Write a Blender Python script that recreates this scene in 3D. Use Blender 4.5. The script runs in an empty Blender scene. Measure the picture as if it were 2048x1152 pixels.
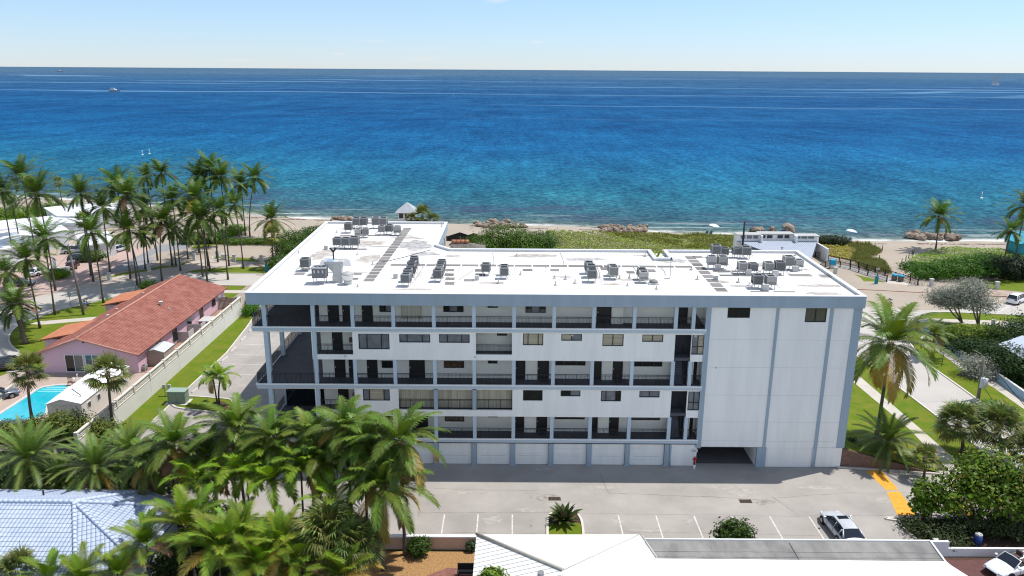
import bpy, math, random
from mathutils import Vector, Matrix, noise
R = math.radians
sc = bpy.context.scene
# ---------------------------------------------------------------- camera
FOC, CX, CY, CH = 1555.0, 1024.0, 576.0, 37.0
PIT = math.atan(437/FOC); ROL = R(.36)
cp, sp, ca, sa = math.cos(PIT), math.sin(PIT), math.cos(ROL), math.sin(ROL)
cf = Vector((0, cp, -sp)); r0 = Vector((1, 0, 0)); u0 = Vector((0, sp, cp))
cr = ca*r0 + sa*u0; cu = ca*u0 - sa*r0
cam = bpy.data.cameras.new("camera"); co = bpy.data.objects.new("camera", cam)
sc.collection.objects.link(co); sc.camera = co
cam.sensor_width = 36; cam.lens = 36*FOC/2048; cam.clip_start = .5; cam.clip_end = 120000
m = Matrix((cr, cu, -cf)).transposed().to_4x4(); m.translation = (0, 0, CH); co.matrix_world = m
def G(x, y, z=0.0):
    d = cf + (x-CX)/FOC*cr - (y-CY)/FOC*cu
    t = (z-CH)/d.z; return (d.x*t, d.y*t)
def V(x, y, Y):
    d = cf + (x-CX)/FOC*cr - (y-CY)/FOC*cu
    t = Y/d.y; return (d.x*t, CH+d.z*t)
# ---------------------------------------------------------------- sky, sun, exposure
SD = Vector((7.3, 2.9, 17.4)).normalized()
w = bpy.data.worlds.new("World"); sc.world = w; w.use_nodes = True
nt = w.node_tree; nt.nodes.clear()
wo = nt.nodes.new('ShaderNodeOutputWorld'); bg = nt.nodes.new('ShaderNodeBackground')
sk = nt.nodes.new('ShaderNodeTexSky'); sk.sky_type = 'NISHITA'; sk.sun_disc = False
sk.sun_elevation = math.asin(SD.z); sk.sun_rotation = math.atan2(SD.x, SD.y)
sk.air_density = 1.0; sk.dust_density = 0.0; sk.ozone_density = 3.0; sk.altitude = 30
bg.inputs[1].default_value = .15
tc = nt.nodes.new('ShaderNodeTexCoord'); mpg = nt.nodes.new('ShaderNodeMapping'); mpg.inputs['Scale'].default_value = (5, 5, 26)
nz = nt.nodes.new('ShaderNodeTexNoise'); nz.inputs['Scale'].default_value = 1.3; nz.inputs['Detail'].default_value = 7; nz.inputs['Roughness'].default_value = .6
rp = nt.nodes.new('ShaderNodeValToRGB'); rp.color_ramp.elements[0].position = .65; rp.color_ramp.elements[1].position = .80
rp.color_ramp.elements[1].color = (.75, .75, .75, 1)
mx = nt.nodes.new('ShaderNodeMixRGB'); mx.inputs[2].default_value = (4.3, 4.1, 4.1, 1)
nt.links.new(tc.outputs['Generated'], mpg.inputs[0]); nt.links.new(mpg.outputs[0], nz.inputs[0]); nt.links.new(nz.outputs[0], rp.inputs[0])
sz_ = nt.nodes.new('ShaderNodeSeparateXYZ'); nt.links.new(tc.outputs['Generated'], sz_.inputs[0])
gr = nt.nodes.new('ShaderNodeValToRGB'); gr.color_ramp.elements[0].position = 0; gr.color_ramp.elements[0].color = (.40, .48, .70, 1); gr.color_ramp.elements[1].position = .9; gr.color_ramp.elements[1].color = (1.3, .95, .72, 1)
ge = gr.color_ramp.elements.new(.085); ge.color = (.50, .56, .68, 1); ge = gr.color_ramp.elements.new(.28); ge.color = (2.15, 1.55, 1.12, 1); nt.links.new(sz_.outputs[2], gr.inputs[0])
gm_ = nt.nodes.new('ShaderNodeMixRGB'); gm_.blend_type = 'MULTIPLY'; gm_.inputs[0].default_value = 1; nt.links.new(sk.outputs[0], gm_.inputs[1]); nt.links.new(gr.outputs[0], gm_.inputs[2])
nt.links.new(rp.outputs[0], mx.inputs[0]); nt.links.new(gm_.outputs[0], mx.inputs[1]); nt.links.new(mx.outputs[0], bg.inputs[0]); nt.links.new(bg.outputs[0], wo.inputs[0])
sl = bpy.data.lights.new("sun", 'SUN'); sl.energy = 3.5; sl.angle = R(.5); sl.color = (1, .965, .91)
so = bpy.data.objects.new("sun", sl); sc.collection.objects.link(so); so.rotation_euler = SD.to_track_quat('Z', 'Y').to_euler(); so.location = SD*100
sc.render.engine = 'CYCLES'; sc.cycles.pixel_filter_type = 'BLACKMAN_HARRIS'; sc.cycles.filter_width = 1.15
vs = sc.view_settings; vs.view_transform = 'Standard'; vs.look = 'None'; vs.gamma = 1; vs.exposure = .55
sc.cycles.max_bounces = 6; sc.cycles.diffuse_bounces = 3; sc.cycles.glossy_bounces = 3; sc.cycles.transmission_bounces = 4; sc.cycles.transparent_max_bounces = 6
# ---------------------------------------------------------------- materials
MT = {}
def mat(name, col, rough=.6, spec=.3, metal=0, var=.0, vscale=1.0, col2=None, bump=0, bscale=20, detail=4, trans=0, aniso=None, coat=0, rnd=0, attr=None, emis=None):
    """procedural material: base colour mixed to col2 (or a darker shade) by noise in object space"""
    if name in MT: return MT[name]
    M = bpy.data.materials.new(name); M.use_nodes = True; t = M.node_tree; N = t.nodes; L = t.links
    b = N['Principled BSDF']; b.inputs['Roughness'].default_value = rough; b.inputs['Metallic'].default_value = metal
    b.inputs['Specular IOR Level'].default_value = spec; b.inputs['Coat Weight'].default_value = coat
    c4 = (*col, 1); last = None
    tcn = N.new('ShaderNodeTexCoord'); mp = N.new('ShaderNodeMapping'); L.new(tcn.outputs['Object'], mp.inputs[0])
    if aniso: mp.inputs['Scale'].default_value = aniso
    if var or col2:
        n1 = N.new('ShaderNodeTexNoise'); n1.inputs['Scale'].default_value = vscale; n1.inputs['Detail'].default_value = detail; n1.inputs['Roughness'].default_value = .62
        L.new(mp.outputs[0], n1.inputs[0])
        ra = N.new('ShaderNodeValToRGB'); ra.color_ramp.elements[0].position = .36; ra.color_ramp.elements[1].position = .64; L.new(n1.outputs[0], ra.inputs[0])
        mi = N.new('ShaderNodeMixRGB'); mi.inputs[1].default_value = c4
        c2 = col2 if col2 else tuple(v*(1-var) for v in col)
        mi.inputs[2].default_value = (*c2, 1); L.new(ra.outputs[0], mi.inputs[0]); last = mi.outputs[0]
    if attr:
        at = N.new('ShaderNodeAttribute'); at.attribute_name = attr
        mi = N.new('ShaderNodeMixRGB'); mi.blend_type = 'MULTIPLY'; mi.inputs[0].default_value = 1
        if last: L.new(last, mi.inputs[1])
        else: mi.inputs[1].default_value = c4
        L.new(at.outputs['Color'], mi.inputs[2]); last = mi.outputs[0]
    if rnd:
        oi = N.new('ShaderNodeObjectInfo'); hs = N.new('ShaderNodeHueSaturation')
        mr = N.new('ShaderNodeMapRange'); mr.inputs[3].default_value = 1-rnd; mr.inputs[4].default_value = 1+rnd
        L.new(oi.outputs['Random'], mr.inputs[0]); L.new(mr.outputs[0], hs.inputs['Value'])
        if last: L.new(last, hs.inputs['Color'])
        else: hs.inputs['Color'].default_value = c4
        last = hs.outputs[0]
    if last: L.new(last, b.inputs['Base Color'])
    else: b.inputs['Base Color'].default_value = c4
    if bump:
        n2 = N.new('ShaderNodeTexNoise'); n2.inputs['Scale'].default_value = bscale; n2.inputs['Detail'].default_value = 4
        L.new(mp.outputs[0], n2.inputs[0]); bp = N.new('ShaderNodeBump'); bp.inputs['Strength'].default_value = bump; bp.inputs['Distance'].default_value = .05
        L.new(n2.outputs[0], bp.inputs['Height']); L.new(bp.outputs[0], b.inputs['Normal'])
    if trans:
        tr = N.new('ShaderNodeBsdfTranslucent'); ms = N.new('ShaderNodeMixShader'); ms.inputs[0].default_value = trans
        hs = N.new('ShaderNodeHueSaturation'); hs.inputs['Saturation'].default_value = 1.1; hs.inputs['Value'].default_value = 1.5
        if last: L.new(last, hs.inputs['Color'])
        else: hs.inputs['Color'].default_value = c4
        L.new(hs.outputs[0], tr.inputs[0]); L.new(b.outputs[0], ms.inputs[1]); L.new(tr.outputs[0], ms.inputs[2])
        L.new(ms.outputs[0], N['Material Output'].inputs[0])
    MT[name] = M; return M
def nodes_of(M): return M.node_tree.nodes, M.node_tree.links, M.node_tree.nodes['Principled BSDF']
def pattern(M, kind, scale, mortar, off=(0, 0, 0), rot=0, size=.02, bw=.5, bh=.25, strength=.6, c2=None):
    """multiply a brick / line pattern over the base colour"""
    N, L, b = nodes_of(M); tcn = N.new('ShaderNodeTexCoord'); mp = N.new('ShaderNodeMapping'); mp.inputs['Rotation'].default_value = (rot if isinstance(rot, tuple) else (0, 0, rot))
    L.new(tcn.outputs['Object'], mp.inputs[0])
    br = N.new('ShaderNodeTexBrick'); br.inputs['Scale'].default_value = scale; br.inputs['Mortar Size'].default_value = size
    br.inputs['Brick Width'].default_value = bw; br.inputs['Row Height'].default_value = bh
    br.inputs['Color1'].default_value = (1, 1, 1, 1); br.inputs['Color2'].default_value = (*(c2 or (.8, .8, .8)), 1); br.inputs['Mortar'].default_value = (*mortar, 1)
    if kind == 'tile': br.offset = 0
    L.new(mp.outputs[0], br.inputs[0]); mi = N.new('ShaderNodeMixRGB'); mi.blend_type = 'MULTIPLY'; mi.inputs[0].default_value = strength
    src = b.inputs['Base Color']
    if src.is_linked: L.new(src.links[0].from_socket, mi.inputs[1])
    else: mi.inputs[1].default_value = src.default_value
    L.new(br.outputs[0], mi.inputs[2]); L.new(mi.outputs[0], src); return M
WHITE = mat('white_stucco', (.88, .87, .84), .8, .15, var=.08, vscale=1.2, aniso=(1, 1, .12), bump=.15, bscale=14)
WALLIN = mat('gallery_wall', (.82, .79, .72), .8, .15, var=.05, vscale=.5)
BLUE = mat('blue_stucco', (.35, .43, .50), .75, .2, var=.09, vscale=1.2, aniso=(1, 1, .12), bump=.12, bscale=14)
BLUEL = mat('pale_blue_stucco', (.50, .58, .65), .75, .2, var=.05, vscale=.4)
ROOFW = mat('white_roof_coating', (.70, .69, .675), .7, .2, var=.07, vscale=.25, detail=9, bump=.1, bscale=3)
COPING = mat('coping_metal', (.62, .64, .68), .5, .4)
DARKF = mat('dark_floor', (.085, .087, .10), .7, .3, var=.2, vscale=.6)
RAIL = mat('black_rail', (.012, .012, .014), .45, .4)
GLASS = mat('dark_glass', (.012, .014, .017), .06, .6)
DOOR_SHADE = mat('dark_door_and_shade', (.016, .015, .016), .5, .4)  # real doors, and the sheets that stand in for shaded openings
BLIND = mat('pleated_blind', (.64, .60, .48), .8, .2, var=.35, vscale=3, aniso=(5, 1, .05))
BLINDH = mat('slatted_blind', (.50, .45, .33), .8, .2, var=.4, vscale=3, aniso=(.05, 1, 7))
BLINDG = mat('grey_blind', (.19, .20, .215), .4, .5, var=.35, vscale=1.2)
FRAME = mat('black_frame', (.015, .015, .017), .4, .4)
WFRAME = mat('white_frame', (.75, .75, .75), .5, .3)
CONC = mat('concrete_lot', (.375, .345, .315), .85, .2, var=.24, vscale=.16, detail=9, bump=.1, bscale=6)
ROAD = mat('road', (.45, .42, .385), .85, .2, var=.1, vscale=.15, detail=8)
ASPH = mat('asphalt', (.26, .26, .27), .9, .2, var=.15, vscale=.3)
WALK = mat('sidewalk', (.50, .46, .40), .85, .2, var=.1, vscale=.4)
pattern(WALK, 'tile', 1, (.7, .7, .7), size=.02, bw=1.5, bh=1.5, c2=(.93, .93, .93))
PINKP = mat('pink_paver', (.45, .33, .29), .85, .2, var=.12, vscale=.4)
PAVER = mat('blended_paver', (.46, .36, .30), .85, .2, var=.15, vscale=.5)
pattern(PAVER, 'brick', 1, (.75, .72, .7), size=.03, bw=1.1, bh=.55, c2=(.72, .66, .62), strength=.9)
GRASS = mat('grass', (.085, .15, .007), .9, .1, var=.3, vscale=.6, detail=9, col2=(.15, .165, .02), bump=.5, bscale=30)
GRASSY = mat('dry_grass', (.15, .175, .022), .9, .1, col2=(.10, .165, .012), vscale=.5, detail=8, bump=.5, bscale=30)
SAND = mat('sand', (.37, .315, .255), .95, .1, var=.12, vscale=.12, detail=10, bump=.5, bscale=1.5)
SOIL = mat('soil', (.10, .085, .05), .95, .1, col2=(.06, .08, .025), vscale=.5, detail=8)
MULCH = mat('mulch', (.11, .07, .05), .95, .1, var=.5, vscale=8)
GRAVEL = mat('orange_gravel', (.43, .25, .11), .95, .1, var=.45, vscale=9, detail=6, bump=.6, bscale=20)
REDP = mat('red_paver', (.30, .135, .11), .85, .2, var=.25, vscale=1.5)
pattern(REDP, 'brick', 1, (.6, .6, .6), rot=R(45), size=.02, bw=.3, bh=.15, c2=(.7, .75, .75), strength=.8)
WPAINT = mat('white_paint', (.68, .66, .63), .7, .3, col2=(.44, .41, .375), vscale=3.5, detail=8)
YPAINT = mat('yellow_paint', (.75, .36, .035), .7, .3, col2=(.62, .27, .03), vscale=2.2, detail=6)
CURB = mat('curb', (.60, .56, .50), .8, .2, var=.15, vscale=1)
ACG = mat('ac_metal', (.24, .245, .25), .5, .4, rnd=.22)
ACD = mat('ac_louver', (.045, .045, .05), .6, .3, rnd=.3)
ACL = mat('ac_light_metal', (.40, .395, .375), .5, .4, rnd=.1)
PVC = mat('white_pvc', (.50, .495, .48), .5, .3)
PADG = mat('walk_pad', (.19, .18, .175), .9, .15, rnd=.25)
BARK = mat('palm_bark', (.145, .12, .095), .9, .1, var=.45, vscale=3, aniso=(.4, .4, 5), bump=.6, bscale=8)
BARKG = mat('grey_bark', (.20, .18, .15), .9, .1, var=.4, vscale=3, bump=.6, bscale=8)
BARKR = mat('brown_bark', (.13, .08, .05), .9, .1, var=.4, vscale=3, bump=.6, bscale=8)
FROND = mat('frond', (1, 1, 1), .45, .22, trans=.14, attr='tint', rnd=.12)
LEAF = mat('leaf', (1, 1, 1), .5, .15, trans=.25, attr='tint', rnd=.05)
WOODG = mat('grey_wood', (.22, .20, .175), .9, .1, var=.4, vscale=2, aniso=(4, 4, .6))
DWOOD = mat('dark_wood', (.022, .02, .018), .7, .3, var=.3, vscale=3)
CWHITE = mat('car_white', (.75, .76, .77), .25, .6, coat=.6)
CSILV = mat('car_silver', (.52, .54, .57), .28, .6, metal=.1, coat=.6)
CBLK = mat('car_black', (.012, .013, .016), .2, .6, coat=.7)
CGLASS = mat('car_glass', (.012, .016, .024), .05, .8)
TYRE = mat('tyre', (.015, .015, .015), .8, .2)
RIM = mat('rim', (.3, .3, .31), .3, .5, metal=.6)
LAMPR = mat('tail_red', (.30, .01, .01), .3, .5)
LAMPW = mat('head_lamp', (.5, .52, .55), .15, .7)
# ---------------------------------------------------------------- mesh helpers
COL = sc.collection; SH = {}
class MB:
    def __init__(s): s.v = []; s.f = []; s.c = None; s.sm = set()
    def face(s, pts, sm=False):
        n = len(s.v); s.v += [tuple(p) for p in pts]; s.f.append(tuple(range(n, n+len(pts))))
        if sm: s.sm.add(len(s.f)-1)
    def box(s, x0, y0, z0, x1, y1, z1):
        x0, x1 = min(x0, x1), max(x0, x1); y0, y1 = min(y0, y1), max(y0, y1); z0, z1 = min(z0, z1), max(z0, z1)
        n = len(s.v); s.v += [(x0, y0, z0), (x1, y0, z0), (x1, y1, z0), (x0, y1, z0), (x0, y0, z1), (x1, y0, z1), (x1, y1, z1), (x0, y1, z1)]
        for q in ((0, 3, 2, 1), (4, 5, 6, 7), (0, 1, 5, 4), (1, 2, 6, 5), (2, 3, 7, 6), (3, 0, 4, 7)): s.f.append(tuple(n+i for i in q))
        return s
    def cbox(s, c, d, rz=0, rx=0):
        """box centred at c, size d, rotated"""
        M = Matrix.Rotation(rz, 3, 'Z') @ Matrix.Rotation(rx, 3, 'X'); n = len(s.v)
        for p in ((-1, -1, -1), (1, -1, -1), (1, 1, -1), (-1, 1, -1), (-1, -1, 1), (1, -1, 1), (1, 1, 1), (-1, 1, 1)):
            q = M @ Vector((p[0]*d[0]/2, p[1]*d[1]/2, p[2]*d[2]/2)); s.v.append((q.x+c[0], q.y+c[1], q.z+c[2]))
        for q in ((0, 3, 2, 1), (4, 5, 6, 7), (0, 1, 5, 4), (1, 2, 6, 5), (2, 3, 7, 6), (3, 0, 4, 7)): s.f.append(tuple(n+i for i in q))
        return s
    def tube(s, pts, rad, n=8, cap=True, sm=True):
        pts = [Vector(p) for p in pts]; rad = rad if isinstance(rad, (list, tuple)) else [rad]*len(pts); base = len(s.v)
        a = None
        for i, p in enumerate(pts):
            d = (pts[min(i+1, len(pts)-1)] - pts[max(i-1, 0)]).normalized()
            if a is None: a = d.orthogonal().normalized()
            a = (a - d*a.dot(d)).normalized(); b = d.cross(a)
            for k in range(n):
                t = 2*math.pi*k/n; s.v.append(tuple(p + rad[i]*(math.cos(t)*a + math.sin(t)*b)))
        for i in range(len(pts)-1):
            for k in range(n):
                q = base+i*n; s.f.append((q+k, q+(k+1) % n, q+n+(k+1) % n, q+n+k))
                if sm: s.sm.add(len(s.f)-1)
        if cap:
            s.f.append(tuple(base+k for k in reversed(range(n)))); s.f.append(tuple(base+(len(pts)-1)*n+k for k in range(n)))
        return s
    def prism(s, poly, z0, z1):
        if sum(poly[i][0]*poly[(i+1) % len(poly)][1]-poly[(i+1) % len(poly)][0]*poly[i][1] for i in range(len(poly))) < 0: poly = poly[::-1]
        k = len(poly); n = len(s.v); s.v += [(p[0], p[1], z0) for p in poly] + [(p[0], p[1], z1) for p in poly]
        s.f.append(tuple(n+i for i in reversed(range(k)))); s.f.append(tuple(n+k+i for i in range(k)))
        for i in range(k): s.f.append((n+i, n+(i+1) % k, n+k+(i+1) % k, n+k+i))
        return s
    def ext(s, prof, axis, a0, a1):
        """extrude profile (list of 2-D pts) along axis 'x' or 'y' """
        k = len(prof); n = len(s.v)
        for a in (a0, a1):
            for p in prof: s.v.append((a, p[0], p[1]) if axis == 'x' else (p[0], a, p[1]))
        s.f.append(tuple(n+i for i in range(k))); s.f.append(tuple(n+k+i for i in reversed(range(k))))
        for i in range(k): s.f.append((n+i, n+k+i, n+k+(i+1) % k, n+(i+1) % k))
        return s
    def build(s, name, m, parent=None, loc=None, bevel=0, smooth=False):
        me = bpy.data.meshes.new(name); me.from_pydata(s.v, [], s.f); me.update()
        if s.c:
            at = me.color_attributes.new('tint', 'FLOAT_COLOR', 'CORNER'); buf = []
            for p, c in zip(me.polygons, s.c): buf += [c[0], c[1], c[2], 1.0]*p.loop_total
            at.data.foreach_set('color', buf)
        if smooth: me.polygons.foreach_set('use_smooth', [True]*len(me.polygons))
        elif s.sm:
            me.polygons.foreach_set('use_smooth', [i in s.sm for i in range(len(me.polygons))])
        for mm in (m if isinstance(m, (list, tuple)) else [m]): me.materials.append(mm)
        o = bpy.data.objects.new(name, me); COL.objects.link(o)
        if parent is not None:
            o.parent = parent
            if parent.name in SH: o.location = [-c for c in SH[parent.name]]
        if loc: o.location = loc
        if bevel:
            b = o.modifiers.new('b', 'BEVEL'); b.width = bevel; b.segments = 2; b.limit_method = 'ANGLE'
        return o
def tag(o, label=None, cat=None, group=None, kind=None):
    if label: o['label'] = label
    if cat: o['category'] = cat
    if group: o['group'] = group
    if kind: o['kind'] = kind
    return o
def thing(name, label, cat, loc=(0, 0, 0), group=None, rz=0, world=False):
    o = bpy.data.objects.new(name, None); COL.objects.link(o); o.location = loc; o.rotation_euler.z = rz
    if world: SH[o.name] = loc      # children are modelled in world coordinates
    return tag(o, label, cat, group)
def dup(root, loc, rz=0, sc_=1.0, label=None, group=None):
    r = root.copy(); COL.objects.link(r); r.location = loc; r.rotation_euler.z = rz
    r.scale = (sc_, sc_, sc_) if not isinstance(sc_, tuple) else sc_
    if label: r['label'] = label
    if group: r['group'] = group
    for ch in list(root.children):
        c = ch.copy(); COL.objects.link(c); c.parent = r
        for g in ch.children:
            d = g.copy(); COL.objects.link(d); d.parent = c
    return r
def sheet(name, px, z, m, world=False, kind='structure'):
    P = px if world else [G(*q) for q in px]
    b = MB(); a = sum(P[i][0]*P[(i+1) % len(P)][1]-P[(i+1) % len(P)][0]*P[i][1] for i in range(len(P)))
    if a < 0: P = P[::-1]
    b.face([(p[0], p[1], z) for p in P]); o = b.build(name, m); o['kind'] = kind; return o
def smooth_px(pts, n=5, closed=False):
    """Catmull-Rom through points"""
    out = []; k = len(pts)
    for i in range(k if closed else k-1):
        p = [pts[(i+j) % k] if closed else pts[min(max(i+j, 0), k-1)] for j in (-1, 0, 1, 2)]
        for s_ in range(n):
            t = s_/n
            out.append(tuple(.5*((2*p[1][c])+(-p[0][c]+p[2][c])*t+(2*p[0][c]-5*p[1][c]+4*p[2][c]-p[3][c])*t*t+(-p[0][c]+3*p[1][c]-3*p[2][c]+p[3][c])*t**3) for c in range(len(pts[0]))))
    if not closed: out.append(tuple(pts[-1]))
    return out
def strip(b, pts, w, z0, z1):
    """kerb-like band of width w along world points"""
    for i in range(len(pts)-1):
        p, q = Vector(pts[i][:2]), Vector(pts[i+1][:2]); d = (q-p)
        if d.length < 1e-4: continue
        n = Vector((-d.y, d.x)).normalized()*w/2
        if z1 - z0 < .001: b.face([(*(p-n), z0), (*(q-n), z0), (*(q+n), z0), (*(p+n), z0)])
        else: b.prism([tuple(p-n), tuple(q-n), tuple(q+n), tuple(p+n)], z0, z1)
    return b
# ================================================================ THE SETTING
def shore(x):                      # waterline Y as a function of X, from the photo
    return 183.6 - .155*(x-30) + .0006*(x-30)**2 + 2.2*math.sin(x*.045+1) + .8*math.sin(x*.13)
rng = random.Random(5)
sheet('ground', [(-900, -80), (900, -80), (900, 130), (-900, 130)], 0, SOIL, True)
# beach
b = MB(); xs = [-420+6*i for i in range(160)]; ds = [-400, -150, -75, -60, -48, -38, -30, -24, -19, -15, -12, -9, -7, -5, -3, -1, 1, 4, 9, 20, 60]
def beachz(x, y, d):
    z = .012
    if d > -60 and d < -14: z += .22*max(0, noise.noise(Vector((x*.06, y*.08, 0)))+.1)*min(1, (d+60)/15, (-14-d)/6)
    if d > -14: z -= .30*((d+14)/14)**1.5 if d < 0 else .30+d*.05
    if -13 < d < 3: z += .05*noise.noise(Vector((x*.25, y*.3, 3)))
    return z
for i, x in enumerate(xs):
    xx = x if abs(x) < 250 else x*1.0+(x-math.copysign(250, x))*3
    for d in ds: y = (max(shore(max(-120, min(160, xx))) + (-.09*(xx-160) if xx > 160 else (-.25*(xx+120) if xx < -120 else 0)) + d, 118)); b.v.append((xx, y, beachz(xx, y, d) if y > 118.01 else .012))
n = len(ds)
for i in range(len(xs)-1):
    for j in range(n-1):
        q = i*n+j
        if b.v[q+1][1]-b.v[q][1] < .01 and b.v[q+n+1][1]-b.v[q+n][1] < .01: continue
        b.f.append((q, q+n, q+n+1, q+1))
o = b.build('beach_sand', SAND, smooth=True); o['kind'] = 'structure'
# sand darkens where it is wet, plus the weed line
N, L, pb = nodes_of(SAND)
# sea
SEA = bpy.data.materials.new('sea_water'); SEA.use_nodes = True; N, L, pb = nodes_of(SEA)
at = N.new('ShaderNodeAttribute'); at.attribute_name = 'dist'
ramp = N.new('ShaderNodeValToRGB'); cr_ = ramp.color_ramp
stops = [(0, (.14, .17, .15)), (.08, (.045, .10, .115)), (.16, (.028, .095, .132)), (.27, (.016, .112, .172)), (.38, (.010, .105, .205)), (.46, (.006, .082, .205)), (.56, (.005, .072, .192)), (.68, (.009, .070, .182)), (.87, (.028, .088, .178)), (1, (.055, .115, .185))]  # farthest stops paler: horizon haze painted into the water colour
cr_.elements[0].position = 0; cr_.elements[0].color = (*stops[0][1], 1); cr_.elements[1].position = 1; cr_.elements[1].color = (*stops[-1][1], 1)
for p, c in stops[1:-1]: e = cr_.elements.new(p); e.color = (*c, 1)
L.new(at.outputs['Fac'], ramp.inputs[0])
tcn = N.new('ShaderNodeTexCoord')
def nz_(scale, sc3, det=5, rough=.6):
    mp = N.new('ShaderNodeMapping'); mp.inputs['Scale'].default_value = sc3; L.new(tcn.outputs['Object'], mp.inputs[0])
    a = N.new('ShaderNodeTexNoise'); a.inputs['Scale'].default_value = scale; a.inputs['Detail'].default_value = det; a.inputs['Roughness'].default_value = rough
    L.new(mp.outputs[0], a.inputs[0]); return a.outputs[0]
def ramp_(src, p0, p1, c0=(0, 0, 0, 1), c1=(1, 1, 1, 1)):
    r_ = N.new('ShaderNodeValToRGB'); r_.color_ramp.elements[0].position = p0; r_.color_ramp.elements[1].position = p1
    r_.color_ramp.elements[0].color = c0; r_.color_ramp.elements[1].color = c1; L.new(src, r_.inputs[0]); return r_.outputs[0]
def math_(op, a, b_):
    m_ = N.new('ShaderNodeMath'); m_.operation = op; m_.use_clamp = op == 'MULTIPLY'
    for i, s_ in enumerate((a, b_)):
        if isinstance(s_, (int, float)): m_.inputs[i].default_value = s_
        else: L.new(s_, m_.inputs[i])
    return m_.outputs[0]
def mix_(f_, a, b_, mode='MIX'):
    m_ = N.new('ShaderNodeMixRGB'); m_.blend_type = mode
    for i, s_ in enumerate((f_, a, b_)):
        if isinstance(s_, (int, float)): m_.inputs[i].default_value = s_
        elif isinstance(s_, tuple): m_.inputs[i].default_value = s_
        else: L.new(s_, m_.inputs[i])
    return m_.outputs[0]
# ripple reflection and dark faces painted in colour, several lengths: near ones fine, far ones long
col = ramp.outputs[0]
r1 = ramp_(nz_(.7, (.8, 1.1, 1), 4, .8), .40, .60, (.42, .48, .56, 1), (1.6, 1.5, 1.42, 1)); col = mix_(.85, col, r1, 'MULTIPLY')
r2 = ramp_(nz_(.11, (1.4, .9, 1), 6, .85), .36, .64, (.56, .61, .68, 1), (1.4, 1.34, 1.26, 1)); col = mix_(.75, col, r2, 'MULTIPLY')
r3 = ramp_(nz_(.012, (1.6, 1, 1), 9, .82), .38, .62, (.56, .62, .70, 1), (1.46, 1.38, 1.28, 1)); col = mix_(.85, col, r3, 'MULTIPLY')
r4 = ramp_(nz_(.004, (.25, 1, 1), 4, .5), .36, .66, (.80, .84, .90, 1), (1.2, 1.16, 1.1, 1)); col = mix_(.8, col, r4, 'MULTIPLY')
# drift lines of foam far out
cmb = N.new('ShaderNodeCombineXYZ'); sx = N.new('ShaderNodeSeparateXYZ'); L.new(tcn.outputs['Object'], sx.inputs[0])
wob = nz_(.0016, (1, .3, 1), 3); yw = math_('ADD', at.outputs['Fac'], math_('MULTIPLY', wob, .05)); L.new(math_('MULTIPLY', yw, 1), cmb.inputs[1])
xx_ = N.new('ShaderNodeMath'); xx_.operation = 'MULTIPLY'; L.new(sx.outputs[0], xx_.inputs[0]); xx_.inputs[1].default_value = .0011; L.new(xx_.outputs[0], cmb.inputs[0])
yy_ = N.new('ShaderNodeMath'); yy_.operation = 'MULTIPLY'; L.new(yw, yy_.inputs[0]); yy_.inputs[1].default_value = 95; L.new(yy_.outputs[0], cmb.inputs[1])
ns = N.new('ShaderNodeTexNoise'); ns.inputs['Scale'].default_value = .6; ns.inputs['Detail'].default_value = 3; L.new(cmb.outputs[0], ns.inputs[0])
lines = math_('MULTIPLY', ramp_(ns.outputs[0], .60, .66), ramp_(at.outputs['Fac'], .55, .68)); lines = math_('MULTIPLY', lines, ramp_(at.outputs['Fac'], .93, .99, (1, 1, 1, 1), (.1, .1, .1, 1)))
col = mix_(math_('MULTIPLY', lines, .36), col, (.20, .36, .52, 1))
# floating weed near the beach
d1 = N.new('ShaderNodeAttribute'); d1.attribute_name = 'dm'
wm = math_('MULTIPLY', ramp_(nz_(.05, (.35, 1, 1), 6, .7), .50, .60), ramp_(d1.outputs['Fac'], .05, .13)); wm = math_('MULTIPLY', wm, ramp_(d1.outputs['Fac'], .20, .5, (1, 1, 1, 1), (0, 0, 0, 1)))
col = mix_(math_('MULTIPLY', wm, .8), col, (.045, .05, .10, 1))
# breaking foam
fm = math_('MULTIPLY', ramp_(nz_(.10, (.35, 1, 1), 6, .7), .44, .54), ramp_(d1.outputs['Fac'], .022, .055, (1, 1, 1, 1), (0, 0, 0, 1)))
fm2 = math_('MULTIPLY', ramp_(nz_(.3, (.1, 1, 1), 5, .7), .56, .63), ramp_(d1.outputs['Fac'], .10, .22, (1, 1, 1, 1), (0, 0, 0, 1)))
col = mix_(fm, col, (.72, .72, .70, 1)); col = mix_(math_('MULTIPLY', fm2, .45), col, (.55, .6, .6, 1))
L.new(col, pb.inputs['Base Color']); pb.inputs['Roughness'].default_value = 1; pb.inputs['Specular IOR Level'].default_value = 0
gl = N.new('ShaderNodeBsdfGlossy'); gl.inputs['Roughness'].default_value = .3; gm = N.new('ShaderNodeMixShader'); gm.inputs[0].default_value = .025; L.new(pb.outputs[0], gm.inputs[1]); L.new(gl.outputs[0], gm.inputs[2]); L.new(gm.outputs[0], N['Material Output'].inputs[0])
b1 = N.new('ShaderNodeBump'); b1.inputs['Strength'].default_value = .6; b1.inputs['Distance'].default_value = .5; L.new(nz_(.45, (.35, 1, 1), 6, .65), b1.inputs['Height']); L.new(b1.outputs[0], pb.inputs['Normal']); L.new(b1.outputs[0], gl.inputs['Normal'])
b = MB(); dd = [-6, -3, 0, 2, 4, 6, 9, 13, 18, 25, 35, 50, 70, 100, 140, 200, 300, 450, 700, 1100, 1800, 3000, 6000, 12000, 30000, 90000]
xs = [-1, -.75, -.5, -.4, -.3, -.22, -.15, -.1] + [.01*i for i in range(-9, 10)] + [.1, .15, .22, .3, .4, .5, .75, 1]
fa = []; fb = []
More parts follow.
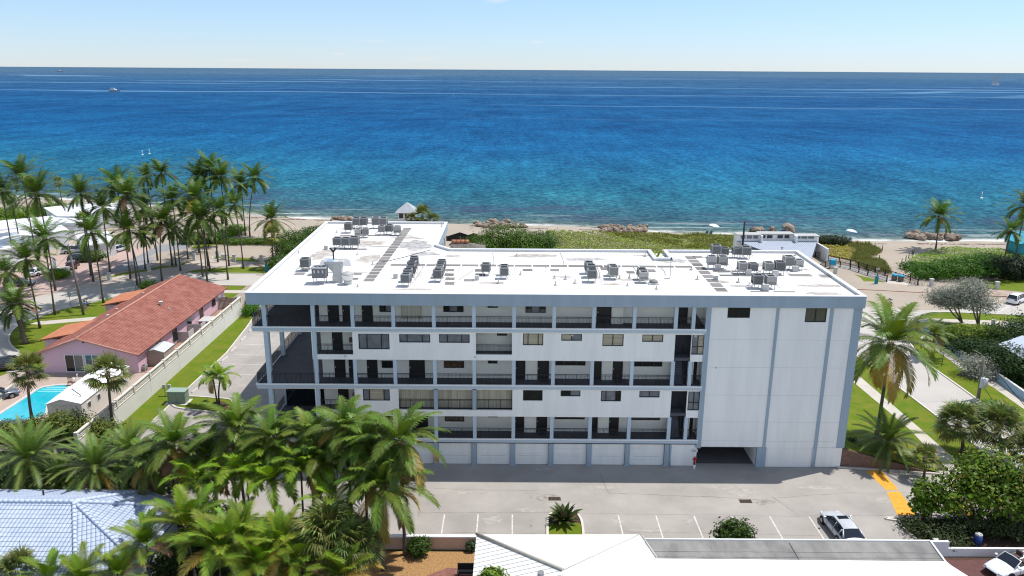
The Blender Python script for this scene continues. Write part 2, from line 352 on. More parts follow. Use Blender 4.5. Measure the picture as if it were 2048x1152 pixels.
cols = [-60000, -9000, -2500, -900, -420] + [-300+8*i for i in range(76)] + [420, 900, 2500, 9000, 60000]
for x in cols:
    xx = max(-120, min(160, x)); s0 = shore(xx) + (-.09*(min(x, 500)-160) if x > 160 else (-.25*(max(x, -500)+120) if x < -120 else 0))
    for d in dd:
        b.v.append((x, s0+d, -.30)); fa.append(max(0, min(1, math.log1p(max(0, d)/12)/math.log1p(6000/12)))); fb.append(max(0, min(1, (d+2)/100)))
n = len(dd)
for i in range(len(cols)-1):
    for j in range(n-1): q = i*n+j; b.f.append((q, q+n, q+n+1, q+1))
o = b.build('sea', SEA); o['kind'] = 'structure'
a1 = o.data.attributes.new('dist', 'FLOAT', 'POINT'); a1.data.foreach_set('value', fa)
a2 = o.data.attributes.new('dm', 'FLOAT', 'POINT'); a2.data.foreach_set('value', fb)
# roads
sheet('road', smooth_px([(1650, 579), (1721, 579), (1856, 586), (2048, 595)], 3) + [(2400, 612), (2400, 660), (2060, 630)] + smooth_px([(1893, 624), (1850, 628), (1818, 645), (1808, 668), (1827, 696), (1855, 727), (1899, 759), (1949, 795), (2048, 868)], 3)
      + [(2300, 1050), (2300, 1160), (2000, 930), (1877, 837), (1827, 799), (1771, 756), (1723, 720), (1650, 665)] + [(1400, 640), (700, 600), (650, 572), (493, 571), (420, 570), (350, 572), (287, 577), (240, 590), (175, 606), (120, 619), (82, 632), (45, 645), (25, 660), (17, 675), (22, 692), (38, 704), (60, 730), (0, 760), (-200, 760), (-200, 650), (0, 617), (50, 602), (125, 585), (220, 568), (240, 565), (307, 557), (365, 548), (396, 546), (527, 546), (650, 547), (1400, 570)], .024, ROAD)
sheet('paver_drive', [(-150, 640), (0, 612), (60, 596), (125, 581), (197, 556), (256, 524), (318, 491), (345, 470), (300, 462), (180, 480), (0, 560), (-150, 590)], .028, PINKP)
sheet('sidewalk', [(0, 612), (60, 597), (125, 580), (200, 560), (240, 552), (327, 537), (362, 533), (390, 521), (409, 512), (430, 500), (448, 489), (456, 489), (446, 500), (430, 508), (424, 514), (430, 520), (459, 523), (529, 526), (560, 527), (560, 537), (474, 536), (396, 541), (370, 546), (307, 557), (240, 565), (220, 568), (125, 585), (50, 602), (0, 617)], .034, mat('pinkish_walk', (.45, .385, .34), .85, .2, var=.08, vscale=.5))
sheet('asphalt_drive', [(197, 552), (256, 522), (318, 491), (330, 480), (371, 482), (378, 495), (380, 502), (327, 531), (295, 538), (240, 543)], .038, ASPH)
sheet('lawn', [(197, 560), (250, 545), (295, 539), (327, 531), (377, 504), (387, 492), (400, 486), (430, 484), (443, 488), (409, 511), (385, 521), (362, 532), (330, 536), (256, 549)], .042, GRASSY)
sheet('lawn', smooth_px([(426, 514), (424, 508), (440, 498), (465, 491), (510, 490), (560, 492), (600, 500), (600, 520), (529, 524), (459, 521)], 4, True), .042, GRASS)
sheet('lawn', [(370, 545), (396, 539), (440, 536), (474, 534), (560, 536), (560, 547), (396, 546)], .046, GRASSY)
sheet('lawn', smooth_px([(82, 634), (120, 621), (175, 608), (241, 593), (300, 590), (240, 640), (140, 712), (100, 740), (60, 735), (38, 702), (22, 690), (19, 675), (27, 661), (46, 647)], 3, True), .03, GRASS)
sheet('garden_path', [(58, 648), (80, 643), (190, 634), (240, 636), (195, 640), (82, 650)], .036, WALK)
sheet('lawn', [(0, 738), (14, 740), (12, 748), (0, 753), (-60, 765), (-60, 745)], .036, GRASS)
sheet('lawn', [(400, 571), (493, 572), (483, 580), (440, 580), (400, 580)], .03, GRASS)
sheet('sidewalk', [(440, 581), (520, 581), (520, 586), (440, 586)], .034, WALK)
sheet('lawn', [(400, 586), (478, 587), (460, 600), (400, 600)], .03, GRASS)
sheet('driveway', [(493, 572), (540, 572), (540, 605), (455, 605), (478, 587)], .026, mat('brown_paver', (.33, .27, .235), .85, .2, var=.15, vscale=.6))
# car park
sheet('car_park', [(-38.8, 56.9), (-38.8, 69), (-39.2, 84), (-38.8, 98), (-39.6, 115), (-24, 119), (-24, 86), (33, 86), (33, 67.9), (46, 67.2), (80, 64), (80, 55), (60, 58), (34, 59), (33.0, 58.3), (33.6, 55.4), (-38, 55.4)], .02, CONC, True)
sheet('lawn', [(-42, 70), (-39.2, 70), (-38.9, 84), (-38.5, 98), (-39.3, 108), (-40, 114.5), (-42, 114.5)], .03, GRASS, True)
b = MB(); strip(b, [(-39.0, 70), (-38.75, 84), (-38.35, 98), (-39.1, 108), (-39.8, 114.5)], .18, .0, .12); tag(b.build('kerb', CURB), kind='structure')
b = MB()
for x in (-18.2, -15.1, -12, -8.9, -5.7, -2.8, .15, 9.3, 12.54, 15.83, 19.05, 22.36, 25.75, 29.27): strip(b, [(x, 59.3), (x, 55.9)], .11, .026, .026)
for y in (106, 101.8, 97.8, 94.4, 91, 87.6): strip(b, [(-37.2, y), (-32.2, y-.25)], .10, .026, .026)
tag(b.build('parking_lines', WPAINT), kind='structure')
sheet('speed_hump_paint', [(34.15, 67.3), (35.7, 67.55), (35.65, 63.9), (34.5, 63.7)], .028, YPAINT, True)
sheet('speed_hump_paint', [(34.35, 63.4), (35.6, 63.6), (35.3, 59.6), (33.5, 59.5)], .028, YPAINT, True)
sheet('speed_hump_paint', [(1905, 1000), (1925, 1003), (1955, 1032), (1930, 1032)], .028, YPAINT)
# seams and cracks in the concrete
SEAM = mat('seam', (.20, .18, .165), .9, .1, var=.3, vscale=1)
b = MB(); rr = random.Random(3)
def crack(pts, w=.05):
    P = []
    for i in range(len(pts)-1):
        p, q = pts[i], pts[i+1]; k = max(2, int(math.dist(p, q)/.8))
        for j in range(k): t = j/k; P.append((p[0]+(q[0]-p[0])*t+rr.uniform(-.04, .04), p[1]+(q[1]-p[1])*t+rr.uniform(-.05, .05)))
    P.append(pts[-1])
    for i in range(len(P)-1): strip(b, [P[i], P[i+1]], w*rr.uniform(.3, 1.2), .0245, .0245)
crack([(-7, 63.6), (0, 63.2), (4, 63.5)], .03); crack([(8.5, 66.5), (8.9, 62.9)], .04); crack([(8.9, 62.9), (13, 62.7), (18, 62.4), (23, 61.9)], .06)
crack([(23.6, 62.5), (25, 59.3)], .05); crack([(-12, 59.4), (2, 59.7), (10, 59.5), (25, 59.35), (33, 59.5)], .035); crack([(24, 62.3), (30, 63.2), (40, 63.4)], .04)
crack([(-5, 56.6), (1, 56.5), (10, 56.8), (20, 56.6), (26, 56.4)], .03); crack([(-36, 80), (-30, 84), (-27, 84)], .03); crack([(-34, 108), (-34.5, 92), (-34, 84)], .03)
tag(b.build('pavement_cracks', SEAM), kind='structure')
OIL = mat('pavement_oil', (.30, .275, .25), .8, .2, col2=(.40, .37, .335), vscale=1.6, detail=9); OIL2 = mat('pavement_dark', (.20, .18, .16), .8, .2, col2=(.37, .34, .31), vscale=2.2, detail=9)
for i, (px_, py_, a_, c_, m_) in enumerate([(1100, 996, 1.5, .5, OIL2), (1130, 1010, 2.6, .35, OIL), (1060, 1020, 1.6, .4, OIL), (1490, 985, 1.3, .6, OIL), (1530, 1004, .9, .5, OIL2), (985, 1040, .8, .6, OIL), (1062, 1052, .35, .25, OIL2), (1235, 1040, .5, .8, OIL), (1375, 1042, .5, .3, OIL), (1430, 975, 2.4, .3, OIL), (1190, 975, 2.0, .25, OIL), (1650, 975, 2.2, .3, OIL), (930, 985, 2.2, .25, OIL), (1300, 1060, 1.8, .3, OIL), (1770, 1000, 1.2, .5, OIL), (455, 745, .9, .5, OIL), (480, 705, .6, .7, OIL), (470, 770, .5, .3, OIL2), (1090, 938, 1.2, .3, OIL), (1350, 940, 1.5, .3, OIL)]):
    x, y = G(px_, py_); P_ = []
    for k in range(26): an = 2*math.pi*k/26; q_ = 1+.6*noise.noise(Vector((math.cos(an)*1.7+i*3, math.sin(an)*1.7, 0)))+rr.uniform(-.15, .15); P_.append((x+a_*q_*math.cos(an), y+c_*q_*math.sin(an), .0215+.0001*i))
    q_ = MB(); q_.face(P_); tag(q_.build('pavement_stain', m_), kind='structure')
# drains are set into the paving (parts of nothing, small things of their own)
for i, (px, py, lab) in enumerate([(1109, 998, 'dark rectangular drain grate in the car park behind the planting island'), (1491, 1003, 'rusty drain grate in the car park right of centre'), ]):
    x, y = G(px, py); t = thing('drain_grate', lab, 'drain', (x, y, .02), 'drain grates in the car park')
    MB().box(-.55, -.3, .002, .55, .3, .012).build('grate_frame', mat('rust', (.12, .085, .06), .9, .1, var=.4, vscale=5), t)
    q = MB(); [q.box(-.48+.12*k, -.24, .012, -.42+.12*k, .24, .022) for k in range(9)]; q.build('grate_bars', FRAME, t)
# planting island in the front bays, its kerb and soil
isl = smooth_px([(1095, 1072), (1095, 1050), (1097, 1035), (1107, 1026), (1130, 1024), (1151, 1027), (1161, 1038), (1165, 1052), (1167, 1072)], 3)
sheet('planting_bed', isl, .06, MULCH); sheet('lawn', [(1097, 1048), (1120, 1046), (1140, 1044), (1163, 1049), (1166, 1072), (1096, 1072)], .07, GRASS)
b = MB(); strip(b, [G(*q) for q in isl], .2, 0, .15); tag(b.build('kerb', CURB), kind='structure')
isl = smooth_px([(352, 816), (460, 828), (467, 820), (463, 802), (430, 797), (376, 794), (350, 798)], 3, True)
sheet('lawn', isl, .07, GRASS); b = MB(); strip(b, [G(*q) for q in isl+isl[:1]], .2, 0, .15); tag(b.build('kerb', CURB), kind='structure')
sheet('planting_bed', smooth_px([(425, 815), (428, 806), (445, 804), (458, 812), (452, 822), (438, 822)], 3, True), .08, MULCH)
# right hand street side
sheet('lawn', [(1650, 690), (1723, 720), (1771, 756), (1827, 799), (1877, 837), (1990, 922), (1960, 944), (1925, 944), (1800, 900), (1700, 860), (1640, 760)], .03, GRASS)
sheet('sidewalk', [(1690, 728), (1704, 740), (1843, 860), (1909, 918), (1928, 940), (1897, 942), (1820, 860), (1704, 762), (1690, 750)], .036, WALK)
sheet('sidewalk', [(1840, 676), (1857, 691), (1892, 715), (1917, 734), (1989, 777), (2048, 819), (2150, 890), (2150, 860), (2048, 800), (2003, 767), (1921, 715), (1892, 699), (1850, 668)], .036, WALK)
sheet('lawn', [(1812, 655), (1830, 696), (1855, 726), (1899, 758), (1949, 794), (2048, 867), (2200, 980), (2200, 925), (2048, 819), (1989, 777), (1917, 734), (1892, 715), (1857, 691), (1840, 676), (1830, 650)], .03, GRASS)
sheet('lawn', [(1850, 628), (1893, 625), (2060, 631), (2060, 645), (2003, 642), (1855, 637), (1835, 640)], .03, GRASS)
sheet('sidewalk', [(1835, 640), (1855, 637), (2003, 642), (2060, 650), (2060, 662), (1990, 652), (1873, 644), (1845, 648)], .036, WALK)
sheet('lawn', [(1845, 648), (1873, 645), (1990, 653), (2060, 664), (2060, 720), (1950, 700), (1870, 690), (1850, 668), (1835, 655)], .03, GRASS)
sheet('paver_walk', [(1600, 556), (1701, 567), (1768, 568), (1776, 560), (1843, 574), (1968, 577), (2060, 588), (2200, 600), (2200, 604), (2060, 596), (1856, 586), (1721, 579), (1600, 575)], .03, PAVER)
sheet('paver_walk', [(500, 505), (560, 503), (640, 500), (640, 520), (560, 525), (529, 525)], .05, ASPH)
sheet('lawn', smooth_px([(1926, 560), (1960, 555), (2048, 560), (2100, 565), (2100, 590), (2048, 584), (1968, 577), (1920, 571)], 3, True), .034, GRASSY)
sheet('lawn', smooth_px([(1660, 538), (1698, 566), (1752, 568), (1771, 566), (1735, 555), (1690, 545)], 3, True), .034, GRASSY)
sheet('concrete_apron', [(1773, 566), (1778, 557), (1800, 562), (1850, 576), (1768, 568)], .036, WALK)
b = MB(); strip(b, [G(*q) for q in [(1650, 580), (1721, 580), (1856, 587), (2048, 596), (2200, 603)]], .2, 0, .14); tag(b.build('kerb', mat('red_kerb', (.30, .12, .08), .8, .2, var=.3, vscale=2)), kind='structure')
for pl in ([(1723, 719), (1771, 755), (1827, 798), (1877, 836), (1985, 918)], [(1808, 668), (1827, 697), (1855, 728), (1899, 760), (1949, 796), (2048, 869), (2200, 980)], [(2100, 634), (1893, 625), (1850, 629), (1818, 646), (1808, 668)],
           [(493, 572), (420, 571)], [(240, 591), (175, 607), (120, 620), (82, 633), (45, 646), (25, 661), (18, 675), (22, 691), (38, 704)], [(537, 548), (396, 547), (365, 549), (307, 558), (240, 566)], [(424, 514), (430, 521), (459, 523), (529, 526)]):
    b = MB(); strip(b, [G(*q) for q in smooth_px(pl, 3)], .22, 0, .13); tag(b.build('kerb', CURB), kind='structure')
sheet('lawn', [(33.2, 76), (45, 76), (50, 96), (44, 118), (33.2, 118)], .022, GRASS, True)
# lane and bay lines of the seaside road
b = MB()
for p, q in [((1500, 584), (1770, 592)), ((1738, 600), (1800, 583)), ((1800, 600), (1845, 588)), ((2005, 597), (1950, 625)), ((1985, 590), (1915, 616)), ((1730, 629), (1745, 646)), ((1745, 628), (1763, 644)), ((1760, 628), (1779, 643)),
             ((1728, 648), (1800, 660)), ((420, 562), (530, 563)), ((2040, 600), (1990, 628))]: strip(b, [G(*p), G(*q)], .14, .029, .029)
tag(b.build('road_lines', WPAINT), kind='structure')
# lawn banked up behind the brick retaining wall
b = MB(); W0, W1 = (31.9, 68.25), (41.0, 66.9)
nx, ny = 14, 8
for i in range(nx+1):
    for j in range(ny+1):
        t, s_ = i/nx, j/ny; x = W0[0]+(W1[0]-W0[0])*t+.3*s_; y = (W0[1]+(W1[1]-W0[1])*t)+(16-6*t)*s_
        b.v.append((x, y, .04+max(0, (1.85*(1-t)**1.1+.15)*(1-s_)**.8+.04*rr.uniform(-1, 1)*(0 < s_ < 1))))
for i in range(nx):
    for j in range(ny): q = i*(ny+1)+j; b.f.append((q, q+ny+1, q+ny+2, q+1))
tag(b.build('banked_lawn', GRASS, smooth=True), kind='structure')
# front garden of the near house
sheet('gravel_yard', [(-12, 44), (-12, 53.9), (-2.3, 53.9), (-2.3, 40)], .024, GRAVEL, True)
sheet('paver_yard', [(-6.6, 38), (-6.6, 50.6), (-4.9, 51.8), (-2.3, 51.8), (-2.3, 38)], .03, REDP, True)
sheet('garage_floor_shade', [(18.1, 68.6), (24.2, 68.6), (24.2, 85.5), (18.1, 85.5)], .03, mat('garage_shade_dark', (.11, .11, .115), .8, .2, var=.2, vscale=.5), True)  # dark sheet over the floor, interior shade put into its colour
sheet('planting_bed', [(33.6, 55.6), (33.1, 58.4), (34, 59.1), (60, 58.1), (80, 55), (80, 53.3), (30.8, 53.3), (30.8, 55.4)], .024, MULCH, True)
b = MB(); strip(b, smooth_px([(33.8, 54.2), (33.1, 57.2), (33.3, 58.5), (34.3, 59.1), (60, 58.0)], 4), .2, 0, .14); tag(b.build('kerb', CURB), kind='structure')
sheet('red_drive', [(30.5, 30), (30.5, 53.28), (60, 53.28), (60, 30)], .028, mat('dark_red_paver', (.13, .06, .055), .8, .2, var=.2, vscale=2), True)
sheet('garden_soil', [(-60, 30), (-60, 69.5), (-39.4, 69.5), (-38.9, 55), (-12.2, 54.8), (-12.2, 30)], .016, mat('garden_earth', (.06, .055, .03), .95, .1, var=.4, vscale=.8), True)
sheet('pool_terrace', [(-70, 70.2), (-42.4, 70.2), (-42.4, 91), (-70, 91)], .03, mat('terrace_paver', (.42, .33, .28), .85, .2, var=.12, vscale=.8), True)
sheet('side_terrace', [(-46.5, 91), (-42.4, 91), (-42.4, 121), (-46.5, 121)], .03, mat('terrace_brown', (.34, .20, .155), .85, .2, var=.2, vscale=.8), True)
# ================================================================ THE APARTMENT BUILDING
APT = thing('apartment_building', 'long white and blue apartment block with railed open galleries and white flat roof', 'apartment building', (4, 77, 0), world=True)
XL, XR, YF, YB = -23.9, 31.95, 68.0, 86.0
def crA(x, y): return (480+x/3.6, 580+y/3.6)
def crB(x, y): return (840+x/3.6, 580+y/3.6)
def crC(x, y): return (1180+x/3.6, 580+y/3.6)
def rect(fn, x0, y0, x1, y1, Y):
    a = V(*fn(x0, y0), Y); c = V(*fn(x1, y1), Y); return (a[0], c[1], c[0], a[1])      # x0 z0 x1 z1
def part(name, mb, m, parent=APT, bevel=0): return mb.build(name, m, parent, bevel=bevel)
def wall_holes(mb, x0, x1, z0, z1, y0, y1, holes):
    X = sorted({x0, x1, *[min(max(h[0], x0), x1) for h in holes], *[min(max(h[2], x0), x1) for h in holes]})
    Z = sorted({z0, z1, *[min(max(h[1], z0), z1) for h in holes], *[min(max(h[3], z0), z1) for h in holes]})
    def solid(i, j):
        if i < 0 or j < 0 or i >= len(X)-1 or j >= len(Z)-1: return False
        cx_, cz_ = (X[i]+X[i+1])/2, (Z[j]+Z[j+1])/2
        return not any(h[0] < cx_ < h[2] and h[1] < cz_ < h[3] for h in holes)
    for i in range(len(X)-1):
        for j in range(len(Z)-1):
            if not solid(i, j): continue
            a, c, e, g = X[i], X[i+1], Z[j], Z[j+1]
            mb.face([(a, y0, e), (c, y0, e), (c, y0, g), (a, y0, g)]); mb.face([(c, y1, e), (a, y1, e), (a, y1, g), (c, y1, g)])
            if not solid(i-1, j): mb.face([(a, y1, e), (a, y0, e), (a, y0, g), (a, y1, g)])
            if not solid(i+1, j): mb.face([(c, y0, e), (c, y1, e), (c, y1, g), (c, y0, g)])
            if not solid(i, j-1): mb.face([(a, y0, e), (a, y1, e), (c, y1, e), (c, y0, e)])
            if not solid(i, j+1): mb.face([(a, y0, g), (c, y0, g), (c, y1, g), (a, y1, g)])
def window(r_, y, cols=(.5,), mid=None, glass=GLASS, fr=FRAME, parent=APT, name='window', pane2=None, fw=.07):
    """frame with mullions set at plane y, panes behind it"""
    x0, z0, x1, z1 = r_; f = MB(); d0, d1 = y-.05, y+.05
    f.box(x0, d0, z0, x1, d1, z0+fw); f.box(x0, d0, z1-fw, x1, d1, z1); f.box(x0, d0, z0+fw, x0+fw, d1, z1-fw); f.box(x1-fw, d0, z0+fw, x1, d1, z1-fw)
    for c in cols: cx_ = x0+(x1-x0)*c; f.box(cx_-.03, d0+.004, z0+fw, cx_+.03, d1-.004, z1-fw)
    if mid: cz_ = z0+(z1-z0)*mid; f.box(x0+fw, d0+.008, cz_-.03, x1-fw, d1-.008, cz_+.03)
    w_ = part(name, f, fr, parent)
    e = [0]+list(cols)+[1]
    for i in range(len(e)-1):
        g = MB(); g.box(x0+(x1-x0)*e[i]+.04, y+.004, z0+.04, x0+(x1-x0)*e[i+1]-.04, y+.024, z1-.04)
        mm = glass if not isinstance(glass, list) else glass[i % len(glass)]
        o = g.build('pane', mm, w_)
    return w_
def railing(x0, x1, z, y=YF+.02, h=1.07, parent=APT):
    r_ = MB(); r_.box(x0, y, z+h-.05, x1, y+.05, z+h); r_.box(x0, y+.01, z+h-.16, x1, y+.04, z+h-.13); r_.box(x0, y+.01, z+.08, x1, y+.04, z+.11)
    n = max(2, round((x1-x0)/.125))
    for i in range(n+1):
        x = x0+(x1-x0)*i/n; k = i % max(1, n//3) == 0
        r_.box(x-(.022 if k else .008), y+.012, z+(0 if k else .11), x+(.022 if k else .008), y+.038, z+h-(.05 if k else .13))
    return part('railing', r_, RAIL, parent)
def railing_y(x, y0, y1, z, h=1.07):
    r_ = MB(); r_.box(x, y0, z+h-.05, x+.05, y1, z+h); r_.box(x+.01, y0, z+h-.16, x+.04, y1, z+h-.13); r_.box(x+.01, y0, z+.08, x+.04, y1, z+.11)
    n = max(2, round((y1-y0)/.13))
    for i in range(n+1):
        y = y0+(y1-y0)*i/n; k = i % 10 == 0; q = .022 if k else .008
        r_.box(x+.012, y-q, z+(0 if k else .11), x+.038, y+q, z+h-.13)
    return part('railing', r_, RAIL)
FL = {1: 2.88, 2: 5.6, 3: 8.42, 4: 11.2, 5: 14.08}
CXS = [-18.28, -14.64, -10.9, -7.17, -3.48, .21, 3.89, 7.54, 11.27, 15.09, 16.71]
GX0, GX1, YW = -18.1, 17.95, 69.65
# bodies behind the gallery
b = MB(); b.box(GX0, YW, 2.6, GX1, YB, 17.0); part('wall', b, WALLIN)
b = MB(); b.box(XL+5.85, YB, .02, -9.2, 101.8, 17.0); b.box(GX0, YW+.02, .02, GX1, YB-.02, 2.58); part('wall', b, WHITE)
# slabs: dark walking surface, white nose, blue band below
for k in (1, 3, 5):
    z = FL[k]; b = MB(); b.box(GX0, YF+.03, z-.28, GX1, YW, z-.012); b.box(XL+.05, YF+.03, z-.28, GX0, 101.6, z-.012); part('gallery_floor', b, DARKF)
    b = MB(); b.box(XL-.12, YF-.14, z-.10, GX1, YF+.03, z); b.box(XL-.12, YF+.03, z-.10, XL+.05, 101.6, z); part('slab_edge', b, WHITE)
    b = MB(); b.box(XL-.08, YF-.10, z-.40, GX1, YF+.03, z-.10); b.box(XL-.08, YF+.03, z-.40, XL+.05, 101.6, z-.10); part('blue_band', b, BLUEL)
    b = MB(); b.box(XL-.02, YF-.02, z-.52, GX1, YF+.03, z-.40); b.box(XL+.05, YF+.03, z-.36, GX0, 101.6, z-.28); b.box(GX0, YF+.03, z-.36, GX1, YW, z-.28); part('soffit', b, WALLIN)
for k in (2, 4):
    z = FL[k]; b = MB(); b.box(-18.55, YF+.03, z-.28, GX1, YW, z); part('gallery_floor', b, DARKF)
# white front walls of the second and fourth floors
h4 = [rect(crA, 548, 305, 812, 465, YF)[:0] or (-18.3, 11.35, V(*crA(812, 400), YF)[0], 13.68), rect(crB, 402, 310, 662, 467, YF), rect(crC, 616, 323, 717, 560, YF)]
w4 = [(rect(crA, 850, 315, 1078, 428, YF), (.27, .74), None, BLINDG), (rect(crA, 1145, 318, 1370, 380, YF), (.25, .74), None, BLINDG), (rect(crB, 137, 318, 358, 382, YF), (.27, .74), None, BLINDG),
      (rect(crB, 742, 313, 887, 399, YF), (.25, .75), None, BLINDH), (rect(crB, 1018, 316, 1166, 367, YF), (.5,), None, [BLINDH, BLINDG]), (rect(crC, 92, 318, 240, 405, YF), (.5,), None, BLINDH),
      (rect(crC, 378, 321, 526, 375, YF), (.5,), None, BLINDH), (rect(crC, 738, 325, 817, 467, YF), (.5,), .4, [BLINDG, BLINDH])]
h2 = [(-18.3, 5.75, V(*crA(828, 800), YF)[0], 8.02), (*rect(crA, 1140, 712, 1142, 862, YF)[:2], V(*crB(665, 800), YF)[0], 8.02), (*rect(crC, 588, 728, 686, 960, YF),)]
w2 = [(rect(crA, 883, 713, 1080, 798, YF), (.24, .78), None, [BLINDG, BLINDH, BLINDG]), (rect(crB, 742, 716, 882, 798, YF), (.52,), None, GLASS), (rect(crB, 1013, 717, 1155, 767, YF), (.5,), None, [GLASS, BLINDG]),
      (rect(crC, 80, 721, 222, 803, YF), (.26, .74), None, [BLINDG, BLINDG, GLASS]), (rect(crC, 357, 725, 500, 775, YF), (.5,), None, BLINDG), (rect(crC, 710, 731, 785, 868, YF), (.5,), .4, BLINDG)]
def clean(r_, lo, hi): x0, z0, x1, z1 = r_; return (x0, max(z0, lo), x1, min(z1, hi))
h4 = [clean(r_, 10.85, 13.68) for r_ in h4]; h2 = [clean(r_, 5.15, 8.02) for r_ in h2]
h4[2] = (h4[2][0], 10.8, h4[2][2], 13.5); h2[2] = (h2[2][0], 5.1, h2[2][2], 7.9)
for z0, z1, hs, ws in ((10.86, 13.67, h4, w4), (5.16, 8.01, h2, w2)):
    b = MB(); wall_holes(b, -18.55, GX1, z0, z1, YF, YF+.22, hs+[clean(q[0], z0+.3, z1-.1) for q in ws]); part('wall', b, WHITE)
    for r_, c_, m_, g_ in ws: window(clean(r_, z0+.3, z1-.1), YF+.12, c_, m_, g_)
    for r_ in hs[:2]:
        z = FL[4 if z0 > 9 else 2]
        if r_[2]-r_[0] < 6: railing(r_[0], r_[2], z+.12 if r_[0] > -18 else z+.1, YF+.06)
# curtained balconies of the second floor
x0, x1 = h2[1][0], h2[1][2]
for i, (a, c) in enumerate([(x0, V(*crB(101, 800), YF)[0]), (V(*crB(128, 800), YF)[0], V(*crB(379, 800), YF)[0]), (V(*crB(406, 800), YF)[0], x1)]):
    railing(a, c, h2[1][1]+.02, YF+.06)
    b = MB(); n = 60; y0 = YF+.55
    for k in range(n):
        xa, xb = a+(c-a)*k/n, a+(c-a)*(k+1)/n; d0, d1 = (.05 if k % 2 else 0), (0 if k % 2 else .05); b.face([(xa, y0+d0, h2[1][1]), (xb, y0+d1, h2[1][1]), (xb, y0+d1, 8.0), (xa, y0+d0, 8.0)])
    part('balcony_curtain', b, BLIND)
    if i: part('column', MB().box(a-.37, YF-.02, h2[1][1], a, YF+.3, 8.01), BLUE)
# blue columns
for k, zt in ((1, 5.16), (3, 10.86), (5, 16.3)):
    for x in CXS:
        if k == 5 and x == 16.71: pass
        part('column', MB().box(x-.17, YF-.03, FL[k], x+.17, YF+.32, zt), BLUEL)
for k, zt in ((1, 8.0), (3, 13.68), (5, 16.3)):
    for x, y in ((-22.75, YF-.03), (-23.62, 70.9), (-23.62, 75.4), (-23.62, 82), (-23.62, 89)): part('column', MB().box(x-.19, y, FL[k], x+.19, y+.36, zt), BLUEL)
    if k != 5: part('column', MB().box(CXS[0]-.17, YF-.033, 5.3 if k == 1 else 10.9, CXS[0]+.17, YF+.3, zt), BLUEL)
    for i in range(len(CXS)-1): railing(CXS[i]+.17, CXS[i+1]-.17, FL[k])
    railing(CXS[-1]+.17, GX1-.15, FL[k]); railing(-22.56, CXS[0]-.17, FL[k]); railing(XL+.02, -22.94, FL[k]); railing_y(XL, YF+.05, 101, FL[k])
# doors, windows on the gallery wall
def gdoor(fn, xa, xb, k, h=2.15, y=YW):
    x0 = V(*fn(xa, 200), y)[0]; x1 = V(*fn(xb, 200), y)[0]; z = FL[k]
    d = part('door', MB().box(x0, y-.05, z, x1, y-.004, z+h), DOOR_SHADE)
    if x1-x0 > .7 and x1-x0 < 1.6: MB().box(x0+.08, y-.09, z+1.0, x0+.14, y-.05, z+1.12).build('handle', CSILV, d)
    return d
for fn, a, c, k in [(crA, 635, 715, 5), (crA, 740, 795, 5), (crA, 880, 958, 5), (crA, 660, 740, 3), (crA, 765, 820, 3), (crA, 898, 975, 3), (crA, 675, 752, 2), (crA, 655, 730, 4), (crB, 685, 757, 1), (crC, 18, 82, 1), (crA, 668, 740, 1), (crA, 920, 995, 1)]: gdoor(fn, a, c, k)
for fn, a, c, k in [(crC, 47, 150, 5), (crA, 1208, 1322, 3), (crB, 686, 762, 3), (crB, 852, 936, 3), (crC, 28, 95, 3), (crC, 177, 253, 3), (crA, 1215, 1335, 1), (crB, 850, 930, 1), (crC, 167, 242, 1)]: gdoor(fn, a, c, k, 2.3)  # dark panels; recessed entries get their shade as flat dark colour
for fn, r4, k in [(crA, (1003, 100, 1092, 157), 5), (crB, (168, 101, 313, 158), 5), (crB, (487, 101, 560, 127), 5), (crB, (760, 104, 905, 163), 5), (crA, (1020, 510, 1108, 560), 3), (crB, (173, 512, 317, 560), 3), (crB, (490, 512, 558, 528), 3),
                  (crB, (975, 518, 1190, 542), 3), (crC, (317, 525, 518, 550), 3), (crB, (180, 908, 318, 945), 1), (crB, (492, 907, 560, 915), 1), (crB, (973, 911, 1185, 930), 1), (crC, (298, 921, 502, 936), 1), (crB, (555, 310, 625, 328), 4), (crA, (1035, 908, 1118, 945), 1)]:
    r_ = rect(fn, *r4, YW-.05); zt = {5: 16.26, 4: 13.45, 3: 10.8, 1: 5.1}[k]; hh = max(.45, (r_[3]-r_[1])); window((r_[0], r_[1], r_[2], max(r_[3], r_[1]+.5)), YW-.06, (.3, .7) if (r_[2]-r_[0]) > 1.7 else (.5,), None, [GLASS, BLINDG if k == 5 else GLASS, GLASS])
x0 = V(*crA(1157, 100), YW)[0]; x1 = V(*crA(1310, 100), YW)[0]
part('sliding_door', MB().box(x0, YW-.05, FL[5]+.25, x1, YW-.004, 16.28), BLIND)
# recess side walls that read as lit returns beside the entrances
for fn, a, c, k in [(crB, 763, 850, 3), (crC, 97, 175, 3), (crB, 760, 846, 1), (crC, 84, 165, 1), (crC, 152, 235, 5)]:
    x0 = V(*fn(a, 200), YW)[0]; x1 = V(*fn(c, 200), YW)[0]; part('entrance_return', MB().box(x0, YW-.35, FL[k]+.002, x1, YW-.002, {1: 5.1, 3: 10.8, 5: 16.28}[k]), WALLIN)
    part('door_mat', MB().box(x1+.1, YW-1.0, FL[k]-.011, x1+1.0, YW-.45, FL[k]+.004), mat('mat', (.05, .05, .05), .9))
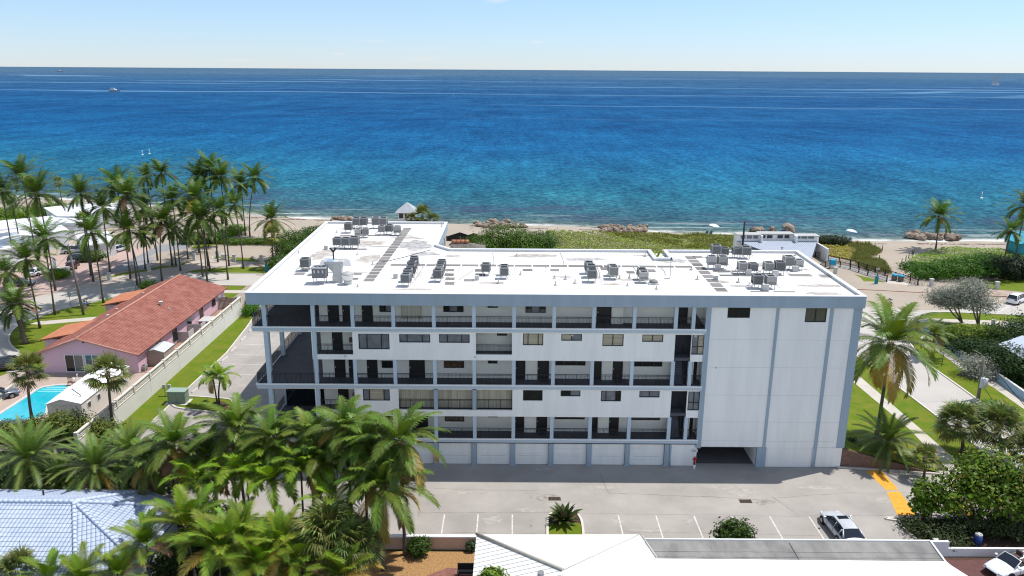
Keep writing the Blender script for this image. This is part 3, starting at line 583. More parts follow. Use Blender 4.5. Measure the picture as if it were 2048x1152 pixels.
# staircase wells: dark sheet painted for the shaded shaft, stair flights rising to the right, sloping balustrade
for k, zt in ((1, 8.0), (3, 13.5)):
    x0, x1 = CXS[-2]+.17, CXS[-1]-.0; z0 = FL[k]
    part('stair_shaft_shade', MB().box(x0-.05, YW-.06, z0, x1+.35, YW-.052, zt), mat('shaft_shade_grey', (.06, .06, .07), .8))
    b = MB()
    for i in range(15): b.box(x0+.02, YF+.45+.075*i, z0, x0+.95, YW-.07, z0+.18*(i+1))
    part('staircase', b, mat('stair_concrete', (.11, .12, .14), .8, .2, var=.2, vscale=1))
    b = MB(); b.ext([(YF+.4, z0+.02), (YW-.07, z0+2.7), (YW-.07, z0+3.7), (YF+.4, z0+1.0)], 'x', x0+.98, x0+1.05); part('stair_balustrade', b, RAIL)
    b = MB(); b.box(x1+.33, YW-1.2, z0, x1+.42, YW-.07, zt-2.6); part('stair_wall', b, WALLIN)
b = MB(); b.box(15.3, YW-.055, FL[5], 16.5, YW-.05, 16.28); part('stair_opening_shade', b, DOOR_SHADE); b = MB(); b.ext([(17.9, FL[5]+.02), (16.9, FL[5]+1.5), (16.9, FL[5]+.02)], 'y', YF+.6, YF+.7); part('stair_balustrade', b, RAIL)  # dark sheets here and below stand in for shaded stair openings
for k in (1, 3): part('stair_opening_shade', MB().box(CXS[-1]+.3, YW-.058, FL[k], GX1-.2, YW-.05, FL[k]+2.3), DOOR_SHADE)
# glazed lobby below the west terrace
lb = window((XL+.35, FL[1], GX0-.03, 8.0), 75.3, (.33, .66), None, mat('lobby_glass', (.006, .012, .014), .03, .9), FRAME, name='lobby_glazing')
b = MB(); b.box(XL+.3, 75.42, FL[1]-.01, GX0, 82, 8.0); part('lobby', b, DOOR_SHADE)
part('pipe', MB().tube([(-18.6, YF+.4, 8.5), (-18.6, YF+.4, 13.6)], .05, 6), CSILV)
part('mail_shelf', MB().box(-15.3, YW-.4, 6.6, -14.9, YW-.05, 6.9), mat('box_tan', (.35, .26, .17), .8)); part('mail_shelf', MB().box(-15.35, YW-.4, 12.1, -14.95, YW-.05, 12.5), mat('box_brown', (.14, .09, .08), .8))
# right hand volume
hr = [rect(crC, 995, 117, 1150, 202, YF), (V(1612.5, 614, YF)[0], V(1612, 644.5, YF)[1], V(1655.5, 614, YF)[0], V(1612.5, 613.5, YF)[1])]
hr = [(a, max(c, 14), e, 16.2) for a, c, e, g in hr]
b = MB(); wall_holes(b, GX1, XR, 2.12, 16.28, YF, YF+.25, hr); b.box(GX1, YF+.25, 2.12, GX1+.2, YB, 17.0); b.box(XR-.2, YF+.25, 2.12, XR, YB, 17.0); b.box(GX1+.2, YF+.25, 2.12, XR-.2, YB, 2.4); b.box(GX1+.2, YB-.2, 2.4, XR-.2, YB, 17.0); part('wall', b, WHITE)
for i, r_ in enumerate(hr): window(r_, YF+.12, (.5,), None, GLASS if i == 0 else mat('warm_glass', (.10, .10, .075), .1, .6)); part('room_box', MB().box(r_[0]-.5, YF+.3, r_[1]-.4, r_[2]+.5, YF+.34, r_[3]), DOOR_SHADE)
px = lambda a: V(a, 613, YF)[0]
for a, c, zb in ((px(1413.3), px(1423.5), 2.0), (px(1553.7), px(1559.5), 0.0), (px(1661.5), px(1668.5), .12), (px(1709), XR+.12, 2.12)):
    part('pilaster', MB().box(a, YF-.07, zb, c, YF-.003, 16.27), BLUE)
part('pilaster', MB().box(px(1553.7)-.5, YF-.06, 0, px(1559.5)+.12, YF+.7, 2.1), BLUE)
SEAMW = mat('wall_seam', (.55, .55, .57), .8)
for z in (13.05, 10.3, 7.5, 4.75, 2.75): part('control_joint', MB().box(GX1+.5, YF-.004, z, XR-1.0, YF-.001, z+.025), SEAMW)
for x, z in ((19.0, 10.2), (-15.6, 11.1), (5.5, 13.3), (16.9, 13.3), (-3.5, 11.1)): part('wall_plate', MB().box(x, YF-.01, z, x+.2, YF-.002, z+.16), mat('plate', (.5, .5, .5), .6))
# ground floor: garage doors between blue pilasters
gx = [-14.6, -10.95, -7.25, -3.55, .15, 3.85, 7.55, 11.25, 15.05]
b = MB(); b.box(GX0, YF+.32, 0, GX1, YW, 2.5); part('wall', b, WHITE)
for i, x in enumerate(gx):
    part('pilaster', MB().box(x-.22, YF-.02, 0, x+.22, YF+.3, 2.36), BLUE)
    part('pilaster_plinth', MB().box(x-.3, YF-.07, 0, x+.3, YF+.31, .12), BLUE)
    if i < len(gx)-1:
        g = MB(); w0, w1 = x+.26, gx[i+1]-.26
        for k in range(4): g.box(w0, YF+.22, .04+.57*k, w1, YF+.3, .04+.57*k+.558)
        d = part('garage_door', g, WHITE)
        for j in range(1, 4): MB().box(w0+.4, YF+.2, .04+.57*j-.25, w1-.4, YF+.218, .04+.57*j-.22).build('panel_groove', SEAMW, d) if j == 2 else None
b = MB(); b.box(gx[-1]+.3, YF+.1, .04, GX1-.1, YF+.31, 2.36); part('wall', b, WHITE); part('drain_pipe', MB().tube([(gx[-1]+.4, YF+.05, 0), (gx[-1]+.4, YF+.05, 2.2)], .06, 8), BLUEL)
part('slab_edge', MB().box(GX0-.4, YF-.02, 2.36, GX1, YF+.31, 2.48), WHITE)
# car entrance
gxa, gxb = px(1413)-.05, px(1553)-.4
b = MB(); b.box(gxb-.1, YF+.3, 0, gxb, YB-.3, 2.1); b.box(GX1-.25, YF+.02, 0, gxa+.15, YF+.3, 2.1); b.box(GX1-.1, YF+.3, 0, GX1+.05, YB-.3, 2.1); part('garage_inner_wall', b, WHITE)
b = MB(); b.box(GX1+.05, YB-.4, 0, gxb-.1, YB-.3, 2.1); part('garage_inner_wall', b, mat('garage_back_shade', (.05, .05, .055), .8))  # back wall coloured near black for the shade inside
b = MB(); b.box(px(1560)+.1, YF+.03, 0, XR-.05, YF+.3, 2.12); part('wall', b, WHITE); part('garage_door', MB().box(px(1560)+.25, YF-.0, .05, px(1661)-.1, YF+.03, 2.0), WHITE)
part('corner_panel', MB().box(px(1664)+.2, YF-.05, .1, XR-.05, YF+.03, 2.1), WHITE); part('downpipe', MB().tube([(px(1662), YF-.05, .1), (px(1662), YF-.05, 2.1)], .05, 8), BLUEL)
# roof
RP = [(-24.12, 67.78), (32.08, 67.78), (32.4, 86.2), (17.25, 86.2), (17.25, 82.3), (15.6, 82.3), (15.6, 86.2), (-7.0, 86.2), (-8.75, 88.3), (-8.75, 102.1), (-24.75, 102.1)]
b = MB(); b.prism(RP, 16.27, 17.12); part('roof', b, [ROOFW])
roofo = [o for o in APT.children if o.name == 'roof'][0]
def ring(mb, pts, d0, d1, z0, z1):
    """closed band between the outline offset by d0 and by d1 (positive = outwards)"""
    n = len(pts); P = [Vector(p) for p in pts]
    def off(i, d):
        p, a, c = P[i], P[i-1], P[(i+1) % n]; e1 = (p-a).normalized(); e2 = (c-p).normalized(); n1 = Vector((e1.y, -e1.x)); n2 = Vector((e2.y, -e2.x)); h = (n1+n2).normalized()
        return p + h*(d/max(.4, h.dot(n1)))
    for i in range(n):
        j = (i+1) % n; a0, a1, c0, c1 = off(i, d0), off(i, d1), off(j, d0), off(j, d1)
        mb.face([(*a0, z0), (*c0, z0), (*c0, z1), (*a0, z1)]); mb.face([(*a1, z0), (*a1, z1), (*c1, z1), (*c1, z0)])
        mb.face([(*a0, z1), (*c0, z1), (*c1, z1), (*a1, z1)]); mb.face([(*a0, z0), (*a1, z0), (*c1, z0), (*c0, z0)])
b = MB(); ring(b, RP, .09, .003, 16.25, 17.34); part('fascia', b, BLUE)
b = MB(); ring(b, RP, .13, -.28, 17.345, 17.40); part('coping', b, COPING)
b = MB(); ring(b, RP, -.003, -.2, 17.121, 17.34); part('parapet', b, ROOFW)
# light well behind the notch
for s_ in ((15.6, 82.3, 15.62, 86.0), (17.23, 82.3, 17.25, 86.0)): pass
b = MB(); b.box(GX1, YB-.02, 2.5, GX1+.02, YB, 2.6); 
# walk pads
def pad(x, y, w=.95, d=.95): 
    o = MB().box(x-w/2, y-d/2, 17.121, x+w/2, y+d/2, 17.15).build('walk_pad', PADG, roofo); return o
pads = []
for i in range(20): 
    y = 73.3+i*1.33
    if y < 100: pads.append((-13.95+.02*i, y, 1.0, 1.05))
for i in range(27): pads.append((-11.9+i*1.87, 79.4 if i < 30 else 79, 1.72, .72)) if -12+i*1.87 < 18.6 else None
for i in range(9): pads.append((19.7, 70.6+i*1.62, 1.05, 1.25))
pads += [(-20.5, 94.2, 1.5, .5), (-18.8, 94.2, 1.5, .5), (-17.1, 94.2, 1.5, .5), (-15.4, 94.2, 1.5, .5), (-18.2, 86.7, 3.2, .5), (-21.2, 77.3, .95, .9), (-21.3, 75.4, 1.0, .9), (-19.9, 75.1, 1.0, .9), (-19.6, 77.4, 1.0, .7), (-16.2, 75.6, 2.2, .9), (-15.7, 73.7, 1.2, .7),
         (21.6, 77.6, 1.8, .6), (23.5, 77.6, 1.8, .6), (21.9, 75.9, 1.9, .6), (23.9, 75.9, 1.9, .6), (29.2, 76.2, 2.2, .9), (31.6, 75.9, 1.1, 1.1), (23.2, 70.0, 1.7, .3), (25.5, 70.0, 2.0, .3), (20.6, 84.1, 1.0, .6), (-3.3, 77.3, 1.0, 1.0), (-3.2, 75.6, 1, .9), (-4.2, 73.4, 1, .8), (-6.4, 77.4, .9, .9), (-6.3, 75.5, .9, .9), (-6.1, 73.9, .9, .9), (-6.0, 72.2, .9, .9), (1.6, 77.6, 1, .9), (4.4, 77.6, .9, .9), (9.8, 78.3, 1.2, 1.2), (14.2, 77.6, 1.1, 1.1), (12.1, 76.9, .8, .9)]
for p in pads: pad(*p)
# rust and water stains on the roof membrane
def stain(x, y, rx, ry, m_, seed, z=17.1235):
    r_ = random.Random(seed); P = []
    for k in range(22):
        a = 2*math.pi*k/22; q = 1+.45*noise.noise(Vector((math.cos(a)*1.5+seed, math.sin(a)*1.5, 0)))+r_.uniform(-.12, .12); P.append((x+rx*q*math.cos(a), y+ry*q*math.sin(a), z))
    o = MB(); o.face(P); o.build('roof_stain', m_, roofo)
STA = mat('stain_tan', (.30, .265, .23), .8, .1, col2=(.50, .475, .45), vscale=1.2, detail=8); STB = mat('stain_grey', (.25, .245, .24), .8, .1, col2=(.47, .465, .46), vscale=1.5, detail=8)
for i, (x, y, a, c, m_) in enumerate([(-17.5, 90, 2.4, 1.6, STA), (-11.5, 89, 2.1, 2.6, STB), (-9.8, 84.6, 1.6, .8, STB), (-6.5, 83.5, 1.0, .6, STA), (2.5, 84, 3.2, .8, STA), (9.5, 72.3, .9, .35, STA), (-12.8, 93, 2.0, .8, STA), (14.5, 84.4, 1.5, .4, STB), (20.5, 73.5, .8, .5, STA), (30, 72.2, 2.2, .5, STA)]): stain(x, y, a, c, m_, i*7+1)
# ================================================================ VEGETATION
def tcol(r_, base, v=.25, yel=0):
    k = 1+r_.uniform(-v, v); y = r_.random() < yel
    c = (.34, .25, .04) if y else base
    return (c[0]*k*(1+r_.uniform(-.1, .15)), c[1]*k, c[2]*k)
def frond(mb, o, L, az, el, droop, nl, ll, lw, r_, tint, hang=.5, seg=2, stem=.025, twist=0):
    """feather leaf: arching rib with leaflets on both sides"""
    n = 9; p = Vector(o); pts = [p.copy()]; dirs = []
    hz = Vector((math.cos(az), math.sin(az), 0))
    for i in range(n):
        e = el - droop*((i+.5)/n)**1.35; d = hz*math.cos(e)+Vector((0, 0, math.sin(e))); p = p+d*(L/n); pts.append(p.copy()); dirs.append(d)
    dirs.append(dirs[-1]); side0 = Vector((-hz.y, hz.x, 0))
    for i in range(n):      # rib
        a, c = pts[i], pts[i+1]; w0, w1 = stem*(1-i/n*.8), stem*(1-(i+1)/n*.8); u_ = Vector((0, 0, 1))
        mb.face([a-side0*w0, c-side0*w1, c+side0*w1, a+side0*w0]); mb.c.append((tint[0]*1.5, tint[1]*1.25, tint[2]*1.2))
    for k in range(nl):
        s_ = .10+.9*(k+.5)/nl; f = s_*n; i = min(n-1, int(f)); q = pts[i].lerp(pts[i+1], f-i); d = dirs[i]
        up = side0.cross(d); up = -up if up.z < 0 else up
        for sg in (-1, 1):
            l_ = ll*(math.sin(math.pi*(.12+.80*s_))**.7)*r_.uniform(.85, 1.1)
            th = .35+.75*s_
            v = (side0*sg*math.cos(th) + d*math.sin(th) + up*(.25-.15*s_)).normalized()
            v2 = (v - Vector((0, 0, hang*r_.uniform(.7, 1.3)))).normalized()
            wv = v.cross(up).normalized()*lw*.5
            c = (tint[0]*r_.uniform(.75, 1.25), tint[1]*r_.uniform(.8, 1.2), tint[2]*r_.uniform(.7, 1.3))
            if seg == 1:
                e = q+(v*.45+v2*.55)*l_; mb.face([q-wv, q+wv, e]); mb.c.append(c)
            else:
                m1 = q+v*l_*.45; e = m1+v2*l_*.55
                mb.face([q-wv*.7, q+wv*.7, m1+wv, m1-wv]); mb.face([m1-wv, m1+wv, e]); mb.c += [c, c]
def feather_crown(name, seed, nf=24, L=4.2, nl=36, ll=.95, lw=.085, seg=2, base=(.085, .125, .022), el0=1.35, el1=-.75, droop=(.9, 1.5), hang=.6, yel=.1, wind=0, fruit=True, stem=.03):
    r_ = random.Random(seed); mb = MB(); mb.c = []
    for i in range(nf):
        t = i/(nf-1); el = el0+(el1-el0)*t**1.05+r_.uniform(-.12, .12); az = i*2.39996+r_.uniform(-.25, .25)
        dr = droop[0]+(droop[1]-droop[0])*t+r_.uniform(-.15, .15)
        Lf = L*(.75+.25*min(1, t*3))*r_.uniform(.85, 1.08)*(1 if t < .8 else .88)
        tint = tcol(r_, base, .22, 0); 
        if t > .72 and r_.random() < yel*3: tint = tcol(r_, (.30, .22, .045), .2)
        elif t > .8 and r_.random() < yel*2: tint = tcol(r_, (.16, .10, .05), .2)
        elif t < .25: tint = (tint[0]*1.1, tint[1]*1.25, tint[2])
        o = Vector((math.cos(az)*.12, math.sin(az)*.12, .15*(1-t)))
        frond(mb, o, Lf, az+wind*math.sin(az)*0, el, dr, nl, ll, lw, r_, tint, hang, seg, stem)
    return mb
def fan_crown(seed, nf=34, pet=.9, blade=.85, nb=16, base=(.13, .155, .035), el0=1.4, el1=-.9, droopy=.35, yel=.05):
    r_ = random.Random(seed); mb = MB(); mb.c = []
    for i in range(nf):
        t = i/(nf-1); el = el0+(el1-el0)*t+r_.uniform(-.15, .15); az = i*2.39996+r_.uniform(-.3, .3)
        h = Vector((math.cos(az), math.sin(az), 0)); d = h*math.cos(el)+Vector((0, 0, math.sin(el))); sd = Vector((-h.y, h.x, 0)); up = d.cross(sd)*-1
        tint = tcol(r_, base, .3, 0) if not (t > .75 and r_.random() < yel*5) else tcol(r_, (.20, .15, .07), .2)
        p0 = Vector((0, 0, 0)); p1 = d*pet*r_.uniform(.8, 1.1)
        mb.face([p0-sd*.02, p1-sd*.015, p1+sd*.015, p0+sd*.02]); mb.c.append((tint[0]*1.5, tint[1]*1.3, tint[2]))
        for k in range(nb):
            a = -1.9+3.8*(k+.5)/nb+r_.uniform(-.05, .05); v = d*math.cos(a)+sd*math.sin(a)+up*(.18*abs(math.sin(a)))
            l_ = blade*(.8+.2*math.cos(a))*r_.uniform(.85, 1.1); w_ = v.cross(up).normalized()*.045; m1 = p1+v*l_*.55; e = m1+(v-Vector((0, 0, droopy*r_.uniform(.6, 1.5)))).normalized()*l_*.5
            c = (tint[0]*r_.uniform(.75, 1.3), tint[1]*r_.uniform(.8, 1.2), tint[2]*r_.uniform(.7, 1.3))
            mb.face([p1-w_*.3, p1+w_*.3, m1+w_, m1-w_]); mb.face([m1-w_, m1+w_, e]); mb.c += [c, c]
    return mb
def mesh_of(mb, name, m):
    o = mb.build(name, m); me = o.data; bpy.data.objects.remove(o); return me
CR = {}
CR['coco'] = [mesh_of(feather_crown('c', 11+i, 30, 4.4, 44, 1.05, .07, 2, base=(.092, .135, .020), yel=.2), 'crown', FROND) for i in range(4)]
CR['cocofar'] = [mesh_of(feather_crown('c', 31+i, 32, 4.9, 20, 1.25, .17, 1, base=(.070, .115, .018), el1=-.5, droop=(.55, 1.0), hang=.65, yel=.025), 'crown', FROND) for i in range(5)]
CR['adonidia'] = [mesh_of(feather_crown('c', 51+i, 13, 2.6, 30, .75, .062, 2, base=(.145, .225, .018), el0=1.3, el1=-.1, droop=(1.0, 1.9), hang=.45, yel=.06, stem=.035), 'crown', FROND) for i in range(3)]
CR['areca'] = [mesh_of(feather_crown('c', 61+i, 20, 3.2, 30, .85, .062, 2, base=(.135, .20, .02), el0=1.45, el1=.15, droop=(.5, 1.5), hang=.35, yel=.10, stem=.03), 'crown', FROND) for i in range(3)]
CR['date'] = [mesh_of(feather_crown('c', 71+i, 72, 3.9, 44, .55, .05, 1, base=(.105, .15, .034), el0=1.4, el1=-.7, droop=(.7, 1.5), hang=.3, yel=.03, stem=.025), 'crown', FROND) for i in range(3)]
CR['fan'] = [mesh_of(fan_crown(81+i), 'crown', FROND) for i in range(3)]
CR['fanbig'] = [mesh_of(fan_crown(91+i, 70, 1.3, 1.15, 20, (.13, .165, .045), 1.45, -.5, .6), 'crown', FROND) for i in range(3)]
BASER = {'coco': 4.4, 'cocofar': 4.2, 'adonidia': 2.5, 'areca': 3.0, 'date': 3.3, 'fan': 1.75, 'fanbig': 2.4}
NM = {'coco': 'coconut_palm', 'cocofar': 'coconut_palm', 'adonidia': 'christmas_palm', 'areca': 'areca_palm', 'date': 'date_palm', 'fan': 'fan_palm', 'fanbig': 'fan_palm'}
prng = random.Random(77); pcount = [0]
def palm(kind, crown, base, label, size=None, group=None, tr=.16, bend=.35, bark=None):
    """crown pixel and either base pixel or distance Y; trunk and crown are parts of the palm"""
    bx, by = (G(*base) if isinstance(base, tuple) else (None, base))
    X, Z = V(crown[0], crown[1], by)
    if bx is None: bx = X + prng.uniform(-.3, .3)
    if Z < .5: Z = .5
    t = thing(NM[kind], label, 'palm tree', (bx, by, 0), group); r_ = prng
    top = Vector((X-bx, 0, Z)); n = 12; pts = []; rad = []
    bd = Vector((top.x*-.5*bend, r_.uniform(-.25, .25), 0))
    for i in range(n+1):
        s_ = i/n; p = top*s_; p.x = top.x*(s_**1.35); p += bd*math.sin(math.pi*s_)*.6; pts.append(p)
        rad.append(tr*(1.55-.6*min(1, s_*5)) if s_ < .2 else tr*(.95-.25*s_)+r_.uniform(-.006, .006))
    b = MB(); b.tube(pts, rad, 8 if by > 100 else 12)
    if kind in ('fan', 'fanbig', 'coco', 'cocofar') and Z > 2: b.tube([pts[-1]+Vector((0, 0, -.5)), pts[-1]+Vector((0, 0, .1))], [tr*1.3, tr*1.7], 8)
    b.build('trunk', bark or BARK, t)
    me = CR[kind][pcount[0] % len(CR[kind])]; pcount[0] += 1
    o = bpy.data.objects.new('crown', me); COL.objects.link(o); o.parent = t; o.location = pts[-1]
    s_ = (size or BASER[kind])/BASER[kind]*(1.12 if kind == 'cocofar' else 1); s_ *= r_.uniform(.92, 1.08); o.scale = (s_, s_, s_*r_.uniform(.9, 1.08)); o.rotation_euler = (r_.uniform(-.16, .16), r_.uniform(-.16, .16), r_.uniform(0, 6.28))
    return t
g1 = 'coconut palms of the seaside grove'
# seaward edge of the grove, left to right
for kind, c, b_, lab, s_ in [
 ('cocofar', (3, 383), 150, 'coconut palm cut by the left photo edge before the sea', 3.6),
 ('cocofar', (44, 352), 152, 'tallest coconut palm at the far left above the white roofs', 4.6),
 ('cocofar', (25, 410), 158, 'small low palm between two taller ones at far left', 2.4),
 ('cocofar', (77, 388), 128, 'coconut palm whose bare trunk crosses the white flat roof', 4.3),
 ('fan', (116, 364), (126, 412), 'thin round headed palm leaning left over the water', 2.0),
 ('cocofar', (162, 388), 138, 'coconut palm with drooping fronds right of the thin leaning palm', 3.7),
 ('cocofar', (233, 368), 136, 'coconut palm on the right end of the white flat roof', 3.9),
 ('cocofar', (249, 392), 132, 'coconut palm just below and right of the roof end palm', 3.8),
 ('cocofar', (293, 354), 150, 'left one of the pair of thin palms against the sea', 2.9),
 ('cocofar', (322, 346), 146, 'right one of the pair of thin palms against the sea', 3.6),
 ('cocofar', (396, 355), 146, 'left palm of the tall dense clump against the sea', 3.5),
 ('cocofar', (418, 338), 149, 'highest palm of the dense clump against the sea', 3.5),
 ('cocofar', (441, 354), 146, 'right palm of the tall dense clump against the sea', 3.5),
 ('cocofar', (388, 396), 138, 'palm in the heart of the grove below the tall clump', 4.0),
 ('cocofar', (345, 400), 142, 'low palm left of the heart of the grove', 3.3),
 ('cocofar', (482, 368), (491, 472), 'dark palm left of the tall one at the right grove end', 3.6),
 ('cocofar', (510, 356), (500, 473), 'tall palm at the right grove end standing on the sand', 4.2),
 ('cocofar', (469, 410), (487, 538), 'slim palm whose long trunk stands on the roadside grass strip', 3.1),
 ('cocofar', (543, 440), 151, 'coconut palm with horizontal fronds over the beach sand', 3.7),
 ('fan', (546, 470), (545, 536), 'bushy round headed palm beside the circular lawn', 2.4),
 ('cocofar', (405, 438), (415, 566), 'double trunked looking palm rising from the roadside above the red roof', 4.1),
 ('cocofar', (392, 425), (420, 541), 'leaning palm just behind the one above the red roof', 3.7),
 ('cocofar', (322, 444), (324, 562), 'palm with straight trunk left of the red roof peak', 4.0),
 ('cocofar', (256, 462), (283, 578), 'palm with long curved trunk ending at the red roof', 4.1),
 ('cocofar', (288, 472), (291, 538), 'short palm between the curved and the straight trunk', 2.5),
 ('cocofar', (344, 462), (352, 530), 'short palm beside the shaded asphalt drive', 3.0),
 ('cocofar', (372, 474), (376, 518), 'small palm on the grass behind the drive', 2.3),
 ('cocofar', (396, 462), (398, 506), 'thin palm on the grass left of the curved walk', 2.6),
 ('cocofar', (418, 466), (417, 495), 'smallest palm at the seaward end of the curved walk', 2.0),
 ('fan', (170, 440), 134, 'pale round headed palm in front of the white house roof', 2.3),
 ('cocofar', (88, 478), (110, 630), 'dark palm with a long trunk left of the utility pole', 3.6),
 ('cocofar', (183, 465), (207, 606), 'palm with a long trunk right of the utility pole', 3.9),
 ('cocofar', (52, 520), (80, 657), 'yellow green palm in front of the white villa', 3.4),
 ('cocofar', (12, 545), (22, 612), 'pale grey green palm at the left photo edge by the drive', 3.2),
 ('cocofar', (205, 415), 140, 'palm hiding the end of the white roof at the grove', 3.4),
 ('cocofar', (285, 418), 144, 'low leafy palm in the left middle of the grove', 3.4),
 ('cocofar', (440, 420), 136, 'leafy palm in the right middle of the grove', 3.5),
 ('cocofar', (34, 608), (51, 688), 'thick trunked palm on the lawn corner by the driveway', 3.2),
 ('cocofar', (28, 622), (44, 677), 'paler trunk standing just behind the thick trunked palm', 2.7)]: palm(kind, c, b_, lab, s_, g1, tr=.14 if b_ != (51, 688) else .3)
palm('fan', (56, 742), (66, 846), 'round headed fan palm beside the swimming pool', 2.35, 'fan palms of the pool garden', tr=.17)
palm('fan', (215, 748), (227, 866), 'round headed fan palm in front of the white garden wall', 2.55, 'fan palms of the pool garden', tr=.17)
palm('adonidia', (426, 757), (435, 811), 'left stem of the small double palm on the kerbed island', 2.0, 'small palms on the kerbed island', tr=.10)
palm('adonidia', (441, 753), (439, 812), 'right stem of the small double palm on the kerbed island', 2.0, 'small palms on the kerbed island', tr=.11)
palm('coco', (1781, 688), (1751, 885), 'big coconut palm right of the apartment block with a bare leaning trunk', 6.1, tr=.2)
palm('cocofar', (1878, 432), (1871, 500), 'lone coconut palm on the open beach by the boulders', 3.9, 'palms along the right beach', tr=.16)
palm('cocofar', (2052, 412), 150, 'tall coconut palm cut by the right photo edge', 4.0, 'palms along the right beach')
palm('cocofar', (2022, 462), 140, 'lower coconut palm by the turquoise beach hut', 3.0, 'palms along the right beach')
palm('coco', (1868, 668), (1864, 716), 'short coconut palm on the verge behind the big one', 3.0, tr=.16)
palm('date', (1776, 884), (1767, 925), 'dark feathery date palm at the corner of the block', 3.5, tr=.26)
palm('fan', (1850, 914), (1847, 958), 'small fan palm by the yellow painted hump', 1.75, tr=.13)
palm('fanbig', (1917, 850), (1925, 905), 'left clump of grey green fan palms beside the street', 2.7, 'fan palm clumps beside the street', tr=.2)
palm('fanbig', (1995, 858), (2000, 915), 'right clump of grey green fan palms beside the street', 3.0, 'fan palm clumps beside the street', tr=.2)
palm('fanbig', (2060, 905), (2060, 960), 'fan palm clump at the right photo edge beside the street', 2.4, 'fan palm clumps beside the street', tr=.2)
palm('fan', (845, 432), 155, 'bushy palm in front of the lifeguard hut', 2.6); palm('fan', (868, 440), 154, 'small palm right of the lifeguard hut palm', 1.7); palm('fan', (822, 437), 156, 'small palm left of the lifeguard hut palm', 1.6)
g2 = 'palms of the front garden grove'
for kind, c, Y, lab, s_ in [
 ('date', (55, 922), 60.5, 'feathery date palm left end of the row above the blue tiled roof', 3.8),
 ('date', (190, 938), 60, 'second feathery date palm above the blue tiled roof', 3.6),
 ('date', (262, 905), 63, 'feathery date palm behind the second one near the fence', 3.3),
 ('date', (120, 955), 60, 'low date palm squeezed between the two large ones', 2.6),
 ('coco', (346, 890), 57.5, 'coconut palm with yellow fronds hanging over the blue roof corner', 4.3),
 ('coco', (472, 862), 57.5, 'coconut palm below the kerbed island left of the gallery corner', 3.9),
 ('coco', (545, 876), 56.5, 'coconut palm under the corner columns of the block', 3.6),
 ('coco', (618, 876), 56.5, 'coconut palm under the dark lobby terrace', 3.6),
 ('coco', (688, 856), 55.8, 'tallest coconut palm in front of the garages', 3.6),
 ('coco', (732, 886), 54.5, 'bright coconut palm right behind the tallest one', 3.5),
 ('coco', (800, 886), 53.5, 'rightmost coconut palm reaching over the car park', 4.3),
 ('coco', (768, 975), 51.5, 'large coconut palm with drooping fronds above the gravel yard', 4.4),
 ('adonidia', (468, 950), 54.0, 'palm with one red brown dead frond before the slatted fence', 3.0),
 ('adonidia', (494, 945), 54.2, 'slender leaning palm right of the red frond palm', 2.7),
 ('adonidia', (545, 958), 53.6, 'bright palm in the middle of the slatted fence', 3.0),
 ('adonidia', (602, 935), 54.2, 'light green palm with arching fronds by the fence end', 3.2),
 ('adonidia', (540, 905), 56.0, 'yellow green palm behind the middle fence palm', 2.8),
 ('adonidia', (395, 960), 54.6, 'dark green palm right of the blue roof corner', 3.0),
 ('coco', (418, 915), 57.0, 'shaded coconut palm between the roof corner palms', 3.3),
 ('adonidia', (655, 935), 54.6, 'half hidden palm left of the large drooping one', 2.8),
 ('adonidia', (665, 1010), 51.5, 'bright spiky palm below the half hidden one', 2.6),
 ('areca', (371, 1052), 49.8, 'tall areca palm on the right slope of the blue roof', 3.4),
 ('areca', (293, 1090), 48.5, 'areca palm with grey fronds over the lower blue roof', 2.4),
 ('areca', (440, 1100), 47.8, 'areca palm with a long golden arching frond', 3.4),
 ('areca', (520, 1130), 47.2, 'bright upright areca palm near the bottom centre left', 3.2),
 ('areca', (605, 1128), 47.6, 'dark green areca palm left of the round fan palm', 3.2),
 ('fanbig', (655, 1072), 49.5, 'big round grey green fan palm beside the gravel yard', 3.0),
 ('fanbig', (708, 1092), 49.0, 'right half of the round fan palm mass by the gravel', 2.6),
 ('areca', (690, 1150), 47.0, 'areca palm at the bottom edge below the fan palm', 2.8),
 ('fanbig', (40, 1150), 47.2, 'fan palm in the bottom left photo corner', 2.2),
 ('areca', (100, 1165), 46.4, 'areca palm second from the bottom left corner', 2.4),
 ('areca', (170, 1162), 46.4, 'areca palm third from the bottom left corner', 2.5),
 ('coco', (640, 915), 55.2, 'coconut palm filling the gap right of the fence end palm', 3.4),
 ('coco', (742, 935), 53.8, 'coconut palm between the tallest and the large drooping one', 3.5),
 ('areca', (560, 1085), 49.0, 'areca palm tucked in front of the slatted fence', 2.6),
 ('areca', (480, 1075), 49.2, 'areca palm in the dark gap below the leaning palm', 2.6),
 ('coco', (300, 925), 58.5, 'coconut palm at the back corner of the blue roof', 3.4),
 ('areca', (235, 1155), 46.4, 'areca palm fourth from the bottom left corner', 2.5)]: palm(kind, c, Y, lab, s_, g2, tr=.13 if kind in ('coco',) else .10)
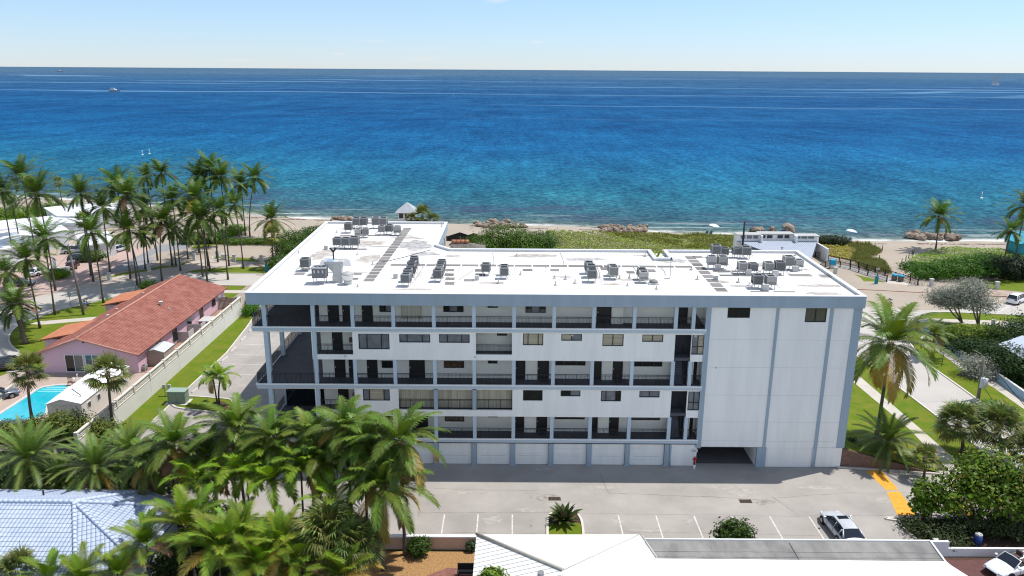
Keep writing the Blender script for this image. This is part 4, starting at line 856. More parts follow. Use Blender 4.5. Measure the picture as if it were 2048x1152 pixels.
# ---- leafy shrubs
def leaves(mb, blobs, n, size, base, seed, v=.35, flat=.3, yel=0.0, yc=(.22, .20, .03), shell=.55):
    r_ = random.Random(seed); W = [b_[1][0]*b_[1][1]+b_[1][1]*b_[1][2] for b_ in blobs]; T = sum(W)
    for (c, rd), w_ in zip(blobs, W):
        for k in range(int(n*w_/T)):
            u_ = Vector((r_.gauss(0, 1), r_.gauss(0, 1), r_.gauss(0, 1))).normalized(); q = shell+(1-shell)*r_.random()
            lump = 1+.42*noise.noise(Vector((u_.x*2.2+c[0], u_.y*2.2+c[1], u_.z*2.2)))+.14*noise.noise(Vector((u_.x*6+c[0], u_.y*6, u_.z*6)))
            p = Vector((c[0]+u_.x*rd[0]*q*lump, c[1]+u_.y*rd[1]*q*lump, c[2]+u_.z*rd[2]*q*lump))
            if p.z < .02: p.z = .02+abs(r_.gauss(0, .05))
            nn = (u_+Vector((r_.uniform(-.8, .8), r_.uniform(-.8, .8), r_.uniform(-.3, .9)+flat))).normalized(); a = nn.orthogonal().normalized(); a = Matrix.Rotation(r_.uniform(0, 6.28), 3, nn) @ a; b_ = nn.cross(a)
            s_ = size*r_.uniform(.6, 1.3); t_ = tcol(r_, base, v) if r_.random() > yel else tcol(r_, yc, v)
            mb.face([p-a*s_*.5, p-b_*s_*.33, p+a*s_*.55, p+b_*s_*.33]); mb.c.append(t_)
def shrub(name, label, cat, blobs_px, n, size, base, seed, stems=True, group=None, **k):
    """blobs given as (px, py, height, radius x, radius y); py is where the blob meets the ground"""
    bl = []
    for x, y, h, rx, ry in blobs_px: gx_, gy_ = G(x, y); bl.append(((gx_, gy_, h*.5), (rx, ry, h*.5)))
    c = bl[0][0]; t = thing(name, label, cat, (c[0], c[1], 0), group)
    B = [((b_[0][0]-c[0], b_[0][1]-c[1], b_[0][2]), b_[1]) for b_ in bl]
    mb = MB(); mb.c = []; leaves(mb, B, n, size, base, seed, **k); mb.build('foliage', LEAF, t)
    s_ = MB(); r_ = random.Random(seed)
    for b_ in B:
        for j in range(3):
            e = Vector((b_[0][0]+r_.uniform(-.5, .5)*b_[1][0], b_[0][1]+r_.uniform(-.5, .5)*b_[1][1], b_[0][2]*1.5)); s_.tube([(b_[0][0]+r_.uniform(-.2, .2), b_[0][1]+r_.uniform(-.2, .2), 0), ((b_[0][0]+e.x)/2+r_.uniform(-.2, .2), (b_[0][1]+e.y)/2, e.z*.5), e], [.09, .06, .02], 6)
    for i_ in range(len(B)-1): s_.tube([(B[i_][0][0], B[i_][0][1], -.08), (B[i_+1][0][0], B[i_+1][0][1], -.08)], .04, 5)
    s_.build('branches', BARKG, t); return t
DG, MG, YG = (.062, .12, .012), (.12, .22, .014), (.16, .21, .018)
shrub('sea_grape_bush', 'large rounded dark green sea grape bush behind the roof centre', 'bush', [(965, 508, 4.2, 5, 5), (1010, 504, 6.2, 6.0, 5), (1045, 510, 5, 5, 5)], 16000, .33, DG, 1, v=.5)
shrub('sea_grape_bush', 'smaller rounded bush right of the large sea grape bush', 'bush', [(1082, 504, 4.6, 4, 4)], 6000, .3, (.045, .10, .012), 2, v=.5)
shrub('sea_grape_bush', 'bright green sea grape thicket right of the sandy beach path', 'bush', [(1850, 556, 2.2, 3.5, 3), (1890, 556, 3.6, 5, 4), (1940, 552, 4.0, 5.5, 5), (1975, 540, 3.5, 5, 4), (1830, 540, 1.6, 3.2, 3)], 16000, .32, (.05, .13, .010), 3, v=.4)
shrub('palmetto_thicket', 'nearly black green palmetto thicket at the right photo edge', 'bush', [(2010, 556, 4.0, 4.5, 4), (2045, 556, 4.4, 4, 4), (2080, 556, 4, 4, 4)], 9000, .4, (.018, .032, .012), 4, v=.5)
shrub('dune_shrub', 'dark low shrub on the dune right of the beach pavilion', 'bush', [(1652, 489, 2.2, 3.2, 2.5), (1675, 490, 2.0, 3, 2.5)], 4500, .3, (.028, .042, .014), 5)
for i, (x, y, h, rx, lab) in enumerate([(20, 438, 3, 8, 'bright hedge left of the white roofs at the far left'), (95, 432, 3.5, 7, 'dark hedge between the palms and the white roof'), (15, 462, 3, 8, 'low hedge below the first one at the far left')]):
    shrub('hedge', lab, 'hedge', [(x, y, h, rx, 3.5), (x+22, y-1, h, rx*.6, 3)], 5000, .35, [MG, DG, MG][i], 20+i)
shrub('beach_shrub', 'bright green shrub under the palms by the sand', 'bush', [(472, 468, 2.4, 3, 2.5), (455, 472, 2, 3, 2.5)], 4000, .3, MG, 30)
shrub('beach_hedge', 'dark green hedge along the seaward side of the palm lawn', 'hedge', [(385, 487, 2.2, 3.4, 2), (410, 486, 2.2, 3.4, 2), (437, 485, 2.2, 3, 2)], 6500, .3, (.035, .095, .010), 31)
shrub('beach_hedge', 'pale green low plants behind the circular lawn', 'hedge', [(470, 489, 1.4, 4, 2.2), (505, 488, 1.4, 4, 2.2), (540, 489, 1.6, 4, 2.2)], 6000, .28, (.075, .14, .015), 32)
shrub('sea_grape_bush', 'mixed green bushes along the left side of the roof wing', 'bush', [(590, 490, 3.4, 4.5, 4), (640, 478, 3.0, 5, 5), (575, 512, 3.2, 3.5, 3.5), (670, 468, 2.6, 4, 4), (562, 540, 3.0, 3, 4)], 15000, .3, (.045, .095, .012), 33, v=.5)
shrub('drive_bush', 'round bush on the pink paving below the slanted villa wall', 'bush', [(118, 556, 1.8, 2.4, 1.8)], 2500, .28, MG, 34)
shrub('drive_bush', 'green bush beside the dark parked car on the pink paving', 'bush', [(182, 522, 2.2, 3.4, 2)], 2500, .3, DG, 35)
shrub('drive_bush', 'dark bush further back on the pink paving near the small car', 'bush', [(222, 498, 3, 3.4, 2)], 2500, .3, DG, 36)
shrub('round_bush', 'dark round bush behind the ridge of the red roof', 'bush', [(297, 578, 1.6, 1.8, 1.4)], 1500, .22, DG, 37)
shrub('hedge', 'bright green clipped hedge at the far end of the garden wall', 'hedge', [(502, 628, 2.0, 1.2, 2.6), (507, 616, 2.0, 1.3, 2.6)], 5000, .18, (.05, .15, .008), 38)
shrub('sea_grape_bush', 'yellow green leafy bush row in front of the white tent', 'bush', [(95, 884, 3.2, 2.6, 2.0), (135, 888, 3.8, 2.4, 2), (175, 890, 3.4, 2.4, 2), (215, 892, 2.8, 2.4, 2), (55, 885, 2.2, 2.4, 2), (10, 882, 2.0, 2.4, 2)], 13000, .24, (.085, .125, .018), 39, v=.5, yel=.12)
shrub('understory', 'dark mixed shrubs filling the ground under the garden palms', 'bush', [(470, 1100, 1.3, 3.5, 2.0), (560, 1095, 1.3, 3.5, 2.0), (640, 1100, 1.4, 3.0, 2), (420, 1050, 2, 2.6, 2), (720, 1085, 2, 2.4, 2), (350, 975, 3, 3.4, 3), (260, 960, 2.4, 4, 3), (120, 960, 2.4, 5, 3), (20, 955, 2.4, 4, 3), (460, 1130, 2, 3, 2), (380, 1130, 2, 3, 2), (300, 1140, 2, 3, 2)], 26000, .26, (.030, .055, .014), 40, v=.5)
shrub('garden_bush', 'round dark bush on the orange gravel', 'bush', [(838, 1110, 1.6, .95, .9)], 2600, .16, (.045, .085, .015), 41)
shrub('agave', 'small spiky plant on the gravel by the near house', 'plant', [(942, 1102, .9, .4, .35)], 500, .25, (.06, .09, .04), 42)
shrub('citrus_tree', 'leafy treetop showing above the grey roof edge in the car park', 'tree', [(1466, 1096, 2.6, 1.65, 1.3)], 3000, .24, (.045, .085, .012), 43, v=.45)

shrub('hedge', 'sunlit yellow green hedge top behind the silver leaved trees', 'hedge', [(1905, 694, 3.3, 2.6, 2.4), (1935, 697, 3.6, 2.8, 2.4), (1965, 700, 3.8, 2.8, 2.4), (1990, 704, 3.8, 2.6, 2.4)], 10000, .25, (.10, .18, .012), 45, yel=.2)  # sunlit top of the hedge mass put into the leaf colour
shrub('fig_thicket', 'large dark fig thicket behind the pale blue wall at the right', 'bush', [(1925, 706, 2.6, 3.2, 2.5), (1965, 722, 3.2, 3.8, 3), (2010, 742, 4.0, 4.0, 3.5), (2050, 765, 4.4, 4, 4), (2030, 715, 5.5, 4.4, 4), (2075, 705, 6, 5, 4)], 22000, .3, (.026, .058, .012), 46, v=.5)
shrub('street_bush', 'leafy bush at the foot of the utility pole on the street', 'bush', [(1975, 838, 2.2, 2.6, 1.8), (2000, 842, 1.9, 2, 1.8)], 3500, .28, (.06, .12, .012), 47)
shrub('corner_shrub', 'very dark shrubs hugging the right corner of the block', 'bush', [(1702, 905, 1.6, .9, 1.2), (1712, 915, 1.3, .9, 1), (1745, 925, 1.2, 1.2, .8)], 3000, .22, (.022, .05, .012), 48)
shrub('bed_shrub', 'shaded ferny shrubs behind the kerb at the lower right', 'bush', [(1830, 1060, 1.2, 1.6, 1.2), (1860, 1075, 1.3, 2, 1.4), (1900, 1070, 1.6, 2.4, 1.6), (1960, 1060, 2, 3, 2), (2020, 1070, 1.8, 2.6, 2), (1900, 1095, 1.2, 2, 1.2), (2045, 1050, 2, 3, 2)], 11000, .2, (.045, .065, .022), 49)
def tree(name, label, base_px, crowns, n, size, tint, seed, trunkr=.16, bark=BARKG, group=None, cat='tree', **k):
    """crowns: (pixel x, pixel y of centre, dY from trunk, rx, ry, rz)"""
    bx, by = G(*base_px); t = thing(name, label, cat, (bx, by, 0), group); B = []; s_ = MB(); r_ = random.Random(seed)
    for x, y, dy, rx, ry, rz in crowns:
        X, Z = V(x, y, by+dy); c = (X-bx, dy, Z); B.append((c, (rx, ry, rz)))
        e = Vector(c); f = .38
        s_.tube([(0, 0, 0), Vector((e.x*f+r_.uniform(-.1, .1), e.y*f, e.z*f*1.0)), Vector((e.x*.75, e.y*.75, e.z*.8)), e+Vector((0, 0, rz*.4))], [trunkr, trunkr*.75, trunkr*.5, trunkr*.12], 8)
        for j in range(5):
            u_ = Vector((r_.uniform(-1, 1)*rx, r_.uniform(-1, 1)*ry, r_.uniform(-.2, .8)*rz))*.8; s_.tube([Vector((e.x*.75, e.y*.75, e.z*.8)), e+u_*.5, e+u_], [trunkr*.4, trunkr*.25, trunkr*.08], 5)
    s_.build('trunk', bark, t); mb = MB(); mb.c = []; leaves(mb, B, n, size, tint, seed, **k); mb.build('crown', LEAF, t); return t
SIL = (.25, .265, .215)
tree('silver_buttonwood', 'grey leaved tree with spreading crown between road and hedge, right trunk', (1958, 656), [(1935, 585, 0, 3.6, 2.8, 2.1), (1962, 605, -1, 3.0, 2.6, 1.8), (1950, 572, 1, 2.8, 2.4, 1.4)], 11000, .22, SIL, 60, .15, group='silver leaved trees', v=.5, shell=.15)
tree('silver_buttonwood', 'grey leaved tree left of the forked one by the road', (1925, 646), [(1893, 590, 0, 3.6, 2.8, 1.9), (1912, 602, -1, 2.8, 2.4, 1.6), (1880, 600, 1, 2.4, 2.2, 1.2)], 9000, .22, SIL, 61, .15, group='silver leaved trees', v=.5, shell=.15)
tree('silver_buttonwood', 'leaning grey leaved tree behind the utility pole', (1914, 751), [(1952, 728, 0, 2.6, 2.1, 1.4), (1985, 742, 0, 2.6, 2.1, 1.4), (1965, 748, -.8, 2.2, 2, 1.1)], 9500, .2, SIL, 62, .13, group='silver leaved trees', v=.5, shell=.15)
tree('sea_grape_tree', 'big sea grape tree over the lower right planting bed', (1950, 1062), [(1935, 960, 1, 2.6, 2.2, 2.0), (1985, 935, 1.5, 3.0, 2.4, 2.0), (1905, 1000, 0, 1.8, 1.6, 1.5), (1975, 990, 0, 2.4, 2, 1.6)], 5600, .33, (.085, .15, .012), 63, .2, v=.65, yel=.12, shell=.15)
tree('sea_grape_tree', 'second sea grape tree at the right edge over the drive', (2014, 1070), [(2040, 960, 1, 2.6, 2.2, 2.0), (2030, 1000, 0, 2.4, 2, 1.6), (2075, 985, 0, 2.4, 2, 2)], 4200, .33, (.075, .14, .012), 64, .2, v=.65, yel=.1, shell=.15)
tree('sea_grape_tree', 'small leafy tree left of the big sea grape tree', (1843, 1045), [(1858, 985, .5, 1.5, 1.3, 1.3), (1850, 1010, 0, 1.2, 1.1, .9)], 1900, .3, (.09, .16, .012), 65, .1, v=.5)
tree('yard_tree', 'green treetop at the bottom edge in front of the ribbed roof', (985, 1408), [(985, 1156, 0, .8, .8, .5)], 2200, .2, (.11, .18, .018), 66, .1, v=.5)
# big leaved plant on the car park island
x, y = G(1128, 1045); t = thing('giant_leaf_plant', 'dark plant with broad upright leaves on the car park island', 'plant', (x, y, .05)); mb = MB(); mb.c = []; r_ = random.Random(8)
for i in range(34):
    az = i*2.4; el = 1.35-.032*i+r_.uniform(-.1, .1); L_ = r_.uniform(1.3, 1.9); h = Vector((math.cos(az), math.sin(az), 0)); sd = Vector((-h.y, h.x, 0)); P = []; n = 7; p = Vector((h.x*.1, h.y*.1, .15))
    tint = tcol(r_, (.045, .05, .02) if r_.random() < .6 else (.06, .10, .02), .3)
    for k in range(n+1): wd = .19*math.sin(math.pi*(.06+.94*k/n))**.8; P.append((p-sd*wd, p+sd*wd)); e = el-.8*(k/n)**2; p = p+(h*math.cos(e)+Vector((0, 0, math.sin(e))))*L_/n
    for k in range(n): mb.face([P[k][0], P[k+1][0], P[k+1][1], P[k][1]]); mb.c.append((tint[0], tint[1]*r_.uniform(.9, 1.1), tint[2]))
mb.build('leaf_rosette', LEAF, t); MB().tube([(0, 0, -.04), (0, 0, .4)], [.14, .1], 8).build('stem', BARKR, t)
# ---- ground cover nobody could count
def inside(p, poly):
    c = False; n = len(poly)
    for i in range(n):
        a, b_ = poly[i], poly[i-1]
        if (a[1] > p[1]) != (b_[1] > p[1]) and p[0] < (b_[0]-a[0])*(p[1]-a[1])/(b_[1]-a[1])+a[0]: c = not c
    return c
def cover(name, px, n, size, base, seed, h=.5, blades=False, v=.35, yel=0, yc=(.2, .2, .05), label=None):
    P = [G(*q) for q in px]; x0, x1 = min(p[0] for p in P), max(p[0] for p in P); y0, y1 = min(p[1] for p in P), max(p[1] for p in P); r_ = random.Random(seed); mb = MB(); mb.c = []; k = 0; tr = 0
    while k < n and tr < n*8:
        tr += 1; x, y = r_.uniform(x0, x1), r_.uniform(y0, y1)
        if not inside((x, y), P): continue
        q = noise.noise(Vector((x*.22, y*.3, seed))); q2 = noise.noise(Vector((x*.9, y*.9, seed+5)))
        if q < -.35 and blades: continue
        k += 1; z = h*max(.1, .55+.8*q+.5*q2)*r_.uniform(.3, 1.0); t_ = tcol(r_, base, v) if r_.random() > yel*(1+q*2) else tcol(r_, yc, v); s_ = size*r_.uniform(.6, 1.3)
        if blades: a = r_.uniform(0, 6.28); d = Vector((math.cos(a), math.sin(a), 0)); b0 = Vector((x, y, .25)); tp = b0+Vector((r_.uniform(-.4, .4), r_.uniform(-.4, .4), z+.3)); mb.face([b0-d*s_*.3, b0+d*s_*.3, tp])
        else:
            nn = Vector((r_.uniform(-.8, .8), r_.uniform(-1, .5), 1)).normalized(); a = nn.orthogonal(); a = (Matrix.Rotation(r_.uniform(0, 6.28), 3, nn) @ a).normalized()*s_*.5; c = nn.cross(a); p = Vector((x, y, z+.15)); mb.face([p-a, p-c*.7, p+a, p+c*.7])
        mb.c.append(t_)
    o = mb.build(name, LEAF); o['kind'] = 'stuff'; return o
cover('dune_vegetation', [(1092, 463), (1150, 466), (1250, 470), (1350, 472), (1420, 473), (1480, 474), (1480, 512), (1092, 512)], 22000, .34, (.17, .24, .025), 1, .9, yel=.3, yc=(.17, .17, .05))
cover('dune_grass', [(1200, 468), (1300, 470), (1400, 472), (1480, 476), (1480, 500), (1380, 500), (1250, 478)], 9000, .25, (.21, .22, .06), 2, .7, True, yel=.3)
cover('dune_vegetation', [(1632, 486), (1680, 487), (1708, 492), (1712, 515), (1700, 522), (1632, 508)], 6500, .34, (.27, .25, .03), 3, .6, yel=.35, yc=(.30, .24, .09))
cover('dune_grass', [(1685, 488), (1720, 490), (1740, 492), (1765, 505), (1752, 512), (1772, 530), (1782, 550), (1730, 540), (1700, 522), (1712, 505)], 9000, .22, (.20, .22, .07), 4, .8, True, yel=.25)
cover('dune_vegetation', [(1815, 520), (1860, 505), (1900, 497), (1990, 500), (2048, 510), (2048, 530), (1900, 540), (1840, 560)], 9000, .3, (.16, .27, .02), 5, .9)
cover('dune_vegetation', [(560, 486), (640, 462), (700, 455), (760, 470), (640, 500), (600, 530), (560, 545)], 9000, .3, (.16, .22, .02), 6, 1.2, yel=.15)
cover('dune_vegetation', [(-100, 425), (60, 420), (150, 425), (150, 450), (60, 470), (-100, 470)], 6000, .4, (.05, .10, .015), 7, 1.2)

# weed line and drift on the sand
mb = MB(); mb.c = []; r_ = random.Random(4)
for k in range(5200):
    x = r_.uniform(-110, 150); d = -3.5-2.5*noise.noise(Vector((x*.05, 0, 0)))+r_.gauss(0, .35)
    if noise.noise(Vector((x*.12, 4, 0))) < -.05: continue
    if r_.random() < .12: d -= r_.uniform(1, 9)
    y = shore(max(-120, min(160, x)))+d; s_ = r_.uniform(.08, .35); a = r_.uniform(0, 3.14); v = Vector((math.cos(a), math.sin(a)*.5, 0))*s_; w_ = Vector((-v.y, v.x, 0))*.5; z = beachz(x, y, d)+.04; p = Vector((x, y, z)); mb.face([p-v, p-w_, p+v, p+w_]); mb.c.append(tcol(r_, (.11, .06, .045), .4))
o = mb.build('seaweed', LEAF); o['kind'] = 'stuff'
# ================================================================ THINGS ON THE ROOF
ZR = 17.124
def make_ac(loc, label, light=False, tall=1.0, group='air conditioners on the white roof', pipe=1):
    t = thing('condenser_unit', label, 'air conditioner', loc, group); w_ = .40; z0, z1 = .42, .42+.82*tall
    body = MB(); body.box(-w_+.03, -w_+.03, z0+.05, w_-.03, w_-.03, z1-.08)
    B = body.build('coil_core', ACD if not light else mat('coil_light', (.09, .09, .09), .6), t)
    f = MB(); n = 13
    for i in range(n):
        a = -w_+.05+(2*w_-.1)*i/(n-1)
        for s_ in (-1, 1): f.box(a-.014, s_*w_-.02, z0+.08, a+.014, s_*w_+.004, z1-.1); f.box(s_*w_-.02, a-.014, z0+.08, s_*w_+.004, a+.014, z1-.1)
    for sx_ in (-1, 1):
        for sy_ in (-1, 1): f.box(sx_*w_-.035, sy_*w_-.035, z0, sx_*w_+.035, sy_*w_+.035, z1-.02)
    f.box(-w_-.01, -w_-.01, z0, w_+.01, w_+.01, z0+.07); 
    for a0, b0, a1, b1 in ((-w_-.02, -w_-.02, w_+.02, -w_+.07), (-w_-.02, w_-.07, w_+.02, w_+.02), (-w_-.02, -w_+.07, -w_+.07, w_-.07), (w_-.07, -w_+.07, w_+.02, w_-.07)): f.box(a0, b0, z1-.1, a1, b1, z1)
    if light: f.box(-w_-.012, -w_-.012, z0+.3, w_+.012, -w_+.03, z1-.1)
    f.build('louvred_cabinet', ACL if light else ACG, t)
    g = MB(); [g.tube([(r_*math.cos(a), r_*math.sin(a), z1-.01) for a in [k*math.pi/8 for k in range(17)]], .008, 4, False) for r_ in (.12, .21, .30)]
    [g.box(-.008+.33*math.cos(k)*0-.0, -.33, z1-.015, .008, .33, z1-.003) for k in (0,)]; g.box(-.33, -.008, z1-.014, .33, .008, z1-.004); g.tube([(0, 0, z1-.05), (0, 0, z1+.01)], .08, 10); g.build('fan_guard', RAIL, t)
    l = MB()
    for x in (-.3, .3): l.box(x-.025, -.42, 0, x+.025, -.37, z0); l.box(x-.025, .37, 0, x+.025, .42, z0); l.box(x-.03, -.45, z0-.05, x+.03, .45, z0-.002); l.box(x-.03, -.5, 0, x+.03, -.3, .03)
    l.box(-.32, -.02, z0-.045, .32, .02, z0-.006); l.build('stand', PVC, t)
    q = MB(); s_ = pipe; q.tube([(s_*.42, -.1, z0+.15), (s_*.6, -.15, z0+.05), (s_*.62, -.2, .2), (s_*.95, -.25, .08)], .025, 6); q.tube([(s_*.42, 0, z0+.1), (s_*.7, -.05, z0-.1), (s_*1.0, -.05, .07)], .02, 6); q.build('refrigerant_pipe', PVC, t)
    q = MB(); q.box(s_*.42-.04, -.12, z0+.1, s_*.42+.05, .06, z0+.24); q.build('valve_box', RAIL, t)
    return t
AC0 = make_ac((0, 0, 0), 'x'); AC1 = make_ac((0, 0, 0), 'x', True)
used = [False, False]
def ac(px, py, label, light=0, rz=0, s_=1.0, sz=1.0):
    x, y = G(px, py, ZR)
    if not used[light]: o = (AC0, AC1)[light]; used[light] = True; o.location = (x, y, ZR); o.rotation_euler.z = rz; o.scale = (s_, s_, s_*sz); o['label'] = label
    else: o = dup((AC0, AC1)[light], (x, y, ZR), rz, (s_, s_, s_*sz), label)
    return o
q2 = lambda x, y: (450+x/4, 400+y/4)
q3 = lambda x, y: (900+x/4, 400+y/4)
q4 = lambda x, y: (1350+x/4, 400+y/4)
for f_, lst in ((q2, [
    ((648, 566), 'lone condenser unit on bent legs at the left end of the roof', 0, 1.0), ((905, 385), 'left unit of the tight trio of condensers on the roof wing', 0, 1.0), ((972, 388), 'middle unit of the tight trio of condensers on the roof wing', 0, 1.0),
    ((1040, 388), 'right unit of the tight trio of condensers on the roof wing', 0, 1.08), ((990, 262), 'narrow leftmost condenser at the seaward end of the wing', 0, .95), ((1055, 226), 'back row condenser furthest left on the roof wing', 0, 1.05),
    ((1112, 224), 'back row condenser second from left on the roof wing', 0, 1.05), ((1210, 226), 'back row condenser third from left, tall, on the roof wing', 0, 1.05), ((1270, 226), 'back row condenser furthest right on the roof wing', 0, 1.05),
    ((1068, 300), 'left of the two pale condensers in the middle of the wing clutter', 1, .8), ((1126, 300), 'right of the two pale condensers in the middle of the wing clutter', 1, .85), ((1256, 278), 'pale left condenser of the trio by the pad walkway', 1, .85),
    ((1317, 275), 'dark middle condenser of the trio by the pad walkway', 0, .9), ((1380, 283), 'right condenser of the trio nearest the pad walkway', 1, .9),
    ((1516, 545), 'farthest of the five condensers standing in file', 0, .92), ((1498, 585), 'second farthest of the five condensers standing in file', 0, .92), ((1490, 612), 'middle one of the five condensers standing in file', 0, .92),
    ((1466, 652), 'second nearest of the five condensers standing in file', 0, .92), ((1450, 688), 'nearest of the five condensers standing in file', 0, .92),
    ((1736, 566), 'farthest of the four condensers in the second file', 0, .9), ((1726, 594), 'third of the four condensers in the second file', 0, .9), ((1718, 618), 'second of the four condensers in the second file', 1, .9), ((1705, 652), 'nearest of the four condensers in the second file', 0, .9)]),
  (q3, [((288, 600), 'single condenser left of the dark pair at roof centre', 0, .92), ((434, 600), 'back unit of the dark close pair at roof centre', 0, .85), ((432, 628), 'dark front unit of the close pair at roof centre', 0, .88),
    ((1108, 588), 'back condenser of the file of three right of centre', 0, .92), ((1126, 618), 'middle condenser of the file of three right of centre', 0, .95), ((1134, 655), 'front condenser of the file of three right of centre', 0, .98),
    ((1296, 605), 'back condenser of the pair next to the file of three', 0, .9), ((1306, 632), 'front pale condenser of the pair next to the file of three', 1, .95),
    ((1530, 635), 'back condenser of the pair left of the vent dome', 0, .88), ((1546, 660), 'front condenser of the pair left of the vent dome', 1, .9)]),
  (q4, [((322, 462), 'leftmost condenser at the back edge of the right roof part', 0, 1.05), ((392, 458), 'second condenser at the back edge of the right roof part', 0, .9), ((487, 460), 'third condenser at the back edge of the right roof part', 0, .9),
    ((560, 466), 'rightmost condenser at the back edge of the right roof part', 0, 1.05), ((288, 548), 'pale condenser left of its pair behind the right pad row', 1, .98), ((374, 550), 'right condenser of the pair behind the right pad row', 1, 1.0),
    ((533, 592), 'pale unit left of the tall dark one on the right roof part', 1, .95), ((620, 592), 'tall narrow dark unit in the middle of the right roof part', 0, .85), ((741, 592), 'pale condenser left of the grey one near the right roof edge', 1, .98),
    ((830, 595), 'grey condenser right of the pale one near the right roof edge', 0, 1.0), ((900, 556), 'large condenser of the rightmost pair on the roof', 1, 1.05), ((980, 560), 'small last condenser nearest the right parapet', 1, .88),
    ((652, 705), 'dark condenser of the pair nearest the right front roof edge', 0, .98), ((757, 708), 'pale condenser of the pair nearest the right front roof edge', 1, .95)])):
    for c, lab, lt, s_ in lst: px_, py_ = f_(*c); ac(px_, py_, lab, lt, R(prng.uniform(-6, 6)) + (math.pi if prng.random() < .2 else 0), s_*1.1, prng.uniform(.92, 1.04))
# large machines at the left
x, y = G(641, 566, ZR); t = thing('air_handler', 'large dark grey square air handler on tall bent legs', 'air handler', (x, y, ZR)); t.scale = (.66, .66, .72)
b = MB(); b.prism([(-.95, -.85), (.95, -.85), (1.05, -.6), (1.05, .7), (.9, .95), (-.9, .95), (-1.05, .7), (-1.05, -.6)], .85, 2.15); cab = b.build('cabinet', mat('handler_grey', (.13, .135, .15), .5, .4, var=.1, vscale=1), t)
b = MB(); b.box(-1.12, -1.0, 2.15, 1.12, 1.05, 2.24); b.build('lid', mat('lid_grey', (.27, .28, .31), .5, .4), t); b = MB(); [b.tube([(x0+.36*math.cos(a), .1+.36*math.sin(a), 2.26) for a in [k*math.pi/8 for k in range(17)]], .06, 6, False) for x0 in (-.35, .35)]; b.build('fan_guard', RAIL, t)
for x0 in (-.7, -.1, .5): MB().box(x0, -.875, 1.55, x0+.22, -.856, 1.95).build('access_label', PVC, cab)
b = MB(); [b.tube([(x0, y0, .85), (x0*1.05, y0, .4), (x0*.9, y0, .0)], .05, 8) for x0 in (-.75, .75) for y0 in (-.75, .75)]; b.tube([(-.75, -.75, .45), (.75, -.75, .45)], .035, 6); b.build('legs', PVC, t)
x, y = G(677, 563, ZR); t = thing('duct_riser', 'tall white boxy duct with a slanting hood and blue top hatch', 'duct', (x, y, ZR)); t.scale = (.8, .8, .85)
b = MB(); b.box(-.6, -.5, 0, .6, .5, .75); b.box(-.55, -.45, .75, .55, .45, 2.2); b.build('riser', PVC, t); b = MB(); b.ext([(-1.5, 2.15), (.8, 2.15), (.8, 2.45), (-1.5, 2.45)], 'y', -.55, .55); b.ext([(-1.5, 2.15), (-.6, 2.15), (-.56, 1.2)], 'y', -.4, .4); b.build('hood', PVC, t)
MB().box(-1.3, -.4, 2.452, -.4, .4, 2.49).build('hatch', mat('hatch_blue', (.22, .35, .50), .4), t); b = MB(); b.tube([(.1, .3, 2.45), (.1, .3, 3.0)], .06, 8); b.tube([(.1, .3, 2.9), (-.12, .3, 3.15)], .05, 6); b.tube([(.1, .3, 2.9), (.32, .3, 3.15)], .05, 6); 
b = MB(); b.box(.2, -.3, 2.452, .6, .3, 2.5); b.build('vent_box', ACL, t)
x, y = G(696, 568, ZR); t = thing('exhaust_fan', 'white round exhaust fan with a grey conical cap', 'exhaust fan', (x, y, ZR)); t.scale = (.78, .78, .8)
b = MB(); b.tube([(0, 0, 0), (0, 0, .55)], .5, 24, sm=True); b.build('curb_drum', PVC, t); b = MB(); b.tube([(0, 0, .55), (0, 0, .7), (0, 0, 1.2), (0, 0, 1.25)], [.55, .62, .78, .80], 28); b.build('fan_drum', mat('drum_white', (.68, .67, .64), .5), t); b = MB(); b.tube([(0, 0, 1.252), (0, 0, 1.35), (0, 0, 1.5), (0, 0, 1.58)], [.80, .7, .4, .1], 28); b.build('cap', ACL, t)
x, y = G(672, 528, ZR); t = thing('roof_hatch', 'low wide pale grey box with sloping sides behind the duct', 'roof hatch', (x, y, ZR)); t.scale = (.8, .8, .8); b = MB(); n = len(b.v)
b.v += [(-2.0, -1.2, 0), (2.3, -1.2, 0), (2.3, 1.2, 0), (-2.0, 1.2, 0), (-1.7, -.8, .75), (2.0, -.8, .75), (2.0, .9, .8), (-1.7, .9, .8)]; b.f += [(0, 3, 2, 1), (4, 5, 6, 7), (0, 1, 5, 4), (1, 2, 6, 5), (2, 3, 7, 6), (3, 0, 4, 7)]; b.build('curb', mat('hatch_pale', (.56, .56, .57), .6), t, bevel=.03); MB().box(-1.4, -.5, .8, 1.7, .7, .86).build('lid', ROOFW, t)
x, y = G(668, 532, ZR); t = thing('gooseneck_vent', 'dark forked vent pipe standing behind the duct', 'vent', (x, y, ZR)); b = MB(); b.tube([(0, 0, 0), (0, 0, 1.6)], .07, 8); b.tube([(0, 0, 1.5), (-.3, 0, 1.95)], [.09, .13], 8); b.tube([(0, 0, 1.5), (.3, 0, 1.95)], [.09, .13], 8); b.build('pipe', RAIL, t); MB().tube([(0, 0, 0), (0, 0, .15)], [.2, .12], 12).build('flashing', ACL, t)
